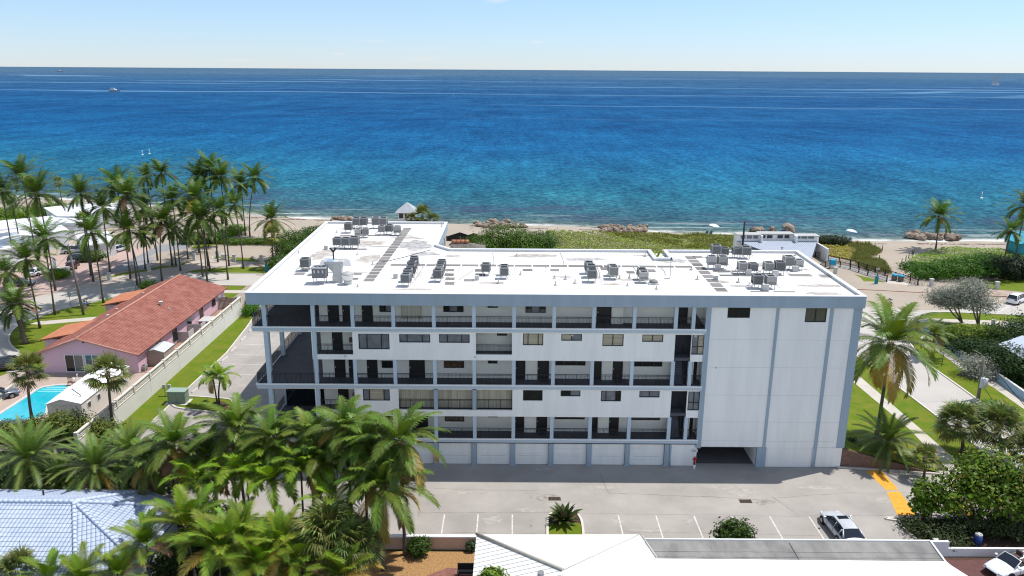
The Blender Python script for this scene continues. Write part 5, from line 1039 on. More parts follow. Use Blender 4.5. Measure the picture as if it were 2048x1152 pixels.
# white junction boxes beside the units
for i, (px_, py_) in enumerate([q4(340, 560), q4(583, 600), q4(800, 608), q4(960, 572), q4(722, 722), q4(325, 640), q3(215, 640), q2(1365, 625), q2(808, 395)]):
    x, y = G(px_, py_, ZR); t = thing('junction_box', ['white box between the pale pair behind the right pad row', 'white box beside the tall narrow dark condenser', 'white box in front of the grey condenser', 'white box below the rightmost condenser pair', 'white box at the front roof edge below the dark and pale pair', 'small pale box on the right walk pads', 'white pipe box left of the single condenser', 'white pipe box left of the five condensers in file', 'white pipe box left of the trio on the wing'][i], 'junction box', (x, y, ZR), 'white boxes on the roof')
    s_ = .75 if i in (5, 6, 7, 8) else 1; MB().box(-.28*s_, -.2*s_, 0, .28*s_, .2*s_, .55*s_).build('box', PVC, t, bevel=.02); MB().box(-.3*s_, -.22*s_, .55*s_, .3*s_, .22*s_, .59*s_).build('lid', PVC, t)
# little vent pipes
VL = ['far left by the parapet', 'behind the grey hatch', 'front edge below the five in file', 'left of the single condenser in the centre', 'right of the dark pair', 'just below the dark pair', 'left centre of the open roof', 'right centre of the open roof', 'below the left centre one', 'beside the file of three', 'right of the pale pair', 'left of the last pair', 'lower left of the vent dome', 'lower right of the vent dome', 'below the tall mast', 'right of the tall mast', 'between the right pad rows', 'left of the dark and pale pair', 'at the back of the left wing', 'by the back parapet in the centre', 'by the planter notch', 'at the right back corner', 'on the left wing by the stains', 'at the front left corner of the roof']
vp = [q2(895, 262), q2(1058, 440), q2(1062, 696), q3(225, 625), q3(566, 600), q3(386, 668), q3(835, 630), q3(924, 637), q3(845, 682), q3(1000, 668), q3(1355, 628), q3(1437, 625), q3(1420, 688), q3(1652, 714), q3(1930, 560), q3(1978, 638), q4(178, 636), q4(505, 660), q2(1735, 212), q3(535, 448), q3(1560, 452), q4(960, 446), q2(1180, 520), q2(588, 425)]
V0 = None
for (px_, py_), lab in zip(vp, VL):
    x, y = G(px_, py_, ZR)
    if V0 is None:
        V0 = thing('vent_pipe', 'small vent pipe '+lab, 'vent pipe', (x, y, ZR), 'small vent pipes on the roof'); MB().tube([(0, 0, 0), (0, 0, .06), (0, 0, .09)], [.16, .16, .07], 10).build('flashing', ACL, V0); MB().tube([(0, 0, .05), (0, 0, .38)], .05, 8).build('pipe', ACL, V0)
    else: dup(V0, (x, y, ZR), 0, prng.uniform(.85, 1.3), 'small vent pipe '+lab)
x, y = G(1340, 557, ZR); t = thing('pipe_mast', 'tall thin mast with a cable base right of the roof centre', 'mast', (x, y, ZR)); MB().tube([(0, 0, 0), (0, 0, 1.9)], .04, 8).build('pole', ACL, t); MB().tube([(0, 0, 1.9), (0, 0, 2.15)], .07, 8).build('cap', RAIL, t); MB().box(-.6, -.04, 0, 0, .04, .06).build('foot', ACL, t)
x, y = G(1307, 568, ZR); t = thing('vent_dome', 'low round vent with a dark cap right of the last centre pair', 'roof vent', (x, y, ZR)); MB().box(-.5, -.35, 0, .5, .35, .16).build('curb', ROOFW, t, bevel=.02); MB().tube([(0, 0, .16), (0, 0, .3), (0, 0, .42), (0, 0, .5)], [.42, .42, .25, .06], 16).build('dome', mat('dome_grey', (.2, .2, .2), .6), t)
t = thing('cable', 'thin cable running across the stained part of the roof', 'cable', (0, 0, 0)); a_, b_ = G(748, 529, ZR), G(862, 500, ZR); MB().tube([(*a_, ZR+.02), ((a_[0]+b_[0])/2, (a_[1]+b_[1])/2-.3, ZR+.03), (*b_, ZR+.03)], .03, 6).build('wire', RAIL, t); 
q = MB(); [q.box(a_[0]+(b_[0]-a_[0])*k-.08, a_[1]+(b_[1]-a_[1])*k-.3*math.sin(math.pi*k)-.08, ZR, a_[0]+(b_[0]-a_[0])*k+.08, a_[1]+(b_[1]-a_[1])*k-.3*math.sin(math.pi*k)+.08, ZR+.02) for k in (.2, .4, .6, .8)]; q.build('blocks', ACL, t)
# bright plant growing up through the notch
t = thing('notch_palm', 'bright green palm top showing in the notch of the back parapet', 'palm tree', (16.2, 84.6, 0)); MB().tube([(0, 0, 0), (0, 0, 16.3)], .12, 8).build('trunk', BARK, t)
o = bpy.data.objects.new('crown', CR['areca'][0]); COL.objects.link(o); o.parent = t; o.location = (0, 0, 16.2); o.scale = (.33, .33, .5)

# conduits and line sets lying on the membrane
for i, (x0_, y0_, x1_, y1_) in enumerate([(-20, 76.2, -14.6, 76.0), (-18.6, 94.4, -12.3, 94.2), (-9.5, 73.5, -9.3, 79.1), (-5.2, 73.6, -3.6, 79), (.2, 78, .3, 79), (3.4, 77, 3.5, 79), (8.7, 74.5, 8.9, 79), (12.6, 76, 12.7, 79.1), (15.5, 76, 15.6, 79), (21, 76.9, 27.5, 76.7), (24.0, 71, 24.2, 76.5), (24.3, 83.4, 20.2, 83.5), (28.2, 78.5, 30.8, 78.4), (-16.5, 88.2, -13.2, 88.0), (5.5, 79.6, 5.4, 85.6), (-2, 79.6, -2.2, 85.5)]):
    MB().tube([(x0_, y0_, 17.15), ((x0_+x1_)/2+.1, (y0_+y1_)/2-.1, 17.16), (x1_, y1_, 17.15)], .035, 6).build('conduit', ACL, roofo)
for i, (x, y, a, c, m_) in enumerate([(-2, 72.5, 1.6, .5, STA), (5, 75, 1.0, .4, STB), (12, 74, 1.8, .4, STA), (17.5, 82, 1.6, .9, STB), (27, 80.5, 2.4, .9, STA), (-21, 84, 1.2, 2.2, STA), (-20.5, 98.5, 2.0, .8, STB), (22, 72, 1.3, .4, STB), (-9, 70, 2.2, .3, STA), (8.0, 82.5, 2.6, .7, STB), (-15.5, 82, 1.4, 1.6, STA), (29, 69.5, 1.6, .5, STA)]): stain(x, y, a, c, m_, i*5+3, 17.1232)
# ================================================================ HOUSES, WALLS, FENCES
def tilemat(name, col, pu, pv, col2, dark=.35, amp=.6, seamw=.12, kind='barrel'):
    M = mat(name, col, .7, .25, col2=col2, vscale=.9, detail=8); N, L, b = nodes_of(M)
    uv = N.new('ShaderNodeUVMap'); sp_ = N.new('ShaderNodeSeparateXYZ'); L.new(uv.outputs[0], sp_.inputs[0])
    def mt(op, a, c=None):
        q = N.new('ShaderNodeMath'); q.operation = op
        for i, s_ in enumerate((a, c)):
            if s_ is None: continue
            if isinstance(s_, (int, float)): q.inputs[i].default_value = s_
            else: L.new(s_, q.inputs[i])
        return q.outputs[0]
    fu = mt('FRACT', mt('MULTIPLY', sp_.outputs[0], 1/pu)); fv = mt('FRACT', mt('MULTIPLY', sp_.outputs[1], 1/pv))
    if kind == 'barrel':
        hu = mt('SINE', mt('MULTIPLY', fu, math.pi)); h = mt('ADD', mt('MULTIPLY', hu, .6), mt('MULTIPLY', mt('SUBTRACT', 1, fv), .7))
        edge = mt('MAXIMUM', mt('GREATER_THAN', fv, 1-seamw), mt('MULTIPLY', mt('LESS_THAN', hu, .3), .6))  # row edges darkened in the colour for shadow gaps and grout lines
    else:
        hu = mt('LESS_THAN', fu, .05); h = mt('MULTIPLY', hu, 1.0); edge = mt('MULTIPLY', mt('LESS_THAN', mt('ABSOLUTE', mt('SUBTRACT', fu, .07)), .045), 1)
    bp = N.new('ShaderNodeBump'); bp.inputs['Strength'].default_value = amp; bp.inputs['Distance'].default_value = .08; L.new(h, bp.inputs['Height']); L.new(bp.outputs[0], b.inputs['Normal'])
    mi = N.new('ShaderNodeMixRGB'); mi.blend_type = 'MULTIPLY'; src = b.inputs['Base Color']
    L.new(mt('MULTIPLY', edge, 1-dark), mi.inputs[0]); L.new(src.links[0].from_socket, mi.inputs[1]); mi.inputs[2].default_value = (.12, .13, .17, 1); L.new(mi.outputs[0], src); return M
def slope(name, pts, m, parent, eave=(0, 1), th=.14):
    """roof plane with thickness; UVs in metres along and up from its eave"""
    P = [Vector(p) for p in pts]; me = bpy.data.meshes.new(name); n = len(P)
    nn = (P[1]-P[0]).cross(P[2]-P[0]).normalized()
    if nn.z < 0: nn = -nn
    ordered = P
    area = sum((P[i].cross(P[(i+1) % n])).dot(nn) for i in range(n)); ordered = P if area > 0 else P[::-1]
    vs_ = [tuple(p) for p in ordered]+[tuple(p-Vector((0, 0, th))) for p in ordered]
    fs = [tuple(range(n)), tuple(reversed(range(n, 2*n)))]+[(i, i+n, (i+1) % n+n, (i+1) % n) for i in range(n)]
    me.from_pydata(vs_, [], fs); u_ = (P[eave[1]]-P[eave[0]]).normalized(); v_ = nn.cross(u_); o0 = P[eave[0]]
    if v_.z < 0: v_ = -v_
    ul = me.uv_layers.new(name='UVMap')
    for lp in me.loops: c = Vector(vs_[lp.vertex_index])-o0; ul.data[lp.index].uv = (c.dot(u_), c.dot(v_))
    me.materials.append(m); o = bpy.data.objects.new(name, me); COL.objects.link(o); o.parent = parent
    if parent.name in SH: o.location = [-c for c in SH[parent.name]]
    return o
def winx(parent, x0, x1, z0, z1, y, fr=WFRAME, gl=GLASS, cols=(.5,)): return window((x0, z0, x1, z1), y, cols, None, gl, fr, parent)
# ---- pink house
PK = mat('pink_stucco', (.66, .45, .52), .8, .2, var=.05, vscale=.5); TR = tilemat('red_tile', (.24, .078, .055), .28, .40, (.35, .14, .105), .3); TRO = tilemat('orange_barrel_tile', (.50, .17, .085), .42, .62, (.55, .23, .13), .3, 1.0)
H = thing('pink_house', 'long low pink house with a weathered red tiled gable roof', 'house', (-52.5, 106, 0), world=True)
xl, xr, xm, y0, y1 = -59.2, -46.2, -53.7, 90.4, 121.6; zr, ze = 4.75, 2.65
b = MB(); b.ext([(xl+.5, 0), (xr-.5, 0), (xr-.5, ze+.05), (xm, zr-.2), (xl+.5, ze+.05)], 'y', y0+.6, y1-.4); b.build('wall', PK, H)
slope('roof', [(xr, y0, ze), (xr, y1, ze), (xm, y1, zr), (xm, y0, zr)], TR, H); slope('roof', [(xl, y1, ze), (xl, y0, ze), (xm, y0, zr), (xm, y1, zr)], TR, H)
b = MB(); b.tube([(xm, y0-.05, zr+.03), (xm, y1, zr+.03)], .13, 8); b.tube([(xl, y0-.05, ze), (xm, y0-.05, zr)], .12, 8); b.tube([(xr, y0-.05, ze), (xm, y0-.05, zr)], .12, 8); b.build('ridge_tiles', mat('ridge_pink', (.50, .25, .19), .7, var=.2, vscale=3), H)
for a, c in (((246, 580), (237, 607)), ((135, 642), (122, 676))):
    p, q = G(*a, 2.9), G(*c, 2.6); xa = min(p[0], q[0])-.3
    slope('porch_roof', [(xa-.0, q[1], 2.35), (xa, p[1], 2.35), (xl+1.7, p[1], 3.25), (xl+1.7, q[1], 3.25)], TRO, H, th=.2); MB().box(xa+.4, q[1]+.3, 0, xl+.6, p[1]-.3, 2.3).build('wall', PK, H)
for a, c, z0 in ((131, 168, .15), (171.5, 199.5, .2), (206, 239, .3)):
    X0, X1 = V(a, 725, y0+.6)[0], V(c, 725, y0+.6)[0]; z1 = V(a, 709, y0+.6)[1]; winx(H, X0, X1, z0, z1, y0+.57, gl=[mat('glass_teal', (.03, .10, .11), .08, .7), BLINDG] if z0 > .15 else [GLASS, mat('glass_grey', (.14, .15, .14), .1, .5)])
for yy in (96, 101, 106, 110.5, 115.5):
    f = MB(); X = xr-.49; f.box(X, yy, .3 if yy in (101, 110.5) else 1.0, X+.05, yy+1.7, 2.25); o = f.build('window', WFRAME, H); MB().box(X+.052, yy+.08, .4 if yy in (101, 110.5) else 1.08, X+.07, yy+1.62, 2.17).build('pane', GLASS, o)
MB().box(xr-.49, 118.2, 0, xr-.42, 119.4, 2.2).build('door', WFRAME, H)
for px_, py_, s_ in ((322, 609, .3), (338, 613, .16), (217, 641, .2), (234, 621, .15), (345, 563, .15), (287, 589, .15)):
    X, Y = G(px_, py_, 4.0); z = zr-abs(X-xm)*(zr-ze)/(xr-xm if X > xm else xm-xl); b = MB(); b.tube([(X, Y, z-.1), (X, Y, z+s_*1.5)], s_*.6, 8); b.tube([(X, Y, z+s_*1.5), (X, Y, z+s_*1.9)], s_, 10); b.build('roof_vent', PVC, H)
b = MB(); b.tube([(xm+.6, y0+.55, 4.15), (xm+.6, y0+.4, 4.15)], .12, 8); b.build('wall_lamp', RAIL, H)
# ---- garden wall with openwork top
Wl = thing('garden_wall', 'long white garden wall with an openwork block top', 'wall', (-42, 92, 0), world=True)
y0, y1 = 68.5, 115.6; MB().box(-42.2, y0, 0, -41.98, y1, 2.05).build('wall', mat('wall_cream', (.66, .635, .59), .8, .2, var=.06, vscale=.4), Wl)
CRM = mat('lattice_cream', (.62, .58, .50), .8, .2, var=.1, vscale=2); b = MB(); b.box(-42.24, y0, 2.05, -41.94, y1, 2.12); b.box(-42.24, y0, 2.80, -41.94, y1, 2.90); b.build('coping', CRM, Wl)
b = MB()
for z in (2.27, 2.45, 2.62): b.box(-42.16, y0, z, -42.02, y1, z+.05)
k = y0
while k < y1: b.box(-42.15, k, 2.12, -42.03, k+.07, 2.80); k += .42
b.build('openwork', CRM, Wl)
k = y0
while k < y1+.1: MB().box(-42.27, k-.14, 2.05, -41.91, k+.14, 2.98).build('post', CRM, Wl); k += 3.9
for yy in (76, 84, 92, 100, 108): MB().box(-41.979, yy, .05, -41.972, yy+.03, 2.0).build('wall_joint', SEAMW, Wl)
# low balustrade left of the pool
a_, c_ = Vector(G(-40, 835)), Vector(G(38, 776)); Bl = thing('balustrade', 'low white balustrade left of the swimming pool', 'balustrade', (a_.x, a_.y, 0)); d = c_-a_; ang = math.atan2(d.y, d.x); Bl.rotation_euler.z = ang; n = int(d.length/.3)
MB().box(0, -.1, .85, d.length, .1, 1.0).build('rail', CRM, Bl); MB().box(0, -.12, 0, d.length, .12, .25).build('plinth', CRM, Bl); b = MB(); [b.tube([(.15+.3*i, 0, .25), (.15+.3*i, 0, .4), (.15+.3*i, 0, .65), (.15+.3*i, 0, .85)], [.05, .1, .06, .05], 8) for i in range(n)]; b.build('balusters', CRM, Bl)
# ---- pool
pp = [(x/5.76, 700+y/5.76) for x, y in [(-120, 820), (0, 735), (170, 625), (330, 522), (450, 445), (600, 415), (720, 404), (800, 412), (760, 470), (640, 560), (560, 650), (545, 735), (480, 778), (370, 802), (250, 822), (150, 842), (40, 835), (-60, 815)]]
pw = [G(*q) for q in smooth_px(pp, 3, True)]; P = thing('swimming_pool', 'bright turquoise swimming pool with rounded ends and steps', 'swimming pool', (pw[0][0], pw[0][1], 0), world=True)
POOL = mat('pool_water', (.015, .36, .46), .08, .5, col2=(.02, .43, .52), vscale=.8, bump=.15, bscale=1.5); sh_ = MB(); sh_.face([(p[0], p[1], .045) for p in (pw if sum(pw[i][0]*pw[(i+1) % len(pw)][1]-pw[(i+1) % len(pw)][0]*pw[i][1] for i in range(len(pw))) > 0 else pw[::-1])]); sh_.build('water', POOL, P)
b = MB(); strip(b, pw+pw[:1], .42, .035, .10); b.build('coping', mat('pool_coping', (.56, .50, .45), .8, .2, var=.1, vscale=2), P); b = MB()
for dy, ln in ((-.5, 3.2), (-1.1, 3.6), (-1.7, 3.9)): x, y = G(125, 772); b.box(x-ln/2, y+dy-.15, .046, x+ln/2, y+dy+.12, .052)
b.build('steps', mat('pool_step', (.22, .60, .66), .3), P)
# ---- white tent garage
X0, Xa, X1 = V(91, 808, 76.4)[0], V(121.5, 798, 76.4)[0], V(161.5, 806, 76.4)[0]; Z0, Za, Z1 = V(91, 808, 76.4)[1], V(121.5, 798, 76.4)[1], V(161.5, 806, 76.4)[1]
T = thing('white_tent_garage', 'white gabled tent garage with small windows beside the pool', 'tent garage', (Xa, 81, 0), world=True)
b = MB(); b.ext([(X0+.05, 0), (X1-.05, 0), (X1-.05, Z1-.02), (Xa, Za-.05), (X0+.05, Z0-.02)], 'y', 76.5, 87.0); b.build('wall', mat('tent_cream', (.58, .55, .49), .7, .2, var=.04, vscale=1), T)
TW = mat('tent_white', (.80, .80, .80), .5, .3); slope('roof', [(X1+.05, 76.3, Z1-.03), (X1+.05, 87.2, Z1-.03), (Xa, 87.2, Za), (Xa, 76.3, Za)], TW, T, th=.06); slope('roof', [(X0-.05, 87.2, Z0-.03), (X0-.05, 76.3, Z0-.03), (Xa, 76.3, Za), (Xa, 87.2, Za)], TW, T, th=.06)
for yy in (77.6, 79.6, 82.2, 84.8):
    f = MB(); f.box(X1-.045, yy, 1.3, X1+.0, yy+.7, 2.0); o = f.build('window', WFRAME, T); MB().box(X1+.002, yy+.06, 1.36, X1+.012, yy+.64, 1.94).build('pane', GLASS, o)
f = MB(); f.box(Xa-1.0, 76.47, 0, Xa+1.0, 76.498, 2.1); f.box(Xa-1.1, 76.44, 2.1, Xa+1.1, 76.49, 2.16); f.build('door', mat('tent_door', (.53, .50, .45), .7), T)
def pole_thing(name, lab, cat, px_, h, r_, m_, arms=()):
    x, y = G(*px_); t = thing(name, lab, cat, (x, y, 0)); MB().tube([(0, 0, 0), (0, 0, h)], [r_, r_*.8], 10).build('pole', m_, t)
    return t
t = pole_thing('clothes_pole', 'grey angled pole standing at the tent garage corner', 'pole', (168, 838), 2.9, .07, ACG); MB().tube([(0, 0, 2.85), (-1.0, .3, 3.4)], .06, 8).build('arm', ACG, t)
# shed, screens, spa and gate along the side terrace
def gx_(px_, py_, z=0): return G(px_, py_, z)
SHT = mat('shed_tan', (.40, .34, .28), .7, .2, var=.08, vscale=1)
x, y = G(312, 732); S = thing('garden_shed', 'tan garden shed with a pale sloping metal roof', 'shed', (x, y, 0)); b = MB(); b.ext([(-1.2, 0), (1.2, 0), (1.2, 1.9), (0, 2.25), (-1.2, 1.9)], 'y', 0, 3.0); b.build('wall', SHT, S)
MR = mat('shed_roof', (.50, .51, .52), .4, .4); slope('roof', [(1.3, -.1, 1.9), (1.3, 3.1, 1.9), (0, 3.1, 2.3), (0, -.1, 2.3)], MR, S, th=.05); slope('roof', [(-1.3, 3.1, 1.9), (-1.3, -.1, 1.9), (0, -.1, 2.3), (0, 3.1, 2.3)], MR, S, th=.05); MB().box(-.5, -.03, 0, .5, -.003, 1.75).build('door', mat('shed_door', (.36, .30, .25), .7), S)
for i, (a, lab) in enumerate([((363, 684), 'white panel screen nearer the garden shed'), ((388, 668), 'white panel screen beside the spa tub')]):
    x, y = G(*a); S = thing('panel_screen', lab, 'screen', (x, y, 0), 'white screens on the side terrace')
    MB().box(-1.1, -.03, .1, 1.1, .03, 1.5).build('panel', PVC, S); MB().box(1.05, 0, .1, 1.1, 1.8, 1.5).build('side_panel', PVC, S); b = MB(); [b.box(q-.04, -.06, 0, q+.04, .06, 1.55) for q in (-1.1, 0, 1.1)]; b.build('posts', PVC, S); MB().box(-.9, .3, 0, .8, 1.3, .8).build('machine', ACD, S)
x, y = G(420, 650); S = thing('spa_tub', 'brown spa tub under a thick white cover', 'spa', (x, y, 0)); MB().box(-1.2, -1.1, 0, 1.2, 1.1, .8).build('tub', mat('spa_brown', (.16, .05, .04), .6), S, bevel=.05); MB().box(-1.3, -1.2, .8, 1.3, 1.2, 1.0).build('cover', PVC, S, bevel=.05); b = MB(); b.box(-.4, -1.5, 0, .4, -1.15, .2); b.box(-.4, -1.35, .2, .4, -1.15, .4); b.build('steps', PVC, S)
x0, y_ = G(434, 618); x1, _ = G(478, 616); S = thing('picket_gate', 'weathered wooden picket gate between the pink house and the wall', 'gate', ((x0+x1)/2, y_, 0), world=True); b = MB(); k = x0
while k < x1: b.box(k, y_, 0, k+.16, y_+.05, 1.95+.08*math.sin(k*3)); k += .2
b.build('pickets', mat('weathered_wood', (.34, .27, .21), .9, .1, var=.3, vscale=2), S); MB().box(x0, y_+.05, 1.3, x1, y_+.1, 1.42).build('rail', WOODG, S); [MB().box(q-.12, y_-.1, 0, q+.12, y_+.15, 2.15).build('gate_post', PVC, S) for q in (x0, x1)]
for i, (a, lab) in enumerate([((277, 743), 'left of the two small condensers at the pink house corner'), ((288, 741), 'right of the two small condensers at the pink house corner')]): o = dup(AC1, (*G(*a), -.35), 0, .85, lab, 'condensers beside the pink house')
# ---- white villa at the left
VW = mat('villa_white', (.72, .72, .73), .7, .2, var=.06, vscale=.2); VR = mat('villa_roof', (.66, .67, .70), .6, .3, var=.06, vscale=.15)
Vl = thing('white_villa', 'sprawling white flat roofed villa behind the palms at the left', 'house', (*G(60, 500), 0), world=True)
for pl, z in (([(87, 415), (240, 399), (262, 418), (188, 423), (200, 434), (112, 431)], 4.3), ([(36, 438), (112, 430.5), (178, 430), (192, 438), (150, 446), (121, 446), (0, 459), (-120, 470), (-120, 452)], 3.9), ([(-120, 475), (0, 462), (121, 447.5), (139, 461), (72, 470), (42, 473), (54, 487), (0, 500), (-120, 516)], 3.6), ([(150, 470), (215, 462), (232, 482), (165, 492)], 3.0)):
    P = [G(*q, z) for q in pl]; b = MB(); b.prism(P, z-.3, z); b.build('roof', VR, Vl); cx_, cy_ = sum(p[0] for p in P)/len(P), sum(p[1] for p in P)/len(P); b = MB(); b.prism([(cx_+(p[0]-cx_)*.955, cy_+(p[1]-cy_)*.955) for p in P], 0, z-.3); b.build('wall', VW, Vl)
for (a, c, z0, z1) in ((5, 35, .5, 2.4), (75, 95, .5, 2.4), (100, 118, .3, 2.3)):
    p, q = Vector((*G(a, 508-(a*.09), 1.5), 0)), Vector((*G(c, 508-(c*.09), 1.5), 0)); b = MB(); d = (q-p).normalized(); n_ = Vector((d.y, -d.x, 0))*.1; b.face([p+Vector((0, 0, z0)), q+Vector((0, 0, z0)), q+Vector((0, 0, z1)), p+Vector((0, 0, z1))])
t = thing('slanted_wall', 'sloping white entrance wall by the pink paving', 'wall', (*G(112, 548), 0)); b = MB(); b.ext([(-1.8, 0), (3.2, 0), (3.2, 1.2), (-.2, 3.4), (-1.8, 3.4)], 'x', -.15, .15); b.build('wall', VW, t); MB().box(.15, .2, 0, 2.4, .4, 1.1).build('planter', VW, t); t.rotation_euler.z = R(35)
# ---- blue tiled roof, bottom left
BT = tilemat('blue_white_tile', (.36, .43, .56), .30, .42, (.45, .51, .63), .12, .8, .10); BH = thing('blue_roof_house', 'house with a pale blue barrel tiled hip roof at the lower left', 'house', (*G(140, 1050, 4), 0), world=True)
zt, zb = 5.0, 3.0; Pk = Vector((*G(148, 1004, zt), zt)); Pw = Vector((-62, Pk.y, zt)); Q = Vector((*G(374, 1013, zb), zb)); Qw = Vector((-62, G(100, 977, 3.2)[1]+.2, zb)); Q.y = Qw.y*.0+Q.y
d1 = Vector((*G(150, 1094, 3.75), 3.75))-Pk; d2 = Vector((*G(228, 1081, 3.7), 3.7))-Pk; k1 = (zb-zt)/d1.z*1.0; k2 = (zb-zt)/d2.z
E1 = Pk+d1*k1; E2 = Pk+d2*k2; W1 = Vector((-62, E1.y, zb)); BQ = Vector((G(300, 978, zb)[0], Qw.y, zb))
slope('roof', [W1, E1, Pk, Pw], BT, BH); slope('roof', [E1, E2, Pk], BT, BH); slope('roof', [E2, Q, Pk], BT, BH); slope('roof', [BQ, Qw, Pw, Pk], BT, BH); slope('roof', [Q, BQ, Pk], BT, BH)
RC = mat('ridge_blue', (.50, .57, .70), .6, .3, var=.1, vscale=2)
def ridge(p, q, r_=.15):
    b = MB(); d = q-p; n = max(1, int(d.length/.42)); L_ = d/n
    for i in range(n): a = p+L_*i; b.tube([a+Vector((0, 0, .03)), a+L_*1.08+Vector((0, 0, .07))], [r_*.88, r_*1.1], 10)
    b.build('ridge_tiles', RC, BH)
for a, c in ((Pw, Pk), (Pk, E1), (Pk, E2), (Pk, Q), (Pk, BQ)): ridge(a, c)
b = MB(); b.prism([(W1.x, W1.y+.6), (E1.x, E1.y+.6), (E2.x-.5, E2.y+.4), (Q.x-.7, Q.y-.2), (BQ.x-.3, BQ.y-.6), (-62, Qw.y-.6)], 0, zb-.15); b.build('wall', VW, BH)
x, y = G(75, 1033, 4.3); t = MB(); t.box(x-.22, y-.2, 4.0, x+.22, y+.2, 4.62); t.build('chimney_pipe', mat('terracotta', (.50, .20, .10), .8), BH); x, y = G(87, 988, 4.1); MB().tube([(x, y, 3.9), (x, y, 4.4)], .07, 8).build('vent_pipe', RAIL, BH)
# ---- near white house at the bottom
SM = tilemat('ribbed_white_metal', (.70, .70, .68), .48, 50, (.66, .66, .64), .1, .7, .02, 'seam'); PWM = mat('plain_white_roof', (.80, .80, .78), .5, .3, var=.03, vscale=.4)
NH = thing('white_metal_roof_house', 'near white house with a ribbed metal hip roof and grey flat strip', 'house', (*G(1300, 1140, 4), 0), world=True)
A = Vector((*G(953, 1069, 3.4), 3.4)); A2 = Vector((*G(1279, 1069, 3.4), 3.4)); K = Vector((*G(1126, 1141, 5.0), 5.0)); Al = Vector((A.x-.05, A.y-8.4, 3.4)); Kf = Vector((K.x, K.y-8, 5.0)); Kr = Vector((34, K.y, 5.0)); A3 = Vector((*G(1311, 1117, 4.5), 4.5))
slope('roof', [Al, A, K, Kf], SM, NH, th=.2); slope('roof', [A2, A, K], PWM, NH, th=.2)
B1 = Vector((*G(1279, 1079, 3.4), 3.4)); Bz = Vector((A3.x, A3.y, 4.2)); R1 = Vector((*G(1890, 1123, 3.45), 3.45)); 
A3 = Vector((*G(1311, 1117, 3.5), 3.5)); slope('roof', [A2, A3, K], PWM, NH, th=.2)
yb = G(1600, 1121, 3.5)[1]; xr_ = G(1890, 1123, 3.5)[0]; slope('roof', [A3, (xr_, yb, 3.5), (xr_+.9, yb-6, 4.6), (A3.x+2, yb-6, 4.9)], PWM, NH, th=.2); slope('roof', [A3, (A3.x+2, yb-6, 4.9), Kf, K], PWM, NH, th=.2)
GF = mat('weathered_grey_roof', (.27, .26, .245), .9, .1, col2=(.17, .165, .16), vscale=.7, detail=9, aniso=(1, .5, 1)); yt = G(1570, 1081, 3.35)[1]; xa, xb = A2.x+.35, G(1862, 1085, 3.35)[0]
b = MB(); b.prism([(xa-.3, yb+.05), (xr_+.1, yb+.05), (xb, yt), (xa, yt)], 3.1, 3.35); b.build('flat_roof', GF, NH); b = MB(); strip(b, [(xa, yt), (xb, yt), (xr_+.1, yb+.05), (xr_+1.1, yb-5)], .12, 3.1, 3.45); b.build('roof_edge', WFRAME, NH)
b = MB(); rr = random.Random(9); 
for yq in (yb+.55, yb+1.2): 
    k = xa
    b = MB(); strip(b, [(xa+.3+(xb-xa-.6)*q_/24, yq+rr.uniform(-.03, .03)) for q_ in range(25)], .035, 3.352, 3.352); b.build('roof_seam', FRAME, NH)
MB().box((xa+xb)/2-.03, yb+.2, 3.351, (xa+xb)/2+.03, yt-.3, 3.357).build('roof_seam', FRAME, NH)
b = MB(); b.box(A.x+.5, 30, 0, xr_-.3, yb-.3, 3.0); b.box(A.x+.5, yb-.3, 0, A2.x-.5, A.y-.5, 3.0); b.box(xa+.3, yb-.3, 0, xb-.5, yt-.3, 3.08); b.build('wall', VW, NH)
b = MB(); n_ = (K-A).normalized(); b.tube([A+Vector((0, 0, .08)), K+Vector((0, 0, .08))], .12, 6); b.build('hip_cap', mat('cap_cream', (.45, .42, .36), .7), NH); MB().tube([A2+Vector((0, 0, .03)), K+Vector((0, 0, .03))], .035, 6).build('hip_cap', MT['cap_cream'], NH); MB().tube([A3+Vector((.1, 0, .05)), A2+Vector((.1, 0, .05))], .06, 6).build('hip_cap', PVC, NH); MB().tube([(K.x-1.5, K.y-.6, 4.5), (K.x-1.5, K.y-.6, 5.3)], .22, 12).build('turbine_vent', ACG, NH)
# ---- wall in front of the gravel yard, slatted fence, right white wall
t = thing('low_yard_wall', 'low peach wall with a white top behind the orange gravel', 'wall', (-8, 54.3, 0)); MB().box(-3.5, -.1, 0, 5.4, .1, 1.1).build('wall', mat('peach', (.52, .36, .27), .8, .2, var=.08, vscale=1), t); MB().box(-3.55, -.16, 1.1, 5.45, .16, 1.22).build('coping', WFRAME, t)
t = thing('slatted_fence', 'dark horizontal slat fence between the palms and the car park', 'fence', (-24, 54.9, 0)); b = MB(); [b.box(-10, -.02, .1+.18*k, 12.3, .02, .23+.18*k) for k in range(13)]; b.build('slats', mat('slat_grey', (.10, .095, .09), .8, .2, var=.3, vscale=1, aniso=(.3, 4, 4)), t); [MB().box(-10+2.48*k-.05, .021, 0, -10+2.48*k+.05, .12, 2.5).build('post', mat('post_grey', (.06, .06, .06), .8), t) for k in range(10)]
t = thing('white_yard_wall', 'low white wall behind the parked convertible', 'wall', (*G(1905, 1112), 0)); MB().box(-2.2, -.1, 0, 11, .1, .75).build('wall', WFRAME, t); MB().box(-2.6, -.12, 0, -.5, .12, 1.35).build('raised_end', WFRAME, t)
x, y = G(1971, 1108); t = thing('barrel', 'blue barrel with a round white lid behind the convertible', 'barrel', (x, y+1.2, 0)); MB().tube([(0, 0, 0), (0, 0, .4), (0, 0, .95)], [.28, .33, .30], 16).build('drum', mat('barrel_blue', (.02, .05, .22), .5), t); MB().tube([(0, 0, .95), (0, 0, 1.05), (0, 0, 1.12)], [.30, .27, .1], 16).build('lid', PVC, t)
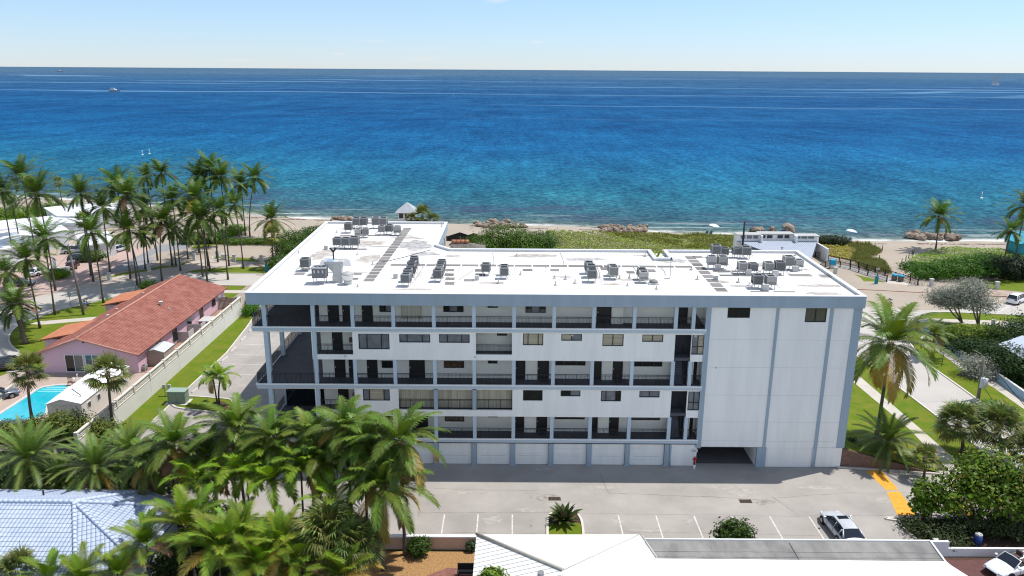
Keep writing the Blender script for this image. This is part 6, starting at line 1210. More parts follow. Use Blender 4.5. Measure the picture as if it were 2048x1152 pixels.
# ---- brick retaining wall
BRK = mat('brick', (.30, .19, .15), .85, .2, var=.25, vscale=3); pattern(BRK, 'brick', 1, (.55, .5, .48), rot=(R(90), 0, 0), size=.015, bw=.22, bh=.075, c2=(.7, .66, .62), strength=.9)
t = thing('brick_retaining_wall', 'sloping brick retaining wall right of the block corner', 'wall', (31.9, 68.2, 0)); b = MB(); n = 12
for i in range(n):
    x0_, x1_ = i*.76, (i+1)*.76; z0_, z1_ = max(.15, 2.0*(1-x0_/9.2)**1.1), max(.15, 2.0*(1-x1_/9.2)**1.1); yy0, yy1 = -x0_*.145, -x1_*.145
    m0 = len(b.v); b.v += [(x0_, yy0-.12, 0), (x1_, yy1-.12, 0), (x1_, yy1+.12, 0), (x0_, yy0+.12, 0), (x0_, yy0-.12, z0_), (x1_, yy1-.12, z1_), (x1_, yy1+.12, z1_), (x0_, yy0+.12, z0_)]; b.f += [tuple(m0+j for j in q) for q in ((0, 3, 2, 1), (4, 5, 6, 7), (0, 1, 5, 4), (2, 3, 7, 6))]
b.build('brickwork', BRK, t); b = MB(); strip(b, [(-.3, -.3), (4, -.75), (9, -1.5), (15, -1.9), (26, -4)], .2, 0, .16); b.build('kerb', CURB, t)
# ---- pale blue street wall
t = thing('blue_street_wall', 'low pale blue and white wall along the right pavement', 'wall', (*G(1950, 740), 0), world=True); P = [G(*q) for q in [(1846, 664), (1870, 684), (1892, 700), (1921, 716), (2003, 768), (2048, 800), (2150, 868)]]
b = MB(); strip(b, P, .2, 0, .95); b.build('wall', mat('street_blue', (.33, .47, .60), .7, .2, var=.06, vscale=1), t); b = MB(); strip(b, P, .26, .95, 1.05); b.build('coping', WFRAME, t)
# ---- beach pavilion
PV = thing('beach_pavilion', 'white beach pavilion with clerestory windows and a ribbed metal roof', 'pavilion', (*G(1555, 505), 0), world=True)
yw = 158; PX = lambda a, y=475: V(a, y, yw)[0]; PZ = lambda a, y: V(a, y, yw)[1]
xa, xb, xc, xd = PX(1473), PX(1521), PX(1590), PX(1638); zt1, zt2, zw = V(1480, 464.5, yw+2)[1]-.1, V(1550, 463, yw+3)[1]-.1, PZ(1550, 482)
for a, c, z, yo in ((xa, xb, zt1, 0), (xc, xd, zt1-.2, 0), (xb, xc, zt2, .9)): MB().box(a, yw+yo, 0, c, yw+(2 if yo == 0 else 3), z).build('wall', WHITE, PV); MB().box(a-.05, yw+yo-.5, z, c+.05, yw+(2.1 if yo == 0 else 3.1), z+.12).build('roof_edge', ACL, PV)
for x in (xb, xc): MB().box(x-.15, yw-1.2, zw-.9, x+.15, yw+.95, zt2).build('fin_wall', WHITE, PV)
for a, c, y_ in ((1481, 1491, yw), (1493, 1504, yw), (1505.5, 1516, yw), (1524, 1534, yw+.9), (1536, 1548, yw+.9), (1557, 1569, yw+.9), (1571, 1582, yw+.9), (1590.5, 1601, yw), (1602, 1614, yw), (1615.5, 1628, yw)):
    z0 = PZ(a, 478.5 if y_ > yw else 477.5); window((PX(a), z0, PX(c), z0+.75), y_-.06, (), None, GLASS if y_ > yw else BLINDG, WFRAME, PV, fw=.05)
PM = tilemat('pavilion_metal', (.36, .40, .47), .42, 50, (.33, .37, .44), .1, .7, .02, 'seam'); slope('roof', [(xa+6.5, yw-10, 1.9), (xd-5, yw-10, 1.9), (xd-.3, yw+.0, zw), (xa+.1, yw, zw)], PM, PV, eave=(0, 1)); b = MB(); b.prism([(xa+6, yw-8.5), (xd-5.5, yw-8.5), (xd-1, yw), (xa+1, yw)], 0, 1.7); b.build('wall', WHITE, PV)
MB().box(xd-.4, yw-6, 0, xd-.1, yw, zw-.3).build('side_wall', VW, PV); b = MB(); X, Z = V(1565, 505, 150); b.tube([(X, 150.5, 1.9), (X, 150.5, 3.4)], .12, 8); b.tube([(X, 150.5, 3.4), (X, 150.5, 3.6)], .3, 8); b.build('roof_stack', ACL, PV)
# ---- lifeguard hut
yl = 178; X0, X1 = V(794, 435, yl)[0], V(831, 435, yl)[0]; ze_, zp = V(812, 425, yl)[1], V(812, 407, yl)[1]; LG = thing('lifeguard_hut', 'raised lifeguard hut with grey hip roof and blue mural walls', 'hut', ((X0+X1)/2, yl+2, 0), world=True)
b = MB(); b.box(X0+.2, yl, 2.0, X1-.2, yl+4, 2.9); b.build('mural_wall', mat('mural', (.03, .16, .26), .6, .3, col2=(.25, .06, .05), vscale=.6, detail=2), LG); b = MB(); b.box(X0+.2, yl, 2.9, X1-.2, yl+4, ze_); b.build('wall', VW, LG)
for k in range(3): o = MB().box(X0+.5+1.3*k, yl-.04, 3.6, X0+1.45+1.3*k, yl-.005, 4.7).build('window', GLASS, LG)
GRm = mat('hut_roof', (.36, .38, .40), .6, .3, var=.1, vscale=1); c = ((X0+X1)/2, yl+2, zp); q = [(X0-.4, yl-.6, ze_), (X1+.4, yl-.6, ze_), (X1+.4, yl+4.6, ze_), (X0-.4, yl+4.6, ze_)]
for i in range(4): slope('roof', [q[i], q[(i+1) % 4], c], GRm, LG, th=.1)
b = MB(); [b.box(x-.12, y-.12, 0, x+.12, y+.12, 2.0) for x in (X0+.4, X1-.4) for y in (yl+.2, yl+3.8)]; b.build('stilts', WOODG, LG); b = MB(); b.box(X0-.3, yl-1.2, 1.9, X1+.3, yl, 2.0); b.build('deck', WOODG, LG)
# ---- shake roofed gazebo and its neighbours behind the notch
t = thing('shake_roof_gazebo', 'grey shake roofed gazebo with orange ridge tiles behind the wing', 'gazebo', (*G(925, 505, 3.5), 0), world=True); A_ = [Vector((*G(a, b_, z), z)) for a, b_, z in ((896, 507, 3.2), (972, 508, 3.2), (938, 485, 4.8), (903, 485, 4.8))]
slope('roof', A_, mat('shake', (.20, .185, .165), .9, .1, var=.5, vscale=2.5), t); bk = [A_[3], A_[2], A_[2]+Vector((3, 5, -1.6)), A_[3]+Vector((-1, 5, -1.6))]; slope('roof', bk, MT['shake'], t); slope('roof', [A_[1], A_[2], bk[2]], MT['shake'], t)
b = MB(); [b.tube([A_[3].lerp(A_[2], k/4)+Vector((0, .1, .15)), A_[3].lerp(A_[2], (k+.95)/4)+Vector((0, .1, .15))], .4, 8) for k in range(4)]; b.build('ridge_tiles', mat('ridge_orange', (.45, .19, .10), .8, var=.3, vscale=2), t); b = MB(); b.prism([(A_[0].x+.5, A_[0].y+.6), (A_[1].x-.5, A_[1].y+.6), (A_[1].x-.5, A_[1].y+6), (A_[0].x+.5, A_[0].y+6)], 0, 3.0); b.build('wall', WALLIN, t)
for i, (a, lab) in enumerate([((920, 482), 'dark beach lattice arch left of the bush'), ((948, 484), 'dark lattice arch touching the large bush')]):
    x, y = G(*a); t = thing('lattice_panel', lab, 'lattice', (x, y, 0), 'dark lattice arches'); b = MB(); b.ext([(-3, 0), (3, 0), (3, 1.0), (0, 2.0), (-3, 1.0)], 'y', -.05, .05); b.build('panel', DWOOD, t); b = MB(); b.box(-3.1, -.08, 0, -2.9, .08, 1.2); b.box(2.9, -.08, 0, 3.1, .08, 1.2); b.build('posts', WOODG, t)
# wing gallery on the sea side
for zb, zt in ((14.1, 16.2), (8.5, 13.4)): MB().box(-9.19, 88.5, zb, -9.15, 101, zt).build('gallery_opening_shade', DOOR_SHADE, APT)  # dark sheets on the wall stand in for shade inside the gallery
[MB().box(-9.1, yy, 8.4, -8.85, yy+.25, 16.25).build('column', WHITE, APT) for yy in (89, 93, 97, 101)]
# ---- boardwalk ramp with dark fences
def fence(lab, px, h=1.1, gap=2.0, solid=False):
    P = [Vector(G(*q)) for q in px]; t = thing('ramp_fence', lab, 'fence', (P[0].x, P[0].y, 0), 'dark fences of the beach ramp', world=True); r1_ = MB(); pn = MB()
    for i in range(len(P)-1):
        a, c = P[i], P[i+1]; d = c-a; n = max(1, round(d.length/gap))
        for z in (h, h*.55, .18): r1_.tube([(*a, z), (*c, z)], .06 if z == h else .035, 6)
        for k in range(n+(i == len(P)-2)): q = a+d*k/n; MB().box(q.x-.08, q.y-.08, 0, q.x+.08, q.y+.08, h+.12).build('post', DWOOD, t)
        m_ = int(d.length/.16); [pn.box(a.x+d.x*k/m_-.012, a.y+d.y*k/m_-.012, .18, a.x+d.x*k/m_+.012, a.y+d.y*k/m_+.012, h) for k in range(m_)]
    r1_.build('rails', DWOOD, t); pn.build('pickets', RAIL, t)
fence('far dark fence of the beach ramp', [(1630, 515), (1656, 522), (1700, 531), (1750, 546), (1790, 557), (1835, 571)], 1.15)
fence('near dark fence of the beach ramp', [(1640, 540), (1660, 531), (1700, 539), (1735, 551), (1773, 564)], 1.15)
sheet('ramp_deck', [(1645, 534), (1660, 524), (1700, 532), (1750, 547), (1787, 558), (1775, 564), (1735, 551), (1700, 540), (1660, 532)], .05, mat('deck_grey', (.36, .34, .33), .8, .2, var=.1, vscale=1))
# ================================================================ VEHICLES, PEOPLE, SMALL THINGS
def car(name, label, px, rz, paint, kind='sedan', cat='car', z=0.0):
    x, y = G(*px) if not isinstance(px, Vector) else (px.x, px.y); t = thing(name, label, cat, (x, y, z), rz=rz)
    suv = kind == 'suv'; conv = kind == 'convertible'; W = .93; up = .14 if suv else 0
    # body stations: x, top z, half width, low z
    st = [(-2.42, .62+up, .70, .38), (-2.36, .84+up, .80, .26), (-2.1, .96+up, .88, .22), (-1.6, .99+up, W, .20), (-.8, .95+up, W, .19), (.2, .94+up, W, .19), (.95, .95+up, W, .19), (1.5, .86+up, .92, .20), (2.05, .76+up, .86, .22), (2.34, .64+up, .76, .26), (2.42, .50+up, .62, .36)]
    b = MB(); k = 11
    for X, zt, w_, zl in st:
        zs = zt-.10
        for yy, zz in ((-w_*.72, zl), (-w_*.97, zl+.10), (-w_, .55), (-w_*.985, zs-.08), (-w_*.90, zt-.02), (0, zt+.035), (w_*.90, zt-.02), (w_*.985, zs-.08), (w_, .55), (w_*.97, zl+.10), (w_*.72, zl)): b.v.append((X, yy, zz))
    for i in range(len(st)-1):
        for j in range(k-1): q = i*k+j; b.f.append((q, q+1, q+k+1, q+k))
        b.f.append((i*k+k-1, i*k, (i+1)*k, (i+1)*k+k-1))
    b.f.append(tuple(reversed(range(k)))); b.f.append(tuple((len(st)-1)*k+j for j in range(k))); body = b.build('body', paint, t, smooth=True)
    sm_ = body.modifiers.new('s', 'SUBSURF'); sm_.levels = sm_.render_levels = 1
    for X in (-1.45, 1.42):
        for s_ in (-1, 1):
            a = MB(); a.tube([(X, s_*.70, .34), (X, s_*.935, .34)], .39, 20); a.build('wheel_arch', RAIL, t)
            a = MB(); a.tube([(X, s_*.72, .33), (X, s_*.955, .33)], .33, 20); w_ = a.build('wheel', TYRE, t); a = MB(); a.tube([(X, s_*.95, .33), (X, s_*.965, .33)], .21, 14); a.build('rim', RIM, w_)
    if not conv:
        xs_ = [(-2.15, .97, .70, 0), (-1.55, 1.38, .60, 1), (-.9, 1.46, .60, 1), (.1, 1.44, .60, 1), (.42, 1.38, .60, 1), (1.15, .93, .74, 0)] if not suv else [(-2.28, 1.1, .76, 0), (-2.0, 1.62, .66, 1), (-.9, 1.72, .66, 1), (.1, 1.70, .66, 1), (.5, 1.62, .66, 1), (1.25, 1.08, .78, 0)]
        c = MB()
        for X, zt, w_, _ in xs_:
            zb = .90+up; wb = .86
            for yy, zz in ((-wb, zb), (-w_-.03, zt-.08 if zt > 1.2 else zb+.02), (-w_+.10, zt), (w_-.10, zt), (w_+.03, zt-.08 if zt > 1.2 else zb+.02), (wb, zb)): c.v.append((X, yy, zz))
        for i in range(len(xs_)-1):
            for j in range(5): q = i*6+j; c.f.append((q, q+1, q+7, q+6))
        c.build('windows', CGLASS, t)
        r_ = MB(); m_ = [q for q in xs_ if q[3]]
        for X, zt, w_, _ in m_:
            for yy, zz in ((-w_-.035, zt-.10), (-w_+.10, zt+.012), (0, zt+.03), (w_-.10, zt+.012), (w_+.035, zt-.10)): r_.v.append((X, yy, zz))
        for i in range(len(m_)-1):
            for j in range(4): q = i*5+j; r_.f.append((q, q+1, q+6, q+5))
        r_.build('roof', paint, t, smooth=True)
        for s_ in (-1, 1):
            p = MB(); p.tube([(xs_[0][0], s_*.80, .92+up), (xs_[1][0], s_*(xs_[1][2]), xs_[1][1]-.03)], [.07, .05], 6); p.tube([(xs_[-1][0], s_*.80, .93+up), (xs_[-2][0], s_*xs_[-2][2], xs_[-2][1]-.03)], [.04, .035], 6); p.tube([(-.55, s_*.87, .93+up), (-.5, s_*(m_[0][2]+.04), m_[1][1]-.09)], .025, 6); p.tube([(-1.5, s_*.86, .94+up), (-1.45, s_*(m_[0][2]+.03), m_[0][1]-.09)], .05, 6)
            p.build('pillars', paint, t)
        MB().box(-.25, -.38, m_[1][1]+.012, .2, .38, m_[1][1]+.028+.012).build('sunroof', CGLASS, t) if kind == 'sunroof' else None
    else:
        MB().box(-1.55, -.72, .93, .35, .72, .965).build('cabin_floor', RAIL, t)
        b = MB(); b.face([(1.0, -.76, .93), (1.0, .76, .93), (.35, .66, 1.36), (.35, -.66, 1.36)]); b.build('windscreen', CGLASS, t); b = MB(); b.tube([(1.02, -.78, .93), (.35, -.68, 1.37), (.33, 0, 1.40), (.35, .68, 1.37), (1.02, .78, .93)], .04, 8); b.build('windscreen_frame', paint, t)
        for s_ in (-.36, .36): b = MB(); b.box(-.75, s_-.26, .96, -.2, s_+.26, 1.06); b.box(-.95, s_-.26, .96, -.75, s_+.26, 1.36); b.build('seat', mat('seat_leather', (.08, .05, .045), .5), t, bevel=.04)
    for s_ in (-1, 1):
        MB().box(2.10, s_*.50, .58+up, 2.32, s_*.74, .66+up).build('headlight', LAMPW, t, bevel=.02); MB().box(-2.425, s_*.45, .70+up, -2.30, s_*.80, .84+up).build('tail_light', LAMPR, t, bevel=.02)
        a = MB(); a.box(.72, s_*.90, .98+up, .92, s_*1.08, 1.10+up); a.build('mirror', paint, t, bevel=.03)
    MB().box(2.36, -.5, .34, 2.425, .5, .56+up).build('grille', RAIL, t); MB().box(-2.44, -.25, .48, -2.40, .25, .60).build('number_plate', WFRAME, t); b = MB(); 
    for X in (-1.0 if suv else -.55, .55, -1.5): b.tube([(X, -.945, .35), (X, -.935, .85+up)], .008, 4); b.tube([(X, .945, .35), (X, .935, .85+up)], .008, 4)
    b.build('door_seams', RAIL, t)
    return t
car('parked_car', 'silver sedan with a sunroof parked nose out in the front bays', Vector((27.5, 56.9, 0)), R(93), CSILV, 'sunroof').scale = (1.0, 1.1, 1.0)
car('convertible_car', 'white open convertible parked in tree shade at the bottom right', Vector((38.8, 51.9, 0)), R(199), CWHITE, 'convertible')
car('white_suv', 'white hatchback wagon on the seaside road at the right edge', (2033, 605), R(38), CWHITE, 'suv')
car('parked_car', 'black wagon on the lawn driveway at the left edge', (22, 738), R(25), CBLK, 'suv')
car('parked_car', 'dark grey car cut by the left edge beside the pool balustrade', (-8, 800), R(48), mat('car_slate', (.10, .12, .15), .3, .6, coat=.5), 'sedan')
car('parked_car', 'black car on the pink paving before the villa garage', (163, 524), R(20), CBLK, 'suv')
car('parked_car', 'dark red car beside the sloping villa wall', (146, 535), R(110), mat('car_maroon', (.07, .012, .015), .3, .5, coat=.5), 'sedan')
car('parked_car', 'small pale car far back on the pink paving', (237, 503), R(75), CSILV, 'sedan'); car('parked_car', 'black car half hidden by palms on the near pink paving', (40, 572), R(12), CBLK, 'sedan')
car('parked_car', 'silver car behind the black one by the villa garage', (150, 506), R(20), CSILV, 'suv'); car('parked_car', 'white car in front of the villa left of the sloping wall', (82, 548), R(75), CWHITE, 'sedan')
# wheel stops
W0_ = None
for i, (x, y) in enumerate([(-38.2, 108), (-38.05, 104.06), (-37.9, 99.6), (-37.8, 96), (-37.75, 92.8), (-37.7, 89.3), (-37.6, 85.9)]):
    lab = ['farthest white wheel stop by the garden wall lawn', 'second farthest white wheel stop by the lawn', 'third farthest white wheel stop by the lawn', 'middle white wheel stop by the lawn', 'wheel stop just behind the small double palm', 'wheel stop hidden beside the small double palm', 'nearest white wheel stop in front of the kerbed island'][i]
    if W0_ is None: W0_ = thing('wheel_stop', lab, 'wheel stop', (x, y, .02), 'wheel stops of the side car park'); b = MB(); b.ext([(-.09, 0), (.09, 0), (.06, .13), (-.06, .13)], 'y', -.95, .95); b.build('concrete_bar', WPAINT, W0_); b = MB(); b.tube([(0, -.7, .12), (0, -.7, .14)], .03, 6); b.build('pin', ACG, W0_)
    else: dup(W0_, (x, y, .02), R(prng.uniform(-9, 0)), 1, lab)
# transformer and meters
x, y = G(357, 806); t = thing('transformer_box', 'green grey transformer cabinet on the kerbed island', 'transformer', (x, y, .05), rz=R(0)); b = MB(); b.box(-1.3, -.75, -.05, 1.3, .95, .06); b.build('pad', CURB, t); TG = mat('transformer_green', (.20, .27, .21), .6, .3, var=.08, vscale=1); b = MB(); b.box(-1.0, -.45, .06, 1.0, .7, 1.45); b.build('cabinet', TG, t, bevel=.03); b = MB(); b.box(-1.08, -.52, 1.45, 1.08, .78, 1.55); b.build('lid', mat('transformer_lid', (.26, .34, .28), .6), t, bevel=.03); MB().box(-.01, -.46, .1, .01, -.452, 1.4).build('door_seam', RAIL, t)
x, y = G(336, 792); t = thing('meter_boxes', 'two small pale meter boxes on thin posts by the wall', 'meter', (x, y, 0)); b = MB(); [b.tube([(q, 0, 0), (q, 0, 1.5)], .035, 6) for q in (-.3, .3)]; b.build('posts', ACG, t); [MB().box(q-.18, -.14, .9, q+.18, .08, 1.45).build('meter_box', ACL, t, bevel=.02) for q in (-.3, .3)]
# hydrant and sign at the garage corner
x, z = V(1389.5, 918, 67.4); t = thing('fire_hydrant', 'red standpipe hydrant on a white stub left of the garage mouth', 'hydrant', (x, 67.4, 0)); HR = mat('hydrant_red', (.35, .02, .02), .5); MB().tube([(0, 0, 0), (0, 0, .55)], .12, 10).build('base', WFRAME, t); b = MB(); b.tube([(0, 0, .55), (0, 0, 1.25), (0, 0, 1.4)], [.10, .11, .04], 10); b.tube([(-.2, 0, 1.1), (.2, 0, 1.1)], .07, 8); b.tube([(0, -.18, 1.0), (0, 0, 1.0)], .06, 8); b.build('barrel', HR, t); MB().tube([(.16, 0, 1.1), (.24, 0, 1.1)], .085, 8).build('cap', HR, t)
def txt(s_, size, loc, rot, m_, parent, name='lettering', ext=.004):
    cu_ = bpy.data.curves.new(name, 'FONT'); cu_.body = s_; cu_.size = size; cu_.align_x = 'CENTER'; cu_.align_y = 'CENTER'; cu_.extrude = ext
    o_ = bpy.data.objects.new(name, cu_); COL.objects.link(o_); dg = bpy.context.evaluated_depsgraph_get(); me = bpy.data.meshes.new_from_object(o_.evaluated_get(dg)); bpy.data.objects.remove(o_)
    me.materials.clear(); me.materials.append(m_); o_ = bpy.data.objects.new(name, me); COL.objects.link(o_); o_.parent = parent; o_.location = loc; o_.rotation_euler = rot; return o_
x, z = V(1389.5, 902, 67.95); t = thing('wall_sign', 'small white notice on the wall above the hydrant', 'sign', (x, 68.0, z)); MB().box(-.28, -.03, -.15, .28, .09, .15).build('plate', WFRAME, t); b = MB(); [b.box(-.22, -.034, q, .22*k, -.031, q+.03) for q, k in ((.07, 1), (.02, .7), (-.03, .9), (-.08, .5))]; b.build('print_lines', ACG, t)
# stop sign with street blades
x, y = G(1790, 655); X, Z = V(1779, 608, y); t = thing('stop_sign', 'red octagonal stop sign behind the big coconut palm', 'sign', (X, y, 0)); MB().tube([(0, 0.05, 0), (0, 0.05, Z+.75)], .035, 8).build('post', ACG, t)
def octo(r_): return [(r_*math.cos(R(22.5+45*k)), r_*math.sin(R(22.5+45*k))) for k in range(8)]
b = MB(); b.ext([(p[0], Z+p[1]) for p in octo(.46)], 'y', -.01, .01); b.build('border', WFRAME, t); b = MB(); b.ext([(p[0], Z+p[1]) for p in octo(.42)], 'y', -.02, -.011); face = b.build('sign_face', mat('stop_red', (.32, .008, .02), .5), t); txt('STOP', .34, (0, -.024, Z), (R(90), 0, 0), WFRAME, face)
MB().box(-.4, .03, Z+.55, .4, .05, Z+.7).build('street_blade', mat('blade_green', (.01, .13, .07), .5), t); MB().box(-.01, -.3, Z+.72, .01, .4, Z+.86).build('street_blade', MT['blade_green'], t)
x, y = G(142, 614); X, Z = V(137, 588, y); t = thing('road_sign', 'small grey sign on a post beside the curved road', 'sign', (x, y, 0)); MB().tube([(0, 0, 0), (0, 0, Z+.3)], .035, 8).build('post', ACG, t); MB().box(-.28, -.03, Z-.35, .28, 0, Z+.35).build('plate', ACL, t)
x, y = G(1883, 733); t = thing('road_sign', 'thin sign post on the grass beside the right pavement', 'sign', (x, y, 0)); MB().tube([(0, 0, 0), (0, 0, 2.0)], .035, 8).build('post', RAIL, t); MB().box(-.03, -.2, 1.6, 0, .2, 2.05).build('plate', ACL, t)
# utility poles and wires
def upole(base, top, lab, arm=True, tr=False):
    x, y = G(*base); X, Z = V(top[0], top[1], y); t = thing('utility_pole', lab, 'utility pole', (x, y, 0), 'wooden utility poles'); T = Vector((X-x, 0, Z)); MB().tube([(0, 0, 0), T], [.2, .14], 10).build('pole', WOODG, t)
    if arm: b = MB(); b.box(T.x-1.5, -.08, Z-.35, T.x+1.5, .08, Z-.2); b.build('crossarm', WOODG, t); b = MB(); [b.tube([(T.x+q, 0, Z-.2), (T.x+q, 0, Z+.05)], .05, 6) for q in (-1.3, -.6, .6, 1.3)]; b.build('insulators', PVC, t)
    if tr: c = T*.42; b = MB(); b.tube([(c.x+.05, -.42, c.z-.6), (c.x+.05, -.42, c.z+.6)], .30, 14); o = b.build('transformer_can', mat('can_grey', (.45, .47, .50), .5), t); MB().tube([(c.x+.45, -.3, c.z-.5), (c.x+.45, -.3, c.z+.5)], .2, 12).build('transformer_can', MT['can_grey'], t); b = MB(); [b.tube([(c.x+q, -.42, c.z+.6), (c.x+q, -.42, c.z+.9)], .04, 6) for q in (-.1, .2)]; b.build('bushing', ACG, o)
    return t, Vector((x, y, 0))+T
p1, T1 = upole((167, 630), (136, 489), 'wooden utility pole with crossarm between the left palms'); p2, T2 = upole((1956, 798), (1968, 714), 'wooden utility pole with grey transformer cans on the right street', False, True)
def wire(name, lab, a, c, sag, r_=.02): a, c = Vector(a), Vector(c); t = thing(name, lab, 'wire', tuple(a)); b = MB(); b.tube([(c-a)*(k/12)-Vector((0, 0, sag*4*(k/12)*(1-k/12))) for k in range(13)], r_, 5); b.build('strand', RAIL, t)
gw = lambda a, z=0: Vector((*G(*a, z), z))
wire('overhead_wire', 'upper wire from the left pole toward the lower left edge', T1+Vector((-1.2, 0, -.2)), gw((0, 655), 6), .8); wire('overhead_wire', 'lower wire from the left pole toward the lower left edge', T1+Vector((1.2, 0, -.2)), gw((-10, 625), 7), .8)
wire('guy_wire', 'white guy wire from the right pole down to the pavement', T2, gw((2050, 812), .3), 0, .035); wire('guy_wire', 'short guy wire at the foot of the right pole', T2*1.0-Vector((0, 0, 3.0)), gw((1985, 800)), 0, .03)
wire('overhead_wire', 'long dark wire from behind the big palm to the right pole', Vector((32.6, 84, 10)), T2-Vector((0, 0, .8)), 1.0)
x, y = G(1490, 505); X, Z = V(1489.5, 443, 148); t = thing('dark_pole', 'tall dark pole rising behind the back edge of the roof', 'pole', (X, 148, 0)); MB().tube([(0, 0, 0), (0, 0, Z)], [.22, .17], 8).build('pole', DWOOD, t); MB().tube([(.17, 0, Z-.6), (.5, 0, Z-.7), (.5, 0, Z-1.6)], .03, 5).build('drop_cable', RAIL, t)
# white pillars along the walks
Pl0 = None
for (a, lab) in [((359, 533), 'white walk pillar at the corner of the shaded drive'), ((389, 521), 'white walk pillar left of the curved walk'), ((469, 522), 'white walk pillar in the middle of the circular lawn edge'), ((523, 524), 'white walk pillar at the right end of the circular lawn'), ((298, 541), 'white walk pillar beside the short palm on the verge'), ((219, 560), 'white walk pillar at the tip of the asphalt drive'), ((1862, 572), 'white pillar on the paving right of the blue bins'), ((1993, 578), 'weathered pillar on the lawn by the white wagon'), ((1985, 651), 'small white post on the pavement edge behind the hedge'), ((1870, 1100), 'white gate post at the grey roof end'), ((1670, 548), 'white post on the little lawn by the roof corner')]:
    x, y = G(*a)
    if Pl0 is None: Pl0 = thing('walk_pillar', lab, 'pillar', (x, y, 0), 'white pillars'); b = MB(); b.box(-.28, -.28, 0, .28, .28, 1.25); b.build('shaft', PVC, Pl0, bevel=.03); MB().box(-.34, -.34, 1.25, .34, .34, 1.36).build('cap', PVC, Pl0)
    else: dup(Pl0, (x, y, 0), 0, .7 if a[1] > 600 else 1, lab)
x, y = G(449, 520); t = thing('drinking_fountain', 'low pale stone fountain on the circular lawn', 'fountain', (x, y, 0)); MB().box(-1.6, -.5, 0, 1.2, .5, .2).build('slab', CURB, t); MB().box(-.5, -.35, .2, .6, .35, 1.1).build('body', CURB, t, bevel=.08); MB().box(-.6, -.45, 1.1, .7, .45, 1.25).build('basin', PVC, t, bevel=.05)
TEAL = mat('teal', (.01, .22, .27), .5); BINB = mat('bin_blue', (.01, .30, .52), .5)
for a, lab, h in (((435, 517), 'thin turquoise sign post at the curved walk corner', 2.2), ((534, 544), 'turquoise parking post at the edge of the roof', 2.4), ((1752, 568), 'teal parking pay station on the little lawn', 2.6)):
    x, y = G(*a); t = thing('pay_station', lab, 'pay station', (x, y, 0), 'teal posts'); MB().box(-.25, -.2, 0, .25, .2, 1.5).build('cabinet', TEAL, t, bevel=.03); MB().tube([(0, 0, 1.5), (0, 0, h)], .04, 6).build('post', ACG, t); MB().box(-.35, -.04, h, .35, .04, h+.4).build('sign_plate', ACL, t)
for a, lab in (((1788, 561), 'left of the two slatted bins with turquoise lids'), ((1801, 563), 'right of the two slatted bins with turquoise lids')):
    x, y = G(*a); t = thing('litter_bin', lab, 'bin', (x, y, 0), 'slatted litter bins'); b = MB(); [b.box(.42*math.cos(k*math.pi/9)-.05, .42*math.sin(k*math.pi/9)-.05, .1, .42*math.cos(k*math.pi/9)+.05, .42*math.sin(k*math.pi/9)+.05, 1.0) for k in range(18)]; b.build('slats', WOODG, t); MB().tube([(0, 0, .1), (0, 0, .98)], .38, 14).build('drum', RAIL, t); MB().tube([(0, 0, 1.0), (0, 0, 1.15), (0, 0, 1.3)], [.55, .5, .2], 14).build('lid', BINB, t)
x, y = G(1664, 537); t = thing('beach_shower', 'blue topped shower stand by the ramp fence', 'shower', (x, y, 0)); MB().box(-.5, -.5, 0, .5, .5, .8).build('base', CURB, t); MB().box(-.5, -.5, .8, .5, .5, 1.8).build('screen', BINB, t, bevel=.05)
x, y = G(1820, 572); t = thing('bike_rack', 'low metal bike rack beside the turquoise lidded bins', 'bike rack', (x, y, 0)); b = MB(); [b.tube([(k*.5, 0, 0), (k*.5, 0, .7), (k*.5, .5, .7), (k*.5, .5, 0)], .04, 6) for k in range(6)]; b.build('hoops', ACL, t); MB().tube([(-.2, .25, .05), (2.8, .25, .05)], .04, 6).build('base_rail', ACL, t)
# rope posts along the sandy path
k0 = None
for i, (a, lab) in enumerate([((1803, 529), 'rope post nearest the bins on the right side of the path'), ((1811, 523), 'second rope post on the right side of the path'), ((1817, 517), 'third rope post on the right side of the path'), ((1824, 511), 'fourth rope post on the right side of the path'), ((1827, 509), 'farthest rope post on the right side of the path'), ((1775, 543), 'post at the corner of the dune grass near the fence'), ((1768, 532), 'post on the left edge of the sandy path'), ((1758, 522), 'middle post on the left edge of the sandy path'), ((1764, 502), 'tall post at the tip of the dune grass'), ((1749, 497), 'post behind the tip of the dune grass')]):
    x, y = G(*a); 
    if not k0: k0 = thing('rope_post', lab, 'post', (x, y, 0), 'wooden rope posts'); MB().tube([(0, 0, 0), (0, 0, 1.25)], [.09, .08], 8).build('post', DWOOD, k0); MB().tube([(0, 0, .95), (0, 0, 1.02)], .10, 8).build('rope_ring', CURB, k0)
    else: dup(k0, (x, y, 0), 0, 1, lab)
# boulders
ROCK = mat('rock', (.33, .27, .215), .9, .1, col2=(.15, .11, .085), vscale=1.2, detail=8, bump=.6, bscale=3, rnd=.2)
rocks = []
def rockmesh(seed):
    import bmesh; bm = bmesh.new(); bmesh.ops.create_icosphere(bm, subdivisions=2, radius=1)
    for v in bm.verts: q = 1+.35*noise.noise(v.co*1.3+Vector((seed*3.1, 0, 0)))+.15*noise.noise(v.co*3+Vector((seed, 0, 0))); v.co = Vector((v.co.x*q*1.2, v.co.y*q, v.co.z*q*.75))
    me = bpy.data.meshes.new('boulder'); bm.to_mesh(me); bm.free(); me.materials.append(ROCK); return me
RM = [rockmesh(i) for i in range(6)]; rr = random.Random(12)
ONES = ['', 'first', 'second', 'third', 'fourth', 'fifth', 'sixth', 'seventh', 'eighth', 'ninth', 'tenth', 'eleventh', 'twelfth', 'thirteenth', 'fourteenth', 'fifteenth', 'sixteenth', 'seventeenth', 'eighteenth', 'nineteenth']
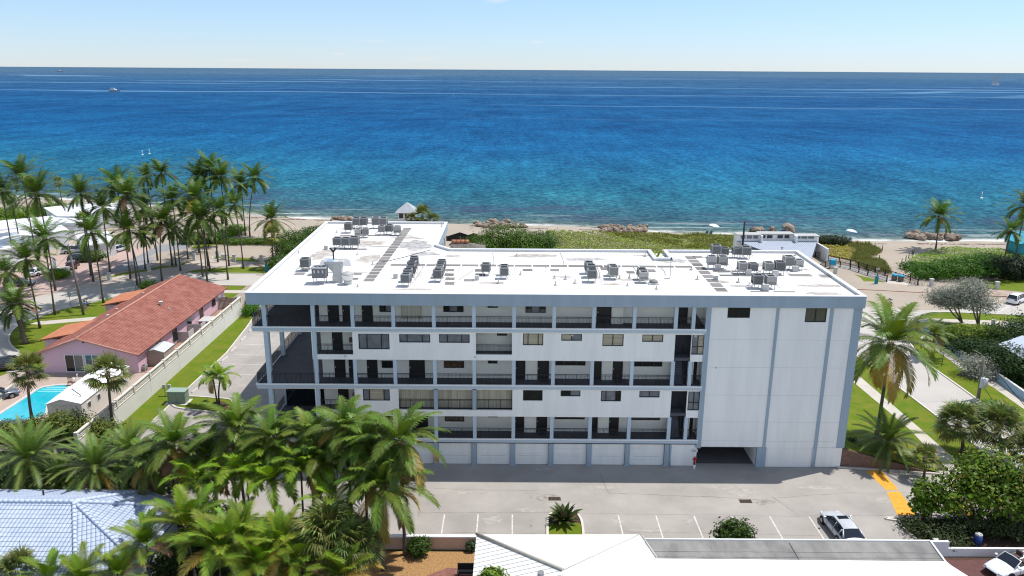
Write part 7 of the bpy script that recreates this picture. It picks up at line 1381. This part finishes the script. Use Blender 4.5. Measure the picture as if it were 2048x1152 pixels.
def ordinal(n): return ONES[n] if n < 20 else {2: 'twentieth', 3: 'thirtieth', 4: 'fortieth'}[n//10] if n % 10 == 0 else {2: 'twenty', 3: 'thirty', 4: 'forty'}[n//10]+'-'+ONES[n % 10]
def boulders(px_list, lab0, group):
    px_list = sorted(px_list)
    for i, (x_, y_, s_) in enumerate(px_list):
        lab = ordinal(i+1)+' from the left, '+lab0
        x, y = G(x_, y_); o = bpy.data.objects.new('boulder', RM[rr.randrange(6)]); COL.objects.link(o); o.location = (x, y, s_*.25); o.scale = (s_, s_, s_*rr.uniform(.8, 1.1)); o.rotation_euler = (rr.uniform(-.3, .3), rr.uniform(-.3, .3), rr.uniform(0, 6)); tag(o, lab, 'boulder', group)
boulders([(1817+k*3.0+rr.uniform(-2, 2), 467+rr.uniform(0, 9)+k*.14, rr.uniform(.55, 1.15)) for k in range(34)], 'brown boulder in the long heap by the lone beach palm', 'boulders by the lone beach palm')
boulders([(1200+rr.uniform(0, 92), 452+rr.uniform(0, 12), rr.uniform(.35, .9)) for k in range(46)], 'pinkish boulder in the heap at the waterline behind the roof centre', 'boulder heap at the centre waterline')
boulders([(952+rr.uniform(0, 100), 443+rr.uniform(0, 13), rr.uniform(.3, .9)) for k in range(38)], 'pale boulder in the heap behind the large sea grape bush', 'boulder heap behind the large bush')
boulders([(660+rr.uniform(0, 44), 436+rr.uniform(0, 5), rr.uniform(.3, .7)) for k in range(12)], 'low stone at the waterline above the roof wing', 'low stones above the roof wing')
boulders([(1510, 462, 1.2), (1522, 461, .9), (1545, 460.5, .9), (1578, 460, 1.5)], 'dark rock at the waterline above the pavilion', 'dark rocks above the pavilion')
# people
SKIN = mat('skin', (.42, .25, .17), .6, .3)
def figure(label, loc, pose='stand', top=(.1, .25, .55), low=(.05, .05, .07), rz=0, hair=(.05, .03, .02), cat='person'):
    t = thing('person', label, cat, loc, rz=rz)
    if pose == 'stand': J = dict(pel=(0, 0, .95), che=(.02, 0, 1.32), nec=(.03, 0, 1.50), hea=(.05, 0, 1.66), kl=(.16, .10, .52), fl=(.10, .11, .07), tl=(.24, .11, .04), kr=(-.08, -.10, .52), fr=(-.24, -.10, .10), tr_=(-.12, -.10, .04), sl=(.02, .19, 1.43), el=(-.06, .25, 1.15), hl=(.08, .24, .92), sr=(.02, -.19, 1.43), er=(.10, -.25, 1.15), hr=(.26, -.22, 1.0))
    else: J = dict(pel=(0, 0, .40), che=(-.18, 0, .75), nec=(-.24, 0, .92), hea=(-.23, 0, 1.08), kl=(.42, .12, .52), fl=(.62, .13, .12), tl=(.74, .13, .06), kr=(.42, -.12, .52), fr=(.66, -.13, .12), tr_=(.78, -.13, .06), sl=(-.22, .19, .86), el=(-.10, .27, .62), hl=(.12, .24, .56), sr=(-.22, -.19, .86), er=(-.10, -.27, .62), hr=(.12, -.24, .56))
    K = list(J); me = bpy.data.meshes.new('body'); E_ = [('pel', 'che'), ('che', 'nec'), ('nec', 'hea'), ('pel', 'kl'), ('kl', 'fl'), ('fl', 'tl'), ('pel', 'kr'), ('kr', 'fr'), ('fr', 'tr_'), ('che', 'sl'), ('sl', 'el'), ('el', 'hl'), ('che', 'sr'), ('sr', 'er'), ('er', 'hr')]
    me.from_pydata([J[k] for k in K], [(K.index(a), K.index(c)) for a, c in E_], []); me.update(); me.materials.append(SKIN); o = bpy.data.objects.new('body', me); COL.objects.link(o); o.parent = t
    md = o.modifiers.new('skin', 'SKIN'); RD = dict(pel=.13, che=.14, nec=.055, hea=.105, kl=.075, fl=.045, tl=.035, kr=.075, fr=.045, tr_=.035, sl=.06, el=.042, hl=.035, sr=.06, er=.042, hr=.035)
    for i, k in enumerate(K): v = me.skin_vertices[0].data[i]; v.radius = (RD[k], RD[k]*(.8 if k in ('pel', 'che') else 1)); v.use_root = k == 'pel'
    s_ = o.modifiers.new('sub', 'SUBSURF'); s_.levels = s_.render_levels = 1
    Tm = mat('cloth_%d%d%d' % tuple(int(c*100) for c in top), top, .8); Lm = mat('cloth_%d%d%d' % tuple(int(c*100) for c in low), low, .8); V3 = lambda k: Vector(J[k])
    b = MB(); b.tube([V3('pel')-Vector((0, 0, .02)), V3('pel').lerp(V3('che'), .5), V3('che'), V3('nec')-Vector((0, 0, .05))], [.17, .165, .19, .09], 12)
    for s__ in 'lr': b.tube([V3('s'+s__), V3('s'+s__).lerp(V3('e'+s__), .6)], [.085, .07], 8)
    b.build('shirt', Tm, t); b = MB()
    for k_ in ('kl', 'kr'): b.tube([V3('pel'), V3('pel').lerp(V3(k_), .35)+Vector((0, (.08 if k_ == 'kl' else -.08)*.5, 0)), V3(k_)], [.16, .125, .095], 10)
    b.build('shorts', Lm, t); b = MB(); h = V3('hea'); b.tube([h+Vector((-.03, 0, 0)), h+Vector((-.02, 0, .07)), h+Vector((-.01, 0, .13))], [.115, .105, .04], 10); b.build('hair', mat('hair', hair, .7), t)
    b = MB(); [b.tube([h+Vector((.095, q, .0)), h+Vector((.112, q, .0))], .012, 5) for q in (-.035, .035)]; b.build('eyes', RAIL, t); b = MB(); b.tube([h+Vector((.09, 0, 0)), h+Vector((.13, 0, -.03))], [.012, .018], 5); b.build('nose', SKIN, t)
    return t
x, y = G(172, 622); figure('person in a blue shirt walking on the verge beside the curved road', (x, y, 0), 'stand', (.06, .15, .42), (.4, .4, .42), R(200)); x, y = G(177, 618); figure('person in pale clothes just behind the walker in blue', (x, y, 0), 'stand', (.5, .5, .52), (.06, .08, .14), R(200))
CB = mat('chair_blue', (.06, .22, .36), .7)
def beach_set(a, lab, chm, facing=R(90)):
    x, y = G(*a); t = thing('beach_chair', 'beach chair '+lab, 'beach chair', (x, y, .05), 'beach chairs on the sand', rz=facing); b = MB(); b.box(-.3, -.3, .26, .3, .3, .30); b.build('seat', chm, t); b = MB(); b.ext([(-.3, .28), (-.25, .28), (-.62, 1.0), (-.67, 1.0)], 'y', -.3, .3); b.build('backrest', chm, t); b = MB(); [b.tube([(-.3, s_, 0), (.3, s_, .3)], .015, 6) for s_ in (-.3, .3)]; [b.tube([(.3, s_, 0), (-.3, s_, .3)], .015, 6) for s_ in (-.3, .3)]; b.tube([(0, -.3, .15), (0, .3, .15)], .012, 6); b.build('frame', ACL, t); return x, y
for a, lab, c in (((1689, 483), 'left under the white parasol behind the pavilion', (.04, .12, .3)), ((1698, 483), 'right under the white parasol behind the pavilion', (.3, .3, .32)), ((1413, 470), 'under the parasol left of the dark pole', (.05, .04, .05)), ((1421, 470), 'next to the seated person left of the dark pole', (.25, .03, .04))):
    x, y = beach_set(a, lab, CB); figure('person seated '+lab, (x, y, .0), 'sit', c, (.04, .05, .1), R(90))
def parasol(a, lab, col_, dz=2.1):
    x, y = G(*a); t = thing('parasol', lab, 'parasol', (x, y, 0), 'parasols on the sand'); MB().tube([(0, 0, 0), (.15, 0, dz+.4)], .025, 6).build('pole', ACL, t); b = MB(); n = 12
    for k in range(n):
        a0, a1 = 2*math.pi*k/n, 2*math.pi*(k+1)/n
        for r0_, z0_, r1_, z1_ in ((0, .45, .7, .33), (.7, .33, 1.25, 0)):
            b.face([(.15+r0_*math.cos(a0), r0_*math.sin(a0), dz+z0_), (.15+r1_*math.cos(a0), r1_*math.sin(a0), dz+z1_), (.15+r1_*math.cos(a1), r1_*math.sin(a1), dz+z1_), (.15+r0_*math.cos(a1), r0_*math.sin(a1), dz+z0_)])
    o = b.build('canopy', col_, t); o.rotation_euler.y = .15
parasol((1697, 480), 'white and pale blue parasol on the sand behind the pavilion', mat('parasol_pale', (.60, .68, .78), .7)); parasol((1423, 469), 'white parasol by the waterline left of the dark pole', WFRAME)
# turquoise hut at the right edge
x, y = G(2052, 510); t = thing('turquoise_hut', 'turquoise beach hut cut by the right photo edge', 'hut', (x, y, 0)); MB().box(-2.6, -2, 0, 3, 3, 3.0).build('wall', mat('hut_turq', (.02, .30, .38), .6, .3, var=.15, vscale=.8), t); b = MB(); b.ext([(-3.2, 2.9), (3.6, 2.9), (.2, 4.6)], 'y', -2.6, 3.6); b.build('roof', mat('hut_roof_turq', (.05, .33, .42), .5), t); MB().box(-1.8, -2.05, 1.2, -.6, -2.005, 2.3).build('window', GLASS, t)
x, y = G(2062, 752); t = thing('garden_tent', 'blue grey covered roof among the dark figs at the right edge', 'canopy', (x, y, 0)); b = MB(); b.ext([(-3, 3.2), (3, 3.2), (0, 4.4)], 'y', -3, 3); b.build('cover', mat('cover_blue', (.45, .50, .58), .6), t); b = MB(); [b.tube([(q, w_, 0), (q, w_, 3.2)], .06, 6) for q in (-2.8, 2.8) for w_ in (-2.8, 2.8)]; b.build('posts', ACG, t)
# terrace furniture on the fourth floor balcony and by the pool
WH = WFRAME
x0, z0 = h4[1][0], FL[4]
def chair(label, loc, rz, m_, s_=1.0, group='small white balcony chairs'):
    t = thing('chair', label, 'chair', loc, group, rz); t.scale = (s_, s_, s_); MB().box(-.22, -.22, .42, .22, .22, .45).build('seat', m_, t); b = MB(); [b.box(-.22, -.22+.1*k, .45, -.19, -.18+.1*k, .88) for k in range(5)]; b.box(-.23, -.24, .86, -.18, .24, .92); b.build('backrest', m_, t); [MB().tube([(q, w_, 0), (q, w_, .42)], .018, 6).build('leg', m_, t) for q in (-.2, .2) for w_ in (-.2, .2)]
chair('white chair left of the little table on the fourth floor balcony', (2.2, 68.75, z0), R(20), WH); chair('white chair right of the little table on the fourth floor balcony', (3.3, 68.8, z0), R(160), WH)
t = thing('bistro_table', 'little round white table on the fourth floor balcony', 'table', (2.75, 68.8, z0)); MB().tube([(0, 0, .70), (0, 0, .73)], .32, 16).build('tabletop', WH, t); MB().tube([(0, 0, 0), (0, 0, .7)], .025, 8).build('stem', WH, t)
chair('brown chair standing on the pool terrace', (*G(141, 772), .03), R(-70), mat('chair_brown', (.12, .05, .04), .6), 1.1, 'pool terrace chairs'); chair('white chair behind the brown one on the pool terrace', (*G(152, 765), .03), R(200), WH, 1.1, 'pool terrace chairs')
x, y = G(931, 1150); t = thing('garden_bench', 'dark bench on the red pavers beside the near house', 'bench', (x+.2, y-.2, .03)); MB().box(-.8, -.3, .4, .8, .3, .46).build('seat', RAIL, t); MB().box(-.8, .26, .46, .8, .32, .95).build('backrest', RAIL, t); [MB().box(q-.04, w_-.04, 0, q+.04, w_+.04, .4).build('leg', RAIL, t) for q in (-.7, .7) for w_ in (-.25, .25)]
# boats and buoys
x, y = G(229, 183, -.3); s_ = 1.7; t = thing('motor_yacht', 'white motor yacht heading right on the open sea', 'boat', (x, y, -.3)); t.scale = (s_, s_, s_); b = MB(); HL = [(-5, 1.3, 1.0), (-3, 1.5, 1.05), (0, 1.6, 1.15), (3, 1.2, 1.35), (5.2, .1, 1.7)]
for X, w_, z in HL:
    for yy, zz in ((-w_, z), (-w_*.8, .1), (0, -.3), (w_*.8, .1), (w_, z)): b.v.append((X, yy, zz))
for i in range(4):
    for j in range(4): q = i*5+j; b.f.append((q, q+1, q+6, q+5))
    b.f.append((i*5+4, i*5, i*5+5, i*5+9))
b.f.append((4, 3, 2, 1, 0)); b.build('hull', mat('hull_dark', (.25, .26, .3), .4), t); MB().box(-4.2, -1.2, 1.1, 2.0, 1.2, 2.0).build('cabin', WH, t, bevel=.1); MB().box(-3.9, -1.22, 1.45, 1.6, 1.22, 1.75).build('cabin_window', GLASS, t); MB().box(-2.8, -1.0, 2.0, .6, 1.0, 2.6).build('flybridge', WH, t, bevel=.1); MB().box(-3.2, -1.1, 3.1, .4, 1.1, 3.2).build('hard_top', WH, t); b = MB(); [b.tube([(q, w_, 2.6), (q, w_, 3.1)], .05, 6) for q in (-3, .2) for w_ in (-.9, .9)]; b.build('supports', WH, t)
t2 = dup(t, (*G(120, 143.2, -.3), -.3), math.pi*.05, 4, 'tiny white motor boat near the horizon at the far left', ); 
x, y = G(1990, 170.5, -.3); t = thing('sailboat', 'sailboat with pale sails near the horizon at the right', 'sailboat', (x, y, -.3)); t.scale = (2.6, 2.6, 2.6); b = MB(); b.prism([(-4, -1), (2, -1.2), (5, 0), (2, 1.2), (-4, 1)], 0, 1); b.build('hull', WH, t); MB().tube([(0, 0, 1), (0, 0, 13)], .1, 6).build('mast', ACG, t); b = MB(); b.prism([(0, 0), (0, .1), (-3.8, .1), (-3.8, 0)], 1.8, 1.9); b.face([(-.1, .05, 2), (-3.8, .05, 2), (-.1, .05, 12.5)]); b.build('mainsail', mat('sail', (.5, .52, .55), .8), t); b = MB(); b.face([(.2, 0, 11), (.2, 0, 2), (4.6, 0, 1.4)]); b.build('jib', MT['sail'], t)
for a, lab in (((285, 309), 'left thin white marker buoy off the palm grove'), ((299, 307), 'small white marker buoy right of the thin one'), ((907, 190), 'far tiny marker buoy above the roof wing'), ((1963, 396), 'small marker buoy off the lone beach palm')):
    x, y = G(*a); t = thing('marker_buoy', lab, 'buoy', (x, y, -.3), 'marker buoys'); MB().tube([(0, 0, 0), (0, 0, .5)], [.5, .35], 10).build('float', WH, t); MB().tube([(0, 0, .5), (0, 0, 2.2)], .10, 6).build('staff', WH, t)
